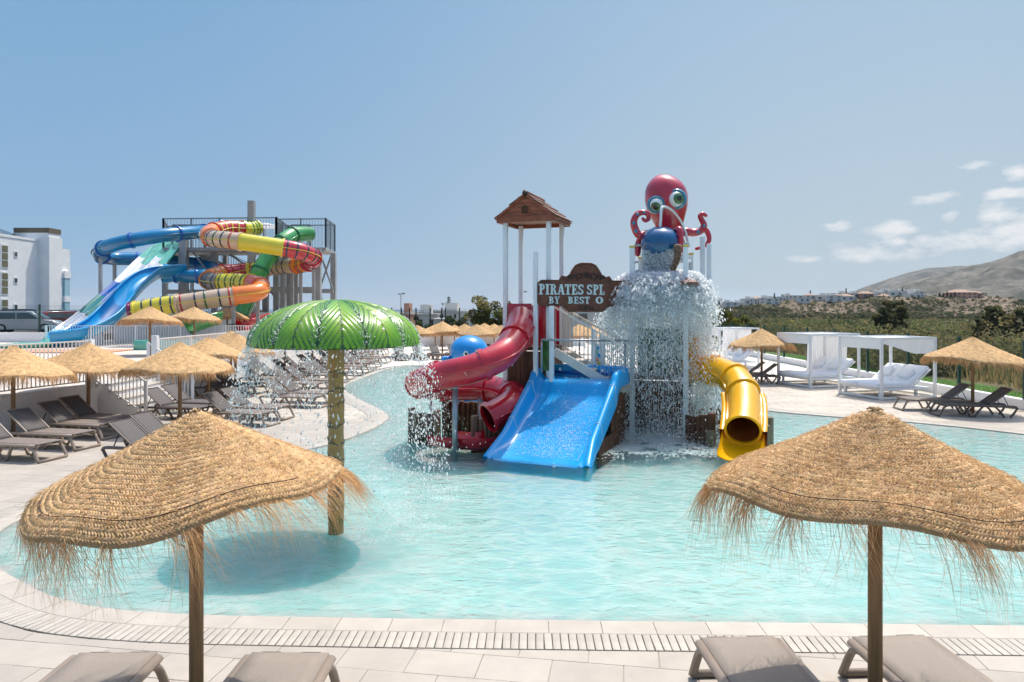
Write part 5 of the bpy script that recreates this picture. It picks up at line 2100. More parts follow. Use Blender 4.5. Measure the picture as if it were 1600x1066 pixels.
# run-out trough
mb = MB(True)
rows = []
tr_p = smooth_path([at(768, 662, 15.55), at(745, 672, 15.45), at(715, 679, 15.7), at(690, 683, 16.1)], 6)
for i, p in enumerate(tr_p):
    d = (tr_p[min(i + 1, len(tr_p) - 1)] - tr_p[max(0, i - 1)]).normalized()
    a = UP.cross(d).normalized()
    q = Vector((p.x, p.y, .12 - .10 * i / len(tr_p)))
    rows.append([q + a * .42 * math.cos(w) + UP * (.30 * (1 - math.sin(w)) - .18) for w in np.linspace(0, math.pi, 14)])
mb.strip(rows); mb.strip([[p + UP * .02 for p in r_] for r_ in rows]); mb.build('run_out', M['red'], RS, world=True)
sp = at(711, 640, 15.1)
mb = MB(); mb.tube([(sp.x, sp.y, FLOOR), (sp.x, sp.y, at(711, 606, 15.1).z)], .062, 14); mb.build('support_column', M['steel'], RS, world=True)
mb = MB(); mb.tube([(sp.x, sp.y, at(711, 606, 15.1).z - .02), (sp.x, sp.y, at(711, 592, 15.1).z)], [.07, .12], 10); mb.build('support_bracket', M['greysteel'], RS, world=True)
sp = at(752, 640, 17.3)
mb = MB(); mb.tube([(sp.x, sp.y, FLOOR), (sp.x, sp.y, at(752, 622, 17.3).z)], [.05, .10], 10); mb.build('support_column', M['greysteel'], RS, world=True)

YS, fry, NY = tube_slide('yellow_tube_slide', 'glossy yellow tube slide curving down to the pool at the right of the splash tower', 'tube slide',
                         [at(1076, 578, 17.3), at(1095, 577, 17.05), at(1117, 579, 16.7), at(1138, 586, 16.3), at(1154, 599, 15.85), at(1162, 619, 15.4), at(1163, 645, 14.95), at(1161, 671, 14.45)],
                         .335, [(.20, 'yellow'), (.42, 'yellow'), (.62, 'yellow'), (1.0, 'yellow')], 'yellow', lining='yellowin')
mb = MB(True)
p, d, a, b_ = fry[-1]
rows = []
for k in range(9):
    t_ = k / 8
    q = p + Vector((d.x, d.y, 0)).normalized() * (.80 * t_ - .12)
    q.z = p.z - .345 - (p.z - .345 + .03) * t_ ** .8
    rows.append([q + a * (.40 + .06 * t_) * math.cos(w) + UP * (.34 * (1 - .55 * t_)) * (1 - math.sin(w)) for w in np.linspace(0, math.pi, 14)])
mb.strip(rows); mb.strip([[x_ + UP * .02 for x_ in r_] for r_ in rows]); mb.build('run_out', M['yellow'], YS, world=True)
# bright side fins along the last tube piece
for s in (1, -1):
    mb = MB(True)
    rw = []
    for i in range(int(NY * .62), NY + 1):
        p, d, a, b_ = fry[i]
        t_ = (i - NY * .62) / (NY * .38)
        rw.append([p + a * s * .36 + UP * -.02, p + a * s * (.47) + UP * -.02, p + a * s * (.45) - UP * (.30 + .1 * t_), p + a * s * .36 - UP * (.30 + .1 * t_)])
    mb.strip(rw, True, True); mb.build('side_fin', M['yellow'], YS, world=True)

# --- log fences standing in the pool
def log_fence(label, a, c, z1, n, posts=(1, 1), m='oldplank', jag=.03, pz=.10, logs=True, name='log_fence'):
    a, c = Vector((a.x, a.y, 0)), Vector((c.x, c.y, 0))
    t = thing(name, label, 'log fence', (a.x, a.y, 0))
    d = c - a
    plank_wall(t, a + d.normalized() * .09, c - d.normalized() * .09, FLOOR, z1, n, m, .06, jag, 'log' if logs else 'plank', logs)
    for p, on in ((a, posts[0]), (c, posts[1])):
        if on:
            mb = MB(); mb.tube([(p.x, p.y, FLOOR), (p.x, p.y, z1 + pz - .02), (p.x, p.y, z1 + pz)], [.09, .09, .075], 12); mb.build('post', M[m], t, world=True)
    return t


log_fence('grey weathered log fence in front of the red slide mouth', gr(742, 689), gr(797, 691), .48, 6)
log_fence('weathered log fence standing alone left of the red slide run-out', gr(643, 677), gr(683, 681), .52, 6)
log_fence('dark log fence behind the grey support of the red slide', gr(696, 668), gr(785, 662), .62, 10, jag=.04, m='plank')
log_fence('wavy dark plank fence between the splash tower and the yellow slide mouth', gr(1066, 689), gr(1112, 697), .62, 8, (0, 1), m='plank', jag=.05)
log_fence('dark plank fence behind the yellow slide tube', gr(1084, 672), gr(1140, 674), .55, 9, (1, 0), m='plank', jag=.05)
for px, py, z, lab in ((1196.5, 706, .56, 'short log bollard with a pale tip at the right of the yellow slide mouth'), (1202, 694, .60, 'taller log bollard behind the one at the yellow slide mouth'), (1110, 698, .36, 'log bollard at the left of the yellow slide mouth')):
    p = gr(px, py)
    t = thing('log_bollard', lab, 'bollard', p)
    mb = MB(); mb.tube([(p.x, p.y, FLOOR), (p.x, p.y, z - .02), (p.x, p.y, z)], [.095, .092, .08], 12); mb.build('log', M['oldplank'], t, world=True)
    if 'pale' in lab:
        mb = MB(); mb.tube([(p.x, p.y, z), (p.x, p.y, z + .14)], [.055, .01], 8); mb.build('nozzle', M['hose'], t, world=True)
# pale blue slatted fence seen under the yellow tube
a, c = gr(1088, 640), gr(1140, 645)
a, c = at(1086, 640, 17.9), at(1137, 640, 17.9)
sf = thing('slat_fence', 'pale blue upright slats seen under the yellow tube', 'fence', (a.x, a.y, 0))
M['paleblue'] = mat('pale_blue_paint', (.36, .58, .66), .35, var=.12, vscale=2)
for i in range(10):
    p = a.lerp(c, (i + .5) / 10)
    mb = MB(); mb.box((p.x, p.y, .52), (.07, .03, 1.3), bev=.006); mb.build('slat', M['paleblue'], sf, world=True)
# --- spray fittings
p = gr(673, 672)
t = thing('spray_nozzle', 'small steel spray fitting with two bent nozzles left of the red slide', 'spray fitting', p)
mb = MB(); mb.tube([(p.x, p.y, FLOOR), (p.x, p.y, .82)], .035, 10); mb.build('pipe', M['steel'], t, world=True)
for s in (-1, 1):
    mb = MB(); mb.tube(smooth_path([(p.x, p.y, .78), (p.x + s * .14, p.y, .86), (p.x + s * .26, p.y, 1.0)], 4), .03, 8); mb.build('nozzle', M['steel'], t, world=True)
# --- blue whale head toy behind the red tube
wc = at(733, 556, 24.0)
wh = thing('whale_figure', 'round blue whale toy with a small eye behind the red tube', 'whale figure', (wc.x, wc.y, 0))
mb = MB(); mb.ellipsoid((wc.x, wc.y, 1.55), (.66, .70, .56), 28, 18); mb.tube([(wc.x, wc.y, FLOOR), (wc.x, wc.y, 1.3)], [.40, .5], 20); mb.build('body', M['bluewhale'], wh, world=True)
mb = MB(); mb.ellipsoid((wc.x - .06, wc.y - .66, 1.52), (.10, .06, .10), 16, 10); e_ = mb.build('eye', M['eyewhite'], wh, world=True)
mb = MB(); mb.ellipsoid((wc.x - .06, wc.y - .715, 1.52), (.05, .02, .05), 12, 8); mb.build('pupil', M['pupil'], e_, world=True)
for s in (-1, 1):
    mb = MB(True); mb.tube(smooth_path([(wc.x + s * .55, wc.y, 1.2), (wc.x + s * .78, wc.y - .1, 1.32), (wc.x + s * .92, wc.y - .15, 1.26)], 4), [.12] * 4 + [.09] * 4 + [.04], 10); mb.build('fin', M['bluewhale'], wh, world=True)

# ------------------------------------------------------------------ green palm fountain
mp_ = Vector(gr(525, 805)); mp_.z = 0
mf = thing('palm_fountain', 'green palm leaf water umbrella on a ringed bamboo pole, dripping from its rim', 'water fountain', mp_)
RM, ZRIM, ZTOP = 1.20, 2.49, 3.13
NFR = 12
for k in range(NFR):
    V, Fc, T = [], [], []
    nu, nv = 64, 29
    a_c = 2 * math.pi * (k + .5) / NFR + .05
    half = math.pi / NFR
    for i in range(nu + 1):
        u = i / nu
        for j in range(nv):
            v = -1 + 2 * j / (nv - 1)
            th = a_c + v * half * .995
            rr = RM * math.sin(u * math.pi / 2 * 1.0) * (1 - .0 * u)
            bul = (1 - v * v)
            zz = ZRIM + (ZTOP - ZRIM) * math.cos(u * math.pi / 2) ** .92
            zz -= .045 * u * (1 - bul) * (1 - .6 * u)
            # leaflets slant away from the midrib towards the rim
            ph = (u * 9.5 - abs(v) * (2.2 + 2.0 * u)) if abs(v) > .03 else 0
            leafl = ph - math.floor(ph)
            hair = math.sin(ph * 2 * math.pi)
            rad = rr * (1 + .020 * bul * u) + .006 * hair * u
            V.append((rad * math.cos(th), rad * math.sin(th), zz + .010 * hair * (u > .06)))
            ed = abs(leafl - .5) * 2
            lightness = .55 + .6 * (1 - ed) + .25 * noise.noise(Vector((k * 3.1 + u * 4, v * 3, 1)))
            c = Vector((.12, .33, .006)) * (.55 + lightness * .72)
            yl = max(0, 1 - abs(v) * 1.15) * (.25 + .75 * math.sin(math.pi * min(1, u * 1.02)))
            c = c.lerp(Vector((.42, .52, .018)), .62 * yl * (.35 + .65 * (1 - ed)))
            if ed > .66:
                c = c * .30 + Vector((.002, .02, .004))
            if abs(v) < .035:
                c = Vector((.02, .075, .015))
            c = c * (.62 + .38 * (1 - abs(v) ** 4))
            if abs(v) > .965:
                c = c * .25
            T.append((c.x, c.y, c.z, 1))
    for i in range(nu):
        for j in range(nv - 1):
            a = i * nv + j
            Fc.append((a, a + 1, a + nv + 1, a + nv))
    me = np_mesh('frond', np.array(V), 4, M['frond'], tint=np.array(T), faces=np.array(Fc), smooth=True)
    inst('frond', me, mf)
mb = MB(True)
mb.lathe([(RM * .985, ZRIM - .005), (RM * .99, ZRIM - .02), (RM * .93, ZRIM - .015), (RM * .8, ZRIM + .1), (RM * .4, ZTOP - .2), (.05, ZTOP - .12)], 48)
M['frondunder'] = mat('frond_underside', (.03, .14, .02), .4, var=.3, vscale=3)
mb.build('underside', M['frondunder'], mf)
mb = MB(True)
prof = []
zz = FLOOR
while zz < ZTOP - .15:
    prof.append((.115 + .006 * math.sin(zz * 9), zz)); zz += .05
mb.lathe(prof, 20); mb.build('pole', M['palmpole'], mf)
for i, z in enumerate([.10, .34, .52, .86, 1.10, 1.34, 1.62, 1.80, 2.06]):
    mb = MB(True)
    sl = rnd.uniform(-.25, .25)
    mb.tube([(.117 * math.cos(a), .117 * math.sin(a), z + .05 * math.cos(a + i) * (1 + sl) + .012 * math.sin(a * 5 + i)) for a in np.linspace(0, 2 * math.pi, 25)], [.004 + .006 * abs(math.sin(q * 1.3 + i)) for q in range(25)], 6)
    mb.build('leaf_scar', M['polering'], mf)
    for q in range(2):
        a = -1.57 + rnd.uniform(-1.2, 1.2)
        mb = MB(); mb.tube([(.118 * math.cos(a), .118 * math.sin(a), z - .05), (.122 * math.cos(a + .06), .122 * math.sin(a + .06), z + .04)], [.008, .002], 5); mb.build('scar_thorn', M['polering'], mf)

# ------------------------------------------------------------------ slide tower on the terrace
def frac_of(pts, idxs, per=8):
    P = smooth_path(pts, per)
    L = [0]
    for a, b_ in zip(P, P[1:]):
        L.append(L[-1] + (b_ - a).length)
    return [L[min(len(L) - 1, int(i * per))] / L[-1] for i in idxs]


tb = [at(345, 352, 49), at(322, 361, 47.5), at(295, 364, 45.5), at(255, 368, 43.8), at(207, 376, 43), at(170, 385, 43.2), at(156, 393, 44.4), at(160, 401, 46), at(178, 404, 47.2), at(215, 405, 48),
      at(262, 408, 48.6), at(310, 413, 48.8), at(336, 420, 48.2), at(338, 427, 46.8), at(320, 431, 45.9), at(300, 432, 45.7), at(276, 430.5, 45.6)]
BT, frb, NB = tube_slide('blue_tube_slide', 'dark blue tube slide looping out to the left of the grey slide tower', 'tube slide', tb, .44,
                         [(f, 'tblue') for f in frac_of(tb, (1.2, 2.6, 4, 5.4, 7, 9, 11, 13, 14.6))] + [(1.0, 'tblue')], 'tnavy', flange=1.16, fl_w=.06)
# flared mouth and open trough
p, d, a, b_ = frb[-1]
mb = MB(True); mb.lathe([(.44, -.3), (.47, .1), (.60, .5), (.66, .75), (.63, .75), (.56, .5), (.42, .1), (.40, -.3)], 24, p + UP * .05, Matrix((a, b_, d)).transposed(), closed=True); mb.build('flared_mouth', M['tblue2'], BT, world=True)


def trough(parent, name, pts, half, h, m, n=15, per=8, th=.05, taper=None):
    P = resample(smooth_path(pts, per), .35)
    rows = []
    for i, p in enumerate(P):
        d = P[min(i + 1, len(P) - 1)] - P[max(0, i - 1)]
        a = UP.cross(d).normalized()
        nn = d.cross(a).normalized()
        w = half * (1 if taper is None else taper(i / (len(P) - 1)))
        rows.append([p + a * w * math.cos(q) + nn * h * (1 - math.sin(q)) for q in np.linspace(math.pi, 0, n)])
    mb = MB(True); mb.strip(rows); mb.strip([[p - UP * th for p in r_] for r_ in rows]); o = mb.build(name, m, parent, world=True)
    for k in (0, -1):
        mb = MB(); mb.tube([r_[k] for r_ in rows], .07, 7); mb.build('rim', m, o, world=True)
    return P, rows


trough(BT, 'open_trough', [at(282, 431, 46.0), at(262, 433, 45.2), at(240, 438, 44.4), at(216, 456, 43.2), at(190, 486, 41.8), at(162, 514, 40.2), at(125, 533, 38.8), at(80, 541, 38)], .72, .70, M['tblue2'])

st_pts = [at(402, 356, 47.4), at(384, 358, 46.5), at(355, 357, 45.5), at(335, 361, 44.5), at(325, 367, 43.5), at(335, 373.5, 42.6), at(352, 375, 42.2), at(378, 378, 42), at(412, 383, 42), at(445, 388, 42.2),
          at(470, 393, 42.6), at(487, 401, 43.4), at(489, 408, 44.4), at(475, 413, 45.4), at(450, 416, 46.2), at(425, 418.5, 46.8), at(400, 421, 47), at(375, 424, 46.8), at(350, 427, 46), at(331, 432, 44.8),
          at(326, 438, 43.6), at(338, 441, 42.8), at(362, 441, 42.4), at(385, 442, 41.9), at(402, 445, 41.5), at(408, 452, 40.9), at(398, 458, 40.3), at(370, 462, 39.9), at(340, 466, 39.6), at(300, 472, 39.3), at(262, 477, 39.1), at(232, 482, 39.0), at(206, 488, 38.9)]
st_sec = [(1.3, 'tyellow', 'tgreen', 4), (3, 'tred', 'tyellow', 4), (4.6, 'torange', 'tyellow', 0), (7, 'tbeige', 'bandnavy', 6), (9, 'tyellow', None, 0), (11.3, 'tred', 'bandnavy', 5), (12.6, 'tred', 'bandnavy', 3), (13.4, 'torange', 'bandnavy', 3),
          (15.4, 'tbeige', 'bandnavy', 5), (16.4, 'tyellow', 'bandred', 2), (18, 'tred', 'bandred', 2), (20, 'torange', 'tyellow', 3), (21.4, 'tgrey', 'bandnavy', 5), (23.2, 'tyellow', 'bandgreen', 5), (24.4, 'tpink', None, 0), (27, 'torange', None, 0),
          (29.6, 'tbeige', 'bandnavy', 5), (31.8, 'tyellow', 'bandnavy', 5), (32, 'tpurple', None, 0)]
fr_idx = frac_of(st_pts, [s[0] for s in st_sec])
ST, frs2, NS = tube_slide('striped_tube_slide', 'multicoloured banded tube slide winding in front of the grey slide tower', 'tube slide', st_pts, .52,
                          [(f, s[1]) for f, s in zip(fr_idx, st_sec)], None, flange=1.13, fl_w=.05)
secs = [o for o in ST.children if o.name.startswith('tube_section')]
f0 = 0
for sec, f1, (_, m, bm_, nbd) in zip(secs, fr_idx, st_sec):
    for k in range(nbd):
        i = round((f0 + (f1 - f0) * (k + .6) / nbd) * NS)
        p, d, a, b_ = frs2[i]
        mm = bm_
        if m == 'tbeige':
            mm = ('bandred', 'bandnavy', 'bandgreen', 'bandnavy', 'bandred', 'bandnavy')[k % 6]
        mb = MB(); mb.lathe([(.525, -.045), (.535, -.045), (.535, .045), (.525, .045)], 26, p, Matrix((a, b_, d)).transposed(), closed=True); mb.build('colour_band', M[mm], sec, world=True)
    f0 = f1
gpts = [at(484, 366, 48.4), at(462, 366, 47.2), at(447, 373, 46.2), at(432, 388, 45.4), at(414, 410, 44.8), at(400, 436, 44.2), at(386, 470, 43.6), at(376, 494, 43.2)]
GS, frg, NG = tube_slide('green_tube_slide', 'straight green dotted tube slide dropping steeply from the right platform', 'tube slide', gpts, .52,
                         [(f, 'tgreen') for f in frac_of(gpts, (1.4, 2.6, 3.6, 4.6, 5.6))] + [(1, 'tgreen')], 'bandgreen', flange=1.14)
gsec = [o for o in GS.children if o.name.startswith('tube_section')]
mb = MB()
for i in range(6, NG - 4, 3):
    p, d, a, b_ = frg[i]
    for w in (-2.4, -1.9, -1.4, -.9, -.4):
        nn = (a * math.cos(w + .25 * (i % 2)) + b_ * math.sin(w + .25 * (i % 2)))
        mb.box(p + nn * .522, (.09, .09, .01), M=nn.to_track_quat('Z', 'Y').to_matrix())
tag(mb.build('studs', M['bandgreen'], gsec[1], world=True), kind='stuff')

# racer: four lanes side by side, each a chain of coloured pieces
rc_pts = [at(280, 372, 48.8), at(262, 386, 48), at(240, 408, 46.8), at(208, 442, 44.9), at(174, 473, 43), at(136, 505, 41), at(98, 529, 39.2), at(58, 540, 38.3), at(10, 542, 38.0)]
RC = thing('lane_slide', 'wide straight lane slide in teal, white and blue pieces beside the blue tube', 'slide', at(20, 545, 38))
RP = resample(smooth_path(rc_pts, 8), .4)
nR = len(RP) - 1
cuts = [0, .17, .34, .47, .60, .72, .80, 1.0]
cmat = ['tteal', 'twhite', 'tnavy', 'tdkteal', 'twhite', 'tblue2', 'tteal']
LW = .66
for ln in range(4):
    cu = [0] + [min(1, c + (.035 if ln % 2 else 0)) for c in cuts[1:-1]] + [1]
    for k in range(7):
        i0, i1 = round(cu[k] * nR), round(cu[k + 1] * nR)
        mb = MB(True); rows = []
        for i in range(i0, i1 + 1):
            d = RP[min(i + 1, nR)] - RP[max(0, i - 1)]
            a = UP.cross(d).normalized()
            nn = d.cross(a).normalized()
            c = RP[i] + a * (ln - 1.5) * LW
            rows.append([c + a * (u * LW / 2) + nn * hh for u, hh in ((-1, .16), (-.9, .17), (-.8, .05), (-.5, 0), (0, -.01), (.5, 0), (.8, .05), (.9, .17), (1, .16))])
        mb.strip(rows); mb.strip([[p - UP * .06 for p in r_] for r_ in rows]); mb.build('lane_section', M[cmat[k] if (k or ln % 2 == 0) else 'tteal'], RC, world=True)

TW_ = thing('slide_tower', 'grey steel slide tower with railed platforms behind the coloured tubes', 'tower', at(400, 545, 48))


def col(px, Y, ztop, w=.32, nm='column', zb=TZ):
    p = at(px, 500, Y)
    mb = MB(); mb.box((p.x, p.y, (ztop + zb) / 2), (w, w, ztop - zb)); mb.build(nm, M['greysteel'], TW_, world=True)
    return p


for px, Y, zt_, w in ((287, 47.5, 7.9, .5), (258, 51, 7.0, .32), (335, 48.6, 7.0, .36), (352, 52, 7.0, .3), (393, 46.9, 10.2, .40), (415, 49.5, 7.0, .36), (432, 49, 7.0, .36), (443, 50.5, 7.0, .36), (452, 50, 7.0, .3), (497, 47.6, 7.1, .40), (521, 50.5, 7.0, .36), (463, 52, 7.0, .3)):
    col(px, Y, zt_, w)
for px, Y, y1 in ((157, 44.4, 402), (179, 47.4, 412), (443, 46.1, 425), (470, 45.6, 424), (490, 44.4, 420), (457, 46.4, 424), (403, 41.2, 466), (365, 40, 472), (232, 39.1, 494), (300, 45.6, 442)):
    col(px, Y, at(px, y1, Y).z, .17, 'slide_support')
zf = 7.15
pl = [at(255, 500, 47.6), at(432, 500, 47.0), at(450, 500, 51.5), at(262, 500, 52)]
pr = [at(431, 500, 48.2), at(509, 500, 48), at(523, 500, 51.5), at(440, 500, 52)]
for poly, zz in ((pl, zf), (pr, zf + .05)):
    mb = MB()
    mb._add([(p.x, p.y, zz) for p in poly] + [(p.x, p.y, zz - .22) for p in poly], [(0, 1, 2, 3), (7, 6, 5, 4), (0, 4, 5, 1), (1, 5, 6, 2), (2, 6, 7, 3), (3, 7, 4, 0)], False)
    mb.build('platform', M['greysteel'], TW_, world=True)
    for a, c in zip(poly, poly[1:] + poly[:1]):
        q0, q1 = Vector((a.x, a.y, zz)), Vector((c.x, c.y, zz))
        L = (q1 - q0).length
        rl = MB(); rl.beam(q0 + UP * 1.95, q1 + UP * 1.95, .07, .07); rl.build('top_rail', M['darkrail'], TW_, world=True)
        bars = MB()
        n = int(L / .20)
        for i in range(n):
            p = q0.lerp(q1, (i + .5) / n)
            bars.box(p + UP * 1.0, (.018, .018, 1.9))
        tag(bars.build('balusters', M['darkrail'], TW_, world=True), kind='stuff')
        n = max(1, round(L / 1.9))
        for i in range(n + 1):
            p = q0.lerp(q1, i / n)
            rl = MB(); rl.box(p + UP * 1.0, (.09, .09, 2.0)); rl.build('rail_post', M['darkrail'], TW_, world=True)
for x0, x1, yb, Y in ((415, 521, 455, 49.8), (420, 500, 452, 47.6), (255, 420, 391, 47.8), (255, 420, 456, 50)):
    a, c = at(x0, yb, Y), at(x1, yb, Y)
    mb = MB(); mb.beam(a, c, .2, .3); mb.build('beam', M['greysteel'], TW_, world=True)
for (xa, ya), (xb, yb), Y in (((500, 395), (519, 450), 49.5), ((519, 395), (500, 450), 49.6), ((300, 392), (325, 425), 48), ((425, 458), (452, 500), 49.8), ((500, 460), (510, 490), 49.5), ((330, 400), (300, 440), 50), ((360, 398), (420, 440), 50), ((345, 440), (400, 400), 50.4), ((400, 480), (440, 520), 49)):
    mb = MB(); mb.beam(at(xa, ya, Y), at(xb, yb, Y), .11, .11); mb.build('brace', M['greysteel'], TW_, world=True)
# gate frames on the platforms and a zigzag stair behind
for px, w, Y in ((295, 50, 48.2), (368, 50, 48.0), (470, 30, 48.9)):
    a, c = at(px - w / 2, 352, Y), at(px + w / 2, 352, Y)
    mb = MB(); mb.beam(a, c, .1, .1); mb.beam(a, Vector((a.x, a.y, zf)), .1, .1); mb.beam(c, Vector((c.x, c.y, zf)), .1, .1)
    m_ = (a + c) / 2
    mb.beam(a.lerp(c, .2) - UP * .6, m_, .05, .05); mb.beam(a.lerp(c, .8) - UP * .6, m_, .05, .05)
    mb.build('gate_frame', M['darkrail'], TW_, world=True)
for i in range(2):
    a, c = at(300, 392, 51), at(410, 450, 51)
    if i:
        a, c = at(412, 452, 51.8), at(300, 510, 51.8)
    for dy in (0, 1.0):
        mb = MB(); mb.beam(a + Vector((0, dy, 0)), c + Vector((0, dy, 0)), .06, .25); mb.build('stair_stringer', M['greysteel'], TW_, world=True)
        mb = MB(); mb.beam(a + Vector((0, dy, 1.1)), c + Vector((0, dy, 1.1)), .05, .05)
        n = 28
        for k in range(n):
            p = a.lerp(c, (k + .5) / n) + Vector((0, dy, 0))
            mb.beam(p, p + UP * 1.1, .02, .02)
        tag(mb.build('stair_rail', M['darkrail'], TW_, world=True), kind='stuff')
    for k in range(20):
        p = a.lerp(c, (k + .5) / 20) + Vector((0, .5, 0))
        mb = MB(); mb.box(p, (.28, 1.0, .04)); mb.build('stair_tread', M['greysteel'], TW_, world=True)
for px, Y in ((352, 49.8), (415, 50.2)):
    p = at(px, 500, Y)
    t = thing('sunshade', 'small pale sunshade on the slide tower platform' + (' behind the tall grey column' if px > 400 else ' left of the tall grey column'), 'sunshade', (p.x, p.y, zf))
    mb = MB(True); mb.lathe([(.01, 2.0), (.5, 1.9), (.95, 1.7), (.93, 1.68), (.01, 1.92)], 16, (p.x, p.y, zf)); mb.build('canopy', M['curtain'], t, world=True)
    mb = MB(); mb.tube([(p.x, p.y, zf), (p.x, p.y, zf + 1.95)], .03, 8); mb.build('pole', M['whitepaint'], t, world=True)
# pieces of the landing area behind the terrace parasols
rp2 = [at(338, 508, 39), at(322, 512, 38.4), at(300, 520, 37.8)]
t = thing('green_run_out', 'green half-pipe run-out between the terrace parasols', 'slide end', rp2[-1])
trough(t, 'channel', rp2, .6, .7, M['tgreen'], per=6)
t = thing('red_run_out', 'red and yellow run-out at the terrace behind the green fountain', 'slide end', at(398, 520, 42))
trough(t, 'channel', [at(415, 507, 44), at(398, 512, 43), at(380, 519, 42)], .6, .7, M['tred'], per=6)
mb = MB(); mb.box(at(395, 523, 41), (1.6, .4, .35), bev=.05); mb.build('edge_block', M['tyellow'], t, world=True)
t = thing('teal_run_out', 'pale teal run-out wall seen through the terrace railing', 'slide end', at(250, 560, 36))
mb = MB(); mb.box((-17.5, 35.6, TZ + .25), (3.2, .25, .5), bev=.05); mb.build('side_wall', M['tteal'], t, world=True)
b = MB(); b.box((-21, 47, TZ + .9), (11, .25, 1.9)); tag(b.build('service_wall', M['whitewall']), 'white service wall beneath the slide tower behind the terrace railing', 'wall')

# ------------------------------------------------------------------ car park, cars, fence, hotel block
b = MB(); b.box((-45, 72, 1.0), (36, 56, .7)); o = b.build('car_park', M['asphalt']); tag(o, kind='structure')
b = MB(); b.box((-36.5, 43.9, 1.22), (22, .25, .64)); tag(b.build('parking_wall', M['whitewall']), 'low white wall in front of the parked cars', 'wall')


def car(label, loc, rz, paint, tall=0.0, length=4.2):
    t = thing('parked_car', label, 'car', loc, rz, 'cars parked behind the low white wall')
    L = length; Wc = 1.75; H0 = .62
    body = [(-L / 2, .38), (-L / 2 + .02, .75), (-L / 2 + .06, .92 + tall * .3), (-L * .12, .96 + tall * .3), (L * .20, .95 + tall * .3), (L / 2 - .25, .82 + tall * .2), (L / 2 - .04, .62), (L / 2, .40), (L / 2 - .1, .25), (-L / 2 + .1, .25)]
    def loft(sidep, w0, w1, zc):
        mb = MB(True)
        rows = []
        for y, s in ((-1, .96), (-.93, 1.0), (0, 1.01), (.93, 1.0), (1, .96)):
            rows.append([Vector((x * s, y * (w0 if z < zc else w1) / 2, .25 + (z - .25) * (1 if abs(y) < .95 else .985))) for x, z in sidep])
        mb.strip(rows, True, True)
        n = len(sidep)
        mb.f.append(tuple(range(n))); mb.s.append(False)
        mb.f.append(tuple(range(4 * n, 5 * n))[::-1]); mb.s.append(False)
        return mb
    bd = loft(body, Wc, Wc, 99).build('body', M[paint], t)
    zr = 1.46 + tall
    gh = [(-L / 2 + .10, .90 + tall * .3), (-L / 2 + .28, zr - .10), (-L / 2 + .55, zr), (L * .02, zr + .01), (L * .12, zr - .05), (L * .30, .93 + tall * .3)]
    loft(gh, Wc * .98, Wc * .80, 1.1).build('roof', M[paint], t)
    # side glass: two panes each side; windscreen and rear glass
    zb_ = .97 + tall * .3
    for s in (-1, 1):
        yb, yt = s * Wc * .494, s * Wc * .408
        for x0, x1, tx0, tx1 in ((-L / 2 + .30, -.42, -L / 2 + .52, -.46), (-.34, L * .22, -.38, L * .085)):
            mb = MB()
            q = [Vector((x0, yb, zb_)), Vector((x1, yb, zb_)), Vector((tx1, yt, zr - .13)), Vector((tx0, yt, zr - .13))]
            off = Vector((0, s * .018, .006))
            mb._add([p + off for p in q] + [p - off for p in q], [(0, 1, 2, 3), (7, 6, 5, 4), (0, 4, 5, 1), (1, 5, 6, 2), (2, 6, 7, 3), (3, 7, 4, 0)], False)
            mb.build('side_window', M['glassdark'], t)
    mb = MB(); a0_, a1_ = Vector((L * .295, 0, .96 + tall * .3)), Vector((L * .135, 0, zr - .06))
    mb.beam(a0_ + Vector((.015, 0, .015)), a1_ + Vector((.015, 0, .015)), 1.25, .03, up=(1, 0, .6)); mb.build('windscreen', M['glassdark'], t)
    mb = MB(); mb.beam((-L / 2 + .10, 0, 1.0 + tall * .3), (-L / 2 + .27, 0, zr - .12), 1.2, .05, up=(-1, 0, .2)); mb.build('rear_window', M['glassdark'], t)
    for s in (-1, 1):
        mb = MB(); mb.box((-L / 2 + .10, s * .72, .80 + tall * .2), (.22, .26, .24), bev=.05); mb.build('tail_lamp', M['lampred'], t)
        mb = MB(); mb.box((L / 2 - .16, s * .66, .66), (.26, .32, .15), bev=.05); mb.build('headlight', M['lampclear'], t)
        for x in (-L * .30, L * .31):
            y = s * (Wc / 2 - .10)
            mb = MB(); mb.lathe([(.19, -.10), (.31, -.105), (.325, -.05), (.325, .05), (.31, .105), (.19, .10)], 20, (x, y, .325), Matrix.Rotation(R(90), 3, 'X'), closed=True); wv = mb.build('wheel', M['tyre'], t)
            mb = MB(); mb.lathe([(.001, .06 * 1), (.08, .07), (.19, .095), (.2, .02), (.001, .02)], 14, (x, y, .325), Matrix.Rotation(R(90 * s), 3, 'X')); mb.build('rim', M['rim'], wv)
    mb = MB(); mb.box((.02, 0, .80), (.012, Wc + .02, .9)) if False else mb.box((.02, -Wc / 2 - .002, .70), (.012, .012, .55)); mb.build('door_seam', M['clamp'], bd)
    mb = MB(); mb.box((-L / 2 + .05, 0, .45), (.18, Wc * .96, .20), bev=.06); mb.build('rear_bumper', M[paint], t)
    mb = MB(); mb.box((L / 2 - .06, 0, .43), (.18, Wc * .94, .22), bev=.07); mb.build('front_bumper', M[paint], t)
    return t


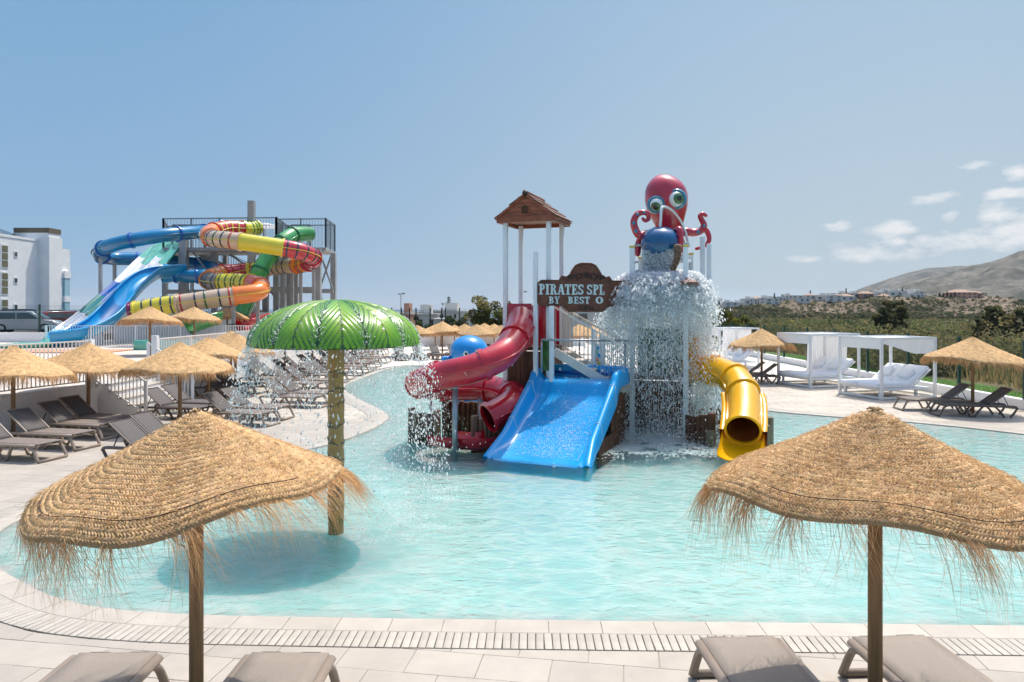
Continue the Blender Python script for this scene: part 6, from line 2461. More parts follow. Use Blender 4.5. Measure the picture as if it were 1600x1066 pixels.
M['carsilver'] = mat('silver_car_paint', (.42, .43, .43), .28, metal=.4, coat=.8)
M['carblack'] = mat('black_car_paint', (.015, .016, .018), .2, coat=1)
M['carred'] = mat('dark_red_car_paint', (.20, .012, .016), .25, coat=1)
M['cargrey'] = mat('dark_grey_car_paint', (.05, .055, .065), .25, coat=1)
PZ = 1.36
for px, Y, rz, paint, tall, L, lab in ((42, 49, R(18), 'carsilver', .04, 4.2, 'silver hatchback parked closest to the low white wall, tail lamp toward the camera'), (50, 56, R(14), 'carblack', .18, 4.6, 'black estate car with roof showing above the silver hatchback'),
                                       (102, 55, R(60), 'carred', .0, 4.2, 'dark red car parked to the right of the silver hatchback'), (124, 62, R(10), 'carblack', .02, 4.4, 'black car mostly hidden by the lane slide beside the red one'), (4, 60, R(30), 'cargrey', .05, 4.4, 'dark grey car cut off by the left photo edge beyond the silver hatchback'),
                                       (84, 62, R(80), 'cargrey', .10, 4.2, 'dark grey car between the black estate and the red car')):
    car(lab, ((px - 800) / F * Y, Y, PZ), rz, paint, tall, L)
mesh_fence('thin green wire fence in front of the parked cars', [(-45, 44.4), (-26, 44.4)], 1.70, 1.54, sp=3.65, wire=.08, wr=.0025)

HB = thing('hotel_building', 'white rendered three storey block with a stair tower behind the parked cars', 'building', (-60, 84, 1))


def bx(nm, x0, x1, y0, y1, z0, z1, m='white'):
    mb = MB(); mb.box(((x0 + x1) / 2, (y0 + y1) / 2, (z0 + z1) / 2), (x1 - x0, y1 - y0, z1 - z0)); return mb.build(nm, M[m], HB, world=True)


WX = -58.0                                     # the long wall faces the pool side
bx('wall', WX - 18, WX, 48, 86.2, .9, 11.25)
bx('parapet', WX - 18, WX + .06, 48, 86.25, 11.25, 11.55)
bx('stair_tower', WX - 3, WX + 1.35, 86.2, 88.7, .9, 11.9)
bx('stair_tower_top', WX - 3, WX + 1.25, 86.2, 88.4, 11.9, 12.35)
bx('parapet_band', WX - 3, WX + 1.32, 86.15, 88.5, 12.35, 12.95, 'oldplank')
bx('side_wing', WX - 6, WX + 1.25, 88.7, 90.4, .9, 10.6)
bx('roof_box', WX - 9, WX - 3.2, 70, 80.5, 11.3, 12.6)
bx('roof_box', WX - 8.6, WX - 3.0, 69.6, 80.2, 12.6, 12.8)
mb = MB(); mb._add([(WX - 6, 81, 11.6), (WX - 1, 81, 11.6), (WX - 1.4, 85.8, 11.7), (WX - 6, 85.8, 11.7), (WX - 6, 81.3, 13.2), (WX - 5.4, 85.6, 13.2)], [(0, 1, 4), (1, 2, 5, 4), (2, 3, 5), (3, 0, 4, 5), (3, 2, 1, 0)], False); mb.build('solar_panel', M['glassdark'], HB, world=True)
for k in range(5):
    mb = MB(); mb.beam((WX - 1.1 - .2 * k, 81.4 + k, 11.7), (WX - 5.2, 81.6 + k, 13.15), .08, .08); mb.build('panel_frame', M['greysteel'], HB, world=True)


def win(y0, y1, z0, z1, panes=3, m='glasstint'):
    mb = MB(); mb.box((WX, (y0 + y1) / 2, (z0 + z1) / 2), (.10, y1 - y0 + .18, z1 - z0 + .18)); fo = mb.build('window', M['whitepaint'], HB, world=True)
    h = (z1 - z0) / panes
    for k in range(panes):
        mb = MB(); mb.box((WX + .06, (y0 + y1) / 2, z0 + h * (k + .5)), (.03, y1 - y0 - .04, h - .12)); mb.build('pane', M[m], fo, world=True)


for z0, z1 in ((7.75, 10.3), (4.7, 7.15), (1.6, 4.1)):
    for yc in (80.45, 74.5, 66, 60):
        win(yc - .48, yc + .48, z0, z1)
    for yc in (82.25, 72.2):
        win(yc - .22, yc + .22, z0 + 1.35, z0 + 1.95, 1, 'glassdark')
for z0, z1 in ((4.6, 6.9), (1.6, 3.9)):
    bx('balcony_glass', WX + 1.15, WX + 1.55, 88.9, 89.9, z0, z1, 'paleblue')
for z0, z1 in ((6.9, 7.8), (3.9, 4.6), (.9, 1.6)):
    bx('balcony_slab', WX + 1.0, WX + 1.6, 88.8, 90.0, z0, z1)

# ------------------------------------------------------------------ foliage
def leaf_quads(C, S, rg, elong=1.6):
    """quads of size S at centres C with random orientation"""
    n = len(C)
    a = rg.normal(size=(n, 3)); a /= np.linalg.norm(a, axis=1)[:, None]
    b_ = rg.normal(size=(n, 3)); b_ -= a * (a * b_).sum(1)[:, None]; b_ /= np.linalg.norm(b_, axis=1)[:, None]
    a = a * (S * elong * .5)[:, None]; b_ = b_ * (S * .5)[:, None]
    V = np.stack([C - a, C - b_ * .9, C + a, C + b_ * .9], 1)
    return V.reshape(-1, 3)


def clump_points(rg, centre, rad, n, shell=.45):
    d = rg.normal(size=(n, 3)); d /= np.linalg.norm(d, axis=1)[:, None]
    r_ = (shell + (1 - shell) * rg.random(n)) ** .6
    return centre + d * r_[:, None] * np.array(rad)


def tree(label, x, y, z, h, w, cols, n=2200, leaf=.22, name='tree', trunk=.35, seed=1, clumps=26, group=None, squash=.8, cat='tree', bare=.25):
    rg = np.random.default_rng(seed)
    t = thing(name, label, cat, (x, y, z), 0, group)
    crown_c = np.array([0, 0, h * (bare + (1 - bare) * .52)])
    cr = np.array([w / 2, w / 2, h * (1 - bare) * .5])
    pts, tint = [], []
    limbs = MB(True)
    limbs.tube(smooth_path([(0, 0, -.3), (w * .02, 0, h * .2), (-w * .03, w * .02, h * .45), (w * .02, 0, h * .7)], 4), [trunk * .5 * (1 - .07 * i) for i in range(13)], 8)
    lb = MB(True)
    for k in range(clumps):
        d = rg.normal(size=3); d /= np.linalg.norm(d)
        rr = rg.uniform(.35, .95)
        c = crown_c + d * cr * rr
        cs = rg.uniform(.20, .36) * min(w, h * .8)
        m = int(n / clumps * rg.uniform(.6, 1.4))
        P = clump_points(rg, c, (cs * .55, cs * .55, cs * .55 * squash), m)
        pts.append(P)
        col_ = np.array(cols[int(rg.integers(len(cols)))]) * rg.uniform(.75, 1.2)
        tint.append(np.tile(col_, (m, 1)) * rg.uniform(.7, 1.25, (m, 1)))
        if k % 2 == 0:
            lb.tube([(0, 0, h * rg.uniform(.2, .5)), tuple(c * .6 + np.array([0, 0, h * .12])), tuple(c)], [trunk * .22, trunk * .14, trunk * .05], 5)
    limbs.build('trunk', M['bark'], t)
    lb.build('limb', M['bark'], t)
    C = np.concatenate(pts)
    T = np.repeat(np.concatenate(tint), 4, axis=0)
    T = np.concatenate([T, np.ones((len(T), 1))], 1)
    V = leaf_quads(C, leaf * rg.uniform(.6, 1.3, len(C)), rg)
    me = np_mesh('crown', V, 4, M['leaf'], tint=T)
    inst('crown', me, t)
    return t


OLIVE = [(.085, .095, .03), (.11, .105, .04), (.06, .075, .025), (.14, .125, .05)]
EUC = [(.065, .072, .028), (.08, .08, .033), (.05, .06, .026), (.11, .095, .04)]
DARKG = [(.04, .065, .02), (.03, .05, .018), (.06, .08, .025)]


def gz(x, y):
    return valley_z(x, y)


def put_tree(px, ytop, ybot, Y, wpx, label, cols, **kw):
    p = at(px, ybot, Y)
    h = (ybot - ytop) / F * Y
    zb_ = min(p.z, gz(p.x, Y) if Y < 400 else p.z)
    h += p.z - zb_
    return tree(label, p.x, Y, zb_, h, wpx / F * Y, cols, **kw)


put_tree(765, 456, 512, 72, 62, 'big round olive-green tree behind the straw parasol cluster', OLIVE, n=4200, leaf=.20, seed=3, clumps=34, bare=.05)
put_tree(800, 466, 512, 76, 30, 'smaller olive-green tree just right of the big round one behind the white posts', OLIVE, n=1500, leaf=.2, seed=4, bare=.05)
put_tree(722, 488, 514, 74, 30, 'grey-green bush left of the big round tree by the dark fence', DARKG + OLIVE, n=1200, leaf=.2, seed=5, bare=.0)
put_tree(700, 491, 514, 78, 34, 'dark bush behind the dark fence posts, middle one', DARKG, n=1100, leaf=.2, seed=6, bare=.0)
put_tree(660, 494, 513, 80, 46, 'low dark bush by the tall dark fence at the fountain edge', DARKG, n=1300, leaf=.22, seed=8, bare=.0)
put_tree(1128, 482, 522, 58, 60, 'bushy yellow-green tree right of the falling water behind the daybeds', [(.10, .11, .025), (.14, .13, .03), (.06, .075, .02)], n=4200, leaf=.17, seed=9, clumps=40, bare=.0)
put_tree(1168, 496, 522, 62, 50, 'lower yellow-green tree sloping down behind the daybed nearest the splash', [(.10, .11, .025), (.12, .11, .03), (.06, .075, .02)], n=2400, leaf=.17, seed=10, clumps=26, bare=.0)
put_tree(1092, 466, 522, 64, 30, 'feathery grey-green tree directly at the edge of the falling water', EUC + OLIVE, n=1800, leaf=.2, seed=12, clumps=22, bare=.05)
put_tree(1383, 469, 528, 150, 34, 'tall dark eucalyptus in the scrub valley, left one of the clump', EUC, n=3200, leaf=.42, seed=13, clumps=34, bare=.04)
put_tree(1403, 467, 528, 152, 36, 'tall dark eucalyptus in the scrub valley, right one of the clump', EUC, n=3200, leaf=.42, seed=14, clumps=34, bare=.04)
for i, (px, yt, yb, Y, w) in enumerate(((1552, 474, 524, 125, 34), (1578, 482, 526, 122, 34), (1604, 470, 526, 120, 44), (1640, 476, 528, 118, 50), (1532, 492, 524, 128, 26))):
    put_tree(px, yt, yb, Y, w, ('tall dark tree at the right photo edge with light gaps in its crown', 'shorter dark tree second from the right photo edge', 'dark tree cut by the right photo edge', 'dark tree just outside the right photo edge', 'small dark tree at the left end of the group by the right photo edge')[i],
             EUC, n=2600, leaf=.36, seed=20 + i, clumps=30, bare=.05, group='dark trees at the right photo edge')


def palm(label, px, ytop, ybot, Y, crown_px, seed):
    rg = np.random.default_rng(seed)
    p = at(px, ybot, Y)
    h = (ybot - ytop) / F * Y
    r_ = crown_px / F * Y / 2
    t = thing('palm_tree', label, 'palm tree', p)
    mb = MB(True); mb.tube([(0, 0, -.4), (0, 0, h - r_ * .3)], [r_ * .10, r_ * .07], 8); mb.build('trunk', M['bark'], t)
    V = []
    for k in range(20):
        a = rg.uniform(0, 6.28); e = rg.uniform(-.2, 1.1)
        for s in range(6):
            q0, q1 = s / 6, (s + 1) / 6
            def pt(q):
                return np.array([math.cos(a) * r_ * q, math.sin(a) * r_ * q, h - r_ * .3 + r_ * (math.sin(e) * q - .8 * q * q)])
            w = r_ * .10 * (1 - abs(q0 - .4))
            sd_ = np.array([-math.sin(a), math.cos(a), 0]) * w
            V += [pt(q0) - sd_, pt(q1) - sd_, pt(q1) + sd_, pt(q0) + sd_]
    T = np.tile(np.array([.05, .065, .025, 1]), (len(V), 1))
    inst('crown', np_mesh('crown', np.array(V), 4, M['leaf'], tint=T), t)


palm('small palm beyond the pale houses behind the parasol cluster', 692, 473, 490, 190, 9, 1)
palm('spiky plant between the terrace parasols under the orange tube', 363, 505, 525, 39, 16, 2)
# tall narrow conifer beside the palm
p = at(701, 492, 195)
t = thing('conifer', 'thin tiered conifer beside the palm beyond the pale houses', 'tree', p)
mb = MB(True); mb.tube([(0, 0, 0), (0, 0, 5.2)], [.14, .03], 6); mb.build('trunk', M['bark'], t)
C = []
for k in range(9):
    z = 1.2 + k * .45
    for q in range(26):
        a = rng.uniform(0, 6.28); r_ = (1.25 - k * .12) * rng.uniform(.15, 1)
        C.append((r_ * math.cos(a), r_ * math.sin(a), z + .12 * r_))
C = np.array(C)
inst('crown', np_mesh('crown', leaf_quads(C, np.full(len(C), .3), rng), 4, M['leaf'], tint=np.tile(np.array([.03, .045, .02, 1]), (len(C) * 4, 1))), t)

# ------------------------------------------------------------------ scrub in the valley (nobody could count it)
VV, TT = [], []
rg = np.random.default_rng(99)
pal = np.array([(.050, .068, .022), (.075, .088, .032), (.105, .098, .042), (.135, .112, .055), (.038, .056, .02), (.085, .098, .036), (.062, .08, .026)])
nbush = 0
for i in range(3600):
    Y = math.exp(rg.uniform(math.log(33), math.log(470)))
    px = rg.uniform(1000, 1760)
    x = (px - 800) / F * Y
    if x < 20.5 + 2.2 * math.sin(Y * .3) and Y < 60:
        continue
    if Y >= 60 and x < 19:
        continue
    z = gz(x, Y)
    big = rg.uniform(.8, 1.5) * (1.0 + min(2.6, Y / 130))
    if i % 8 == 0:
        big *= rg.uniform(1.3, 1.9)
    near = Y < 75
    n = int((240 if near else (110 if Y < 150 else 46)) * (2.0 if i % 8 == 0 else 1))
    hgt = big * rg.uniform(.5, .85)
    hgt = min(hgt, max(.45, 3 - rg.uniform(17, 34) * Y / F - z))
    c = np.array([x, Y, z + hgt * .45])
    P = clump_points(rg, c, (big * .8, big * .8, hgt * .62), n, .5)
    P[:, 2] += .22 * big * np.sin(P[:, 0] * 3.1 + i) * np.cos(P[:, 1] * 2.7)
    P[:, 2] = np.maximum(P[:, 2], z + .02)
    ls = (.12 if near else .19 + .0016 * Y) * rg.uniform(.7, 1.3, n)
    VV.append(leaf_quads(P, ls, rg, 1.9))
    kidx = int(rg.integers(len(pal)))
    if noise.noise(Vector((x * .03, Y * .02, 0))) > .1:
        kidx = (2, 3, 5)[kidx % 3]
    cc = pal[kidx] * rg.uniform(.62, 1.35)
    tt = np.tile(cc, (n, 1)) * rg.uniform(.72, 1.28, (n, 1))
    TT.append(np.repeat(tt, 4, axis=0))
    nbush += 1
T = np.concatenate(TT); T = np.concatenate([T, np.ones((len(T), 1))], 1)
o = inst('valley_scrub', np_mesh('valley_scrub', np.concatenate(VV), 4, M['leaf'], tint=T), None)
tag(o, kind='stuff')
# dry grass along the fence and on the verge
VV, TT = [], []
for i in range(26000):
    Y = math.exp(rg.uniform(math.log(20), math.log(75)))
    x = rg.uniform(19.6, 34) + rg.exponential(2)
    z = gz(x, Y)
    h = rg.uniform(.25, .95) * (1.2 if Y > 30 else .9)
    a = rg.uniform(0, 6.28); dx, dy = rg.normal(0, .14, 2)
    w = .02 + .0005 * Y
    VV.append(np.array([(x - w * math.cos(a), Y - w * math.sin(a), z), (x + w * math.cos(a), Y + w * math.sin(a), z), (x + dx + .004, Y + dy, z + h), (x + dx - .004, Y + dy, z + h)]))
    c = np.array([(.30, .22, .10), (.22, .17, .08), (.13, .13, .05)][int(rg.integers(3))]) * rg.uniform(.7, 1.2)
    TT.append(np.tile(c, (4, 1)))
T = np.concatenate(TT); T = np.concatenate([T, np.ones((len(T), 1))], 1)
tag(inst('dry_grass', np_mesh('dry_grass', np.concatenate(VV), 4, M['leaf'], tint=T), None), kind='stuff')
# lawn strip beyond the fence
b = MB()
b.strip([[(15.45, y, -.10), (17.2, y, -.09), (18.9 + .5 * math.sin(y * .7), y, -.10)] for y in np.linspace(8, 60, 60)], True)
b.up = True
tag(b.build('lawn', M['lawn']), kind='structure')
VV = []
for i in range(24000):
    Y = math.exp(rg.uniform(math.log(17), math.log(48))); x = rg.uniform(15.5, 18.9)
    a = rg.uniform(0, 6.28); h = rg.uniform(.04, .10); w = .008
    VV.append(np.array([(x - w * math.cos(a), Y - w * math.sin(a), -.10), (x + w * math.cos(a), Y + w * math.sin(a), -.10), (x + rg.normal(0, .02), Y + rg.normal(0, .02), -.10 + h)]))
V = np.concatenate(VV)
T = np.repeat(np.stack([rg.uniform(.06, .13, len(VV)), rg.uniform(.15, .24, len(VV)), rg.uniform(.02, .04, len(VV)), np.ones(len(VV))], 1), 3, axis=0)
tag(inst('lawn_grass', np_mesh('lawn_grass', V, 3, M['leaf'], tint=T), None), kind='stuff')

# ------------------------------------------------------------------ villas and bushes on the hill
from mathutils.bvhtree import BVHTree
me = villa_hill.data
bvh = BVHTree.FromPolygons([v.co[:] for v in me.vertices], [p.vertices[:] for p in me.polygons])


def hill_hit(px, py):
    d = Vector(((px - 800) / F, 1, -(py - HY) / F)).normalized()
    r_ = bvh.ray_cast(Vector((0, 0, CAMH)), d)
    return r_[0]


def hill_z(x, y):
    r_ = bvh.ray_cast(Vector((x, y, 500)), Vector((0, 0, -1)))
    return r_[0].z if r_[0] is not None else 0.0


M['villa'] = mat('villa_white', (.62, .60, .56), .8, var=.05, vscale=.2)
M['villapink'] = mat('villa_terracotta', (.46, .24, .16), .8, var=.1, vscale=.2)
M['villaroof'] = mat('villa_roof', (.36, .24, .17), .8, var=.2, vscale=.3)
M['villaflat'] = mat('villa_flat_roof', (.58, .55, .50), .8)


def house(label, px, Y, w, h, d, paint='villa', hip=False, seed=0, sink=1.2, zabs=None, group='houses along the villa hill', floors=1):
    rg = random.Random(seed)
    x = (px - 800) / F * Y
    z = (hill_z(x, Y) if zabs is None else zabs)
    t = thing('house', label, 'house', (x, Y, z), R(rg.uniform(-12, 12)), group)
    mb = MB(); mb.box((0, 0, h / 2 - sink / 2), (w, d, h + sink)); mb.build('wall', M[paint], t)
    if hip:
        mb = MB(); a = .4
        mb._add([(-w / 2 - a, -d / 2 - a, h + .02), (w / 2 + a, -d / 2 - a, h + .02), (w / 2 + a, d / 2 + a, h + .02), (-w / 2 - a, d / 2 + a, h + .02), (-w * .2, 0, h + d * .22), (w * .2, 0, h + d * .22)], [(0, 1, 5, 4), (1, 2, 5), (2, 3, 4, 5), (3, 0, 4), (3, 2, 1, 0)], False)
        mb.build('roof', M['villaroof'], t)
    else:
        mb = MB(); mb.box((0, 0, h + .18), (w + .3, d + .3, .36)); mb.build('roof', M['villaflat'], t)
        if rg.random() < .7:
            mb = MB(); mb.box((w * rg.uniform(-.25, .25), d * .1, h + .36 + 1.0), (w * .35, d * .4, 2.0)); mb.build('roof_room', M[paint], t)
    n = max(2, int(w / 4))
    for f_ in range(floors):
        for i in range(n):
            mb = MB(); mb.box((-w / 2 + w * (i + .5) / n, -d / 2 - .01, (h / floors) * (f_ + .5)), (w / n * .40, .12, h / floors * .45)); mb.build('window', M['glassdark'], t)
    return t


rv = random.Random(77)
vil = []
for i in range(46):
    px = 1096 + i * 7.5 + rv.uniform(-4, 4)
    row = rv.choice([0, 0, 1, 1, 2])
    vil.append((px, 606 - row * 17 + rv.uniform(-5, 5), rv.uniform(6, 12), rv.uniform(2.8, 4.4), (2 if i in (27, 34) else (1 if i in (12, 22, 30, 38) else 0))))
for i, (px, Y, w, h, k) in enumerate(vil):
    lab = 'pale flat-roofed house among the many along the villa hill' if k == 0 else ('pale house with a low brown tiled roof among many on the villa hill' if k == 1 else 'small terracotta coloured house among the pale ones on the hill')
    house(lab, px, Y, w, h, rv.uniform(7, 10), 'villapink' if k == 2 else 'villa', k > 0, i + 3, floors=2 if h > 4 else 1)
house('large terracotta villa with tiled roof on the highest knoll of the hill', 1500, 598, 22, 5.5, 12, 'villapink', True, 50, floors=2, group=None)
house('low terracotta wing stepping down beside the large knoll villa', 1521, 600, 10, 3.2, 9, 'villapink', True, 51, group=None)
for i in range(9):
    px = (1468, 1474, 1480, 1486, 1492, 1322, 1210, 1266, 1410)[i]
    Y = 592
    x = (px - 800) / F * Y
    zb_ = hill_z(x, Y)
    t = thing('cypress', ('slim dark cypress before the large terracotta villa' if i < 5 else ('tall slim cypress standing alone above the row of houses', 'slim cypress among the lower pale houses', 'slim cypress below the middle houses', 'slim cypress beside the widest pale house')[i - 5]), 'tree', (x, Y, zb_), 0, 'cypresses before the terracotta villa' if i < 5 else None)
    hh = (5, 4, 6, 5, 6, 8, 7, 7, 6)[i]
    mb = MB(True); mb.tube([(0, 0, -1), (0, 0, hh * .8)], [.25, .1], 6); mb.build('trunk', M['bark'], t)
    C = np.array([(rg.normal(0, .6) * (1 - q), rg.normal(0, .6) * (1 - q), .6 + q * hh) for q in rg.random(150)])
    inst('crown', np_mesh('crown', leaf_quads(C, np.full(150, .8), rg), 4, M['leaf'], tint=np.tile(np.array([.028, .042, .02, 1]), (600, 1))), t)
palm('small palm against the sky above the pale houses, left of the two', 1222, 460, 468, 600, 6, 7)
palm('small palm against the sky above the pale houses, right of the two', 1229, 459, 468, 602, 6, 8)
# scattered shrubs on the slopes
VV, TT = [], []
for i in range(9000):
    px = rg.uniform(1040, 1700); py = rg.uniform(452, 500)
    p = hill_hit(px, py)
    if p is None:
        continue
    dens = noise.noise(Vector((p.x * .02, p.y * .02, 4)))
    low = sstep(488, 499, py)
    if dens < .16 - low * .6 and rg.random() > .24:
        continue
    s = rg.uniform(.5, 1.5) * (1.3 if rg.random() < .15 else 1) * (1 + .8 * low)
    n = 14
    P = clump_points(rg, np.array([p.x, p.y, p.z + s * .35]), (s, s, s * .7), n)
    VV.append(leaf_quads(P, np.full(n, s * .75), rg, 1.3))
    c = np.array([(.035, .05, .022), (.05, .06, .028), (.075, .075, .035), (.10, .085, .05)][int(rg.integers(4))]) * rg.uniform(.8, 1.2)
    TT.append(np.repeat(np.tile(c, (n, 1)) * rg.uniform(.75, 1.2, (n, 1)), 4, axis=0))
T = np.concatenate(TT); T = np.concatenate([T, np.ones((len(T), 1))], 1)
tag(inst('hillside_scrub', np_mesh('hillside_scrub', np.concatenate(VV), 4, M['leaf'], tint=T), None), kind='stuff')

# ------------------------------------------------------------------ houses, fence and lamps beyond the far end of the pool
GH = 'pale houses beyond the far end of the pool'
for i, (px, Y, w, top, paint, lab, fl) in enumerate(((634, 150, 3.2, 484, 'villapink', 'small brownish house beside the tall lamp pole behind the green fountain', 2), (668, 170, 5.2, 486, 'villa', 'white house with stepped roof left of the small palm', 1), (706, 185, 9.5, 481.5, 'villa', 'widest pale house under the palm and thin conifer', 2),
                                               (736, 180, 7, 482.5, 'villa', 'white house partly behind the big round tree', 1), (692, 150, 3.5, 493, 'villa', 'low white house in front of the wide pale one', 1), (895, 150, 9, 478, 'villa', 'white apartment house seen through the stair railing', 2), (925, 160, 8, 480, 'villa', 'white house seen through the stair railing beside the falling water', 2), (658, 190, 6, 484, 'villa', 'pale flat house behind the one with stepped roof', 1))):
    z0 = -2.2
    h = at(0, top, Y).z - z0 - 1.0
    house(lab, px, Y, w, h, 7, paint, False, 80 + i, sink=2, zabs=z0, group=GH, floors=fl)
t = thing('court_fence', 'tall dark fence posts with netting beyond the parasol cluster', 'fence', (-12, 68, 0))
for px in (612, 627, 640, 650, 672, 690, 696, 718):
    Y = 68
    p = at(px, 481, Y)
    mb = MB(); mb.box((p.x, Y, (p.z - 1) / 2), (.11, .11, p.z + 1)); mb.build('post', M['clamp'], t, world=True)
nt_ = MB()
for k in range(60):
    p = at(612 + 106 * k / 59, 484, 68); nt_.box((p.x, 68.06, (p.z - 1) / 2), (.012, .012, p.z + 1))
for k in range(10):
    z = .2 + k * .3
    nt_.beam(at(612, 484, 68).xy.to_3d() + UP * z, at(718, 484, 68).xy.to_3d() + UP * z, .012, .012)
tag(nt_.build('netting', M['clamp'], t, world=True), kind='stuff')
for px, yt, Y, lab in ((626.5, 460, 105, 'thin floodlight pole against the sky right of the green fountain'), (817, 457, 105, 'thin floodlight pole seen between the white tower posts')):
    p = at(px, yt, Y)
    t = thing('floodlight_pole', lab, 'lamp post', (p.x, Y, -1))
    mb = MB(); mb.tube([(p.x, Y, -1.5), (p.x, Y, p.z)], [.10, .06], 8); mb.build('pole', M['greysteel'], t, world=True)
    for s in (-1, 1):
        mb = MB(); mb.box((p.x + s * .28 + .1, Y, p.z + .05 + .1 * (s > 0)), (.42, .3, .16), bev=.03); mb.build('lamp_head', M['greysteel'], t, world=True)
    mb = MB(); mb.beam((p.x - .5, Y, p.z), (p.x + .6, Y, p.z + .05), .06, .06); mb.build('cross_arm', M['greysteel'], t, world=True)
b = MB(); b.box((-2.5, 57.5, .55), (17, .25, 1.2)); tag(b.build('garden_wall', M['whitewall']), 'white wall behind the cluster of far straw parasols', 'wall')
b = MB(); b.box((9.5, 60, .55), (6, .25, 1.2)); tag(b.build('garden_wall', M['whitewall']), 'white wall piece behind the splash tower stairs', 'wall')

# ------------------------------------------------------------------ falling water: drops and blobs as real geometry
m_, n_, l_, p_ = nodes('spray_water')
p_.inputs['Base Color'].default_value = (.95, .96, .97, 1)
p_.inputs['Roughness'].default_value = .15
tr_ = n_.new('ShaderNodeBsdfTranslucent'); tr_.inputs['Color'].default_value = (.96, .97, .98, 1)
ms_ = n_.new('ShaderNodeMixShader'); ms_.inputs[0].default_value = .88
tp_ = n_.new('ShaderNodeBsdfTransparent'); tp_.inputs['Color'].default_value = (.96, .98, .98, 1)
ms2 = n_.new('ShaderNodeMixShader'); ms2.inputs[0].default_value = .25
l_.new(p_.outputs[0], ms_.inputs[1]); l_.new(tr_.outputs[0], ms_.inputs[2])
l_.new(ms_.outputs[0], ms2.inputs[1]); l_.new(tp_.outputs[0], ms2.inputs[2])
l_.new(ms2.outputs[0], n_['Material Output'].inputs['Surface'])
M['drops'] = m_


def drops_mesh(name, P, D, S, L, rg, flat=None):
    """octahedral drops at P, long axis D, half width S, half length L"""
    n = len(P)
    D = D / (np.linalg.norm(D, axis=1)[:, None] + 1e-9)
    r_ = rg.normal(size=(n, 3))
    A = np.cross(D, r_); A /= np.linalg.norm(A, axis=1)[:, None] + 1e-9
    B = np.cross(D, A)
    k = rg.uniform(.6, 1.3, (n, 4))
    off = rg.normal(0, .25, (n, 2))
    up_ = P + D * L[:, None]
    dn = P - D * L[:, None]
    sh_ = D * (off[:, :1] * L[:, None])
    V = np.stack([up_, P + sh_ + A * (S * k[:, 0])[:, None], P + sh_ + B * (S * k[:, 1])[:, None], P - A * (S * k[:, 2])[:, None], P - B * (S * k[:, 3])[:, None], dn], 1).reshape(-1, 3)
    base = (np.arange(n) * 6)[:, None, None]
    tri = np.array([(0, 1, 2), (0, 2, 3), (0, 3, 4), (0, 4, 1), (5, 2, 1), (5, 3, 2), (5, 4, 3), (5, 1, 4)])[None]
    Fc = (base + tri).reshape(-1, 3)
    return np_mesh(name, V, 3, M['drops'], faces=Fc, smooth=True)


rg = np.random.default_rng(5)
gvec = np.array([0, 0, -9.81])
PP, DD, SS, LL = [], [], [], []


def emit(P0, V0, T, s0, s1, stretch=(1, 2.2), drag=.0, zmin=0.0):
    P = P0 + V0 * T[:, None] + .5 * gvec * (T ** 2)[:, None] * (1 - drag)
    V = V0 + gvec * T[:, None]
    ok = P[:, 2] > zmin
    S = rg.uniform(s0, s1, len(P)) * rg.choice([.6, .8, 1, 1.35], len(P), p=[.35, .3, .25, .1])
    PP.append(P[ok]); DD.append((V + rg.normal(0, .6, V.shape))[ok]); SS.append(S[ok]); LL.append((S * rg.uniform(stretch[0], stretch[1], len(P)))[ok])


def flush(name, label, cat='falling water', kind='stuff'):
    P, D, S, L = (np.concatenate(a) for a in (PP, DD, SS, LL))
    PP.clear(); DD.clear(); SS.clear(); LL.clear()
    o = inst(name, drops_mesh(name, P, D, S, L, rg), None)
    o['kind'] = kind
    return o


cBn = np.array([cB.x, cB.y, 0.0])
Un, Vn = np.array(U), np.array(Vv)
# stream pouring from the bucket
n = 12000
src = np.array(bc) + np.outer(rg.uniform(-.36, .30, n), Un) + np.outer(rg.uniform(-.32, .18, n), Vn) + np.array([0, 0, -.26])
emit(src, np.outer(rg.normal(0, .12, n), Un) + np.outer(rg.normal(-.15, .2, n), Vn), rg.uniform(.0, .36, n), .010, .030, (1, 2.4), zmin=3.8)
# dome bursting outwards over the splash roof and falling
def dome(n, tmax, tpow, s0, s1, vlo, vhi, vz=(.1, .9), stretch=(1, 2.2), r0=.55, r1=.80):
    a = rg.uniform(0, 2 * math.pi, n)
    cx = np.cos(a)
    reach = np.where(cx < 0, 1.05, .72) * (.88 + .10 * np.sin(a * 5 + 1) + .06 * np.sin(a * 13))
    v = rg.uniform(vlo, vhi, n) * reach
    rr_ = rg.uniform(r0, r1, n)
    src = cBn + np.outer(cx * rr_, Un) + np.outer(np.sin(a) * rr_, Vn) + np.array([0, 0, 3.86])
    src[:, 2] -= .30 * (rr_ / .9) ** 2 - .06
    src += rg.normal(0, .03, (n, 3))
    vel = np.outer(cx * v, Un) + np.outer(np.sin(a) * v * .85, Vn)
    vel[:, 2] = rg.uniform(vz[0], vz[1], n)
    emit(src, vel, rg.random(n) ** tpow * tmax, s0, s1, stretch)


dome(24000, .50, .9, .010, .030, 1.35, 1.9)
dome(9000, .40, 1.0, .014, .040, 1.5, 2.0, (.5, 1.1))
dome(5000, .45, 1.0, .010, .026, .3, 1.2)
dome(7000, .12, 1.0, .012, .034, .2, 1.4, (.2, .9), r0=.05, r1=.8)
dome(9000, .93, .75, .006, .017, .8, 2.0, stretch=(1, 3))
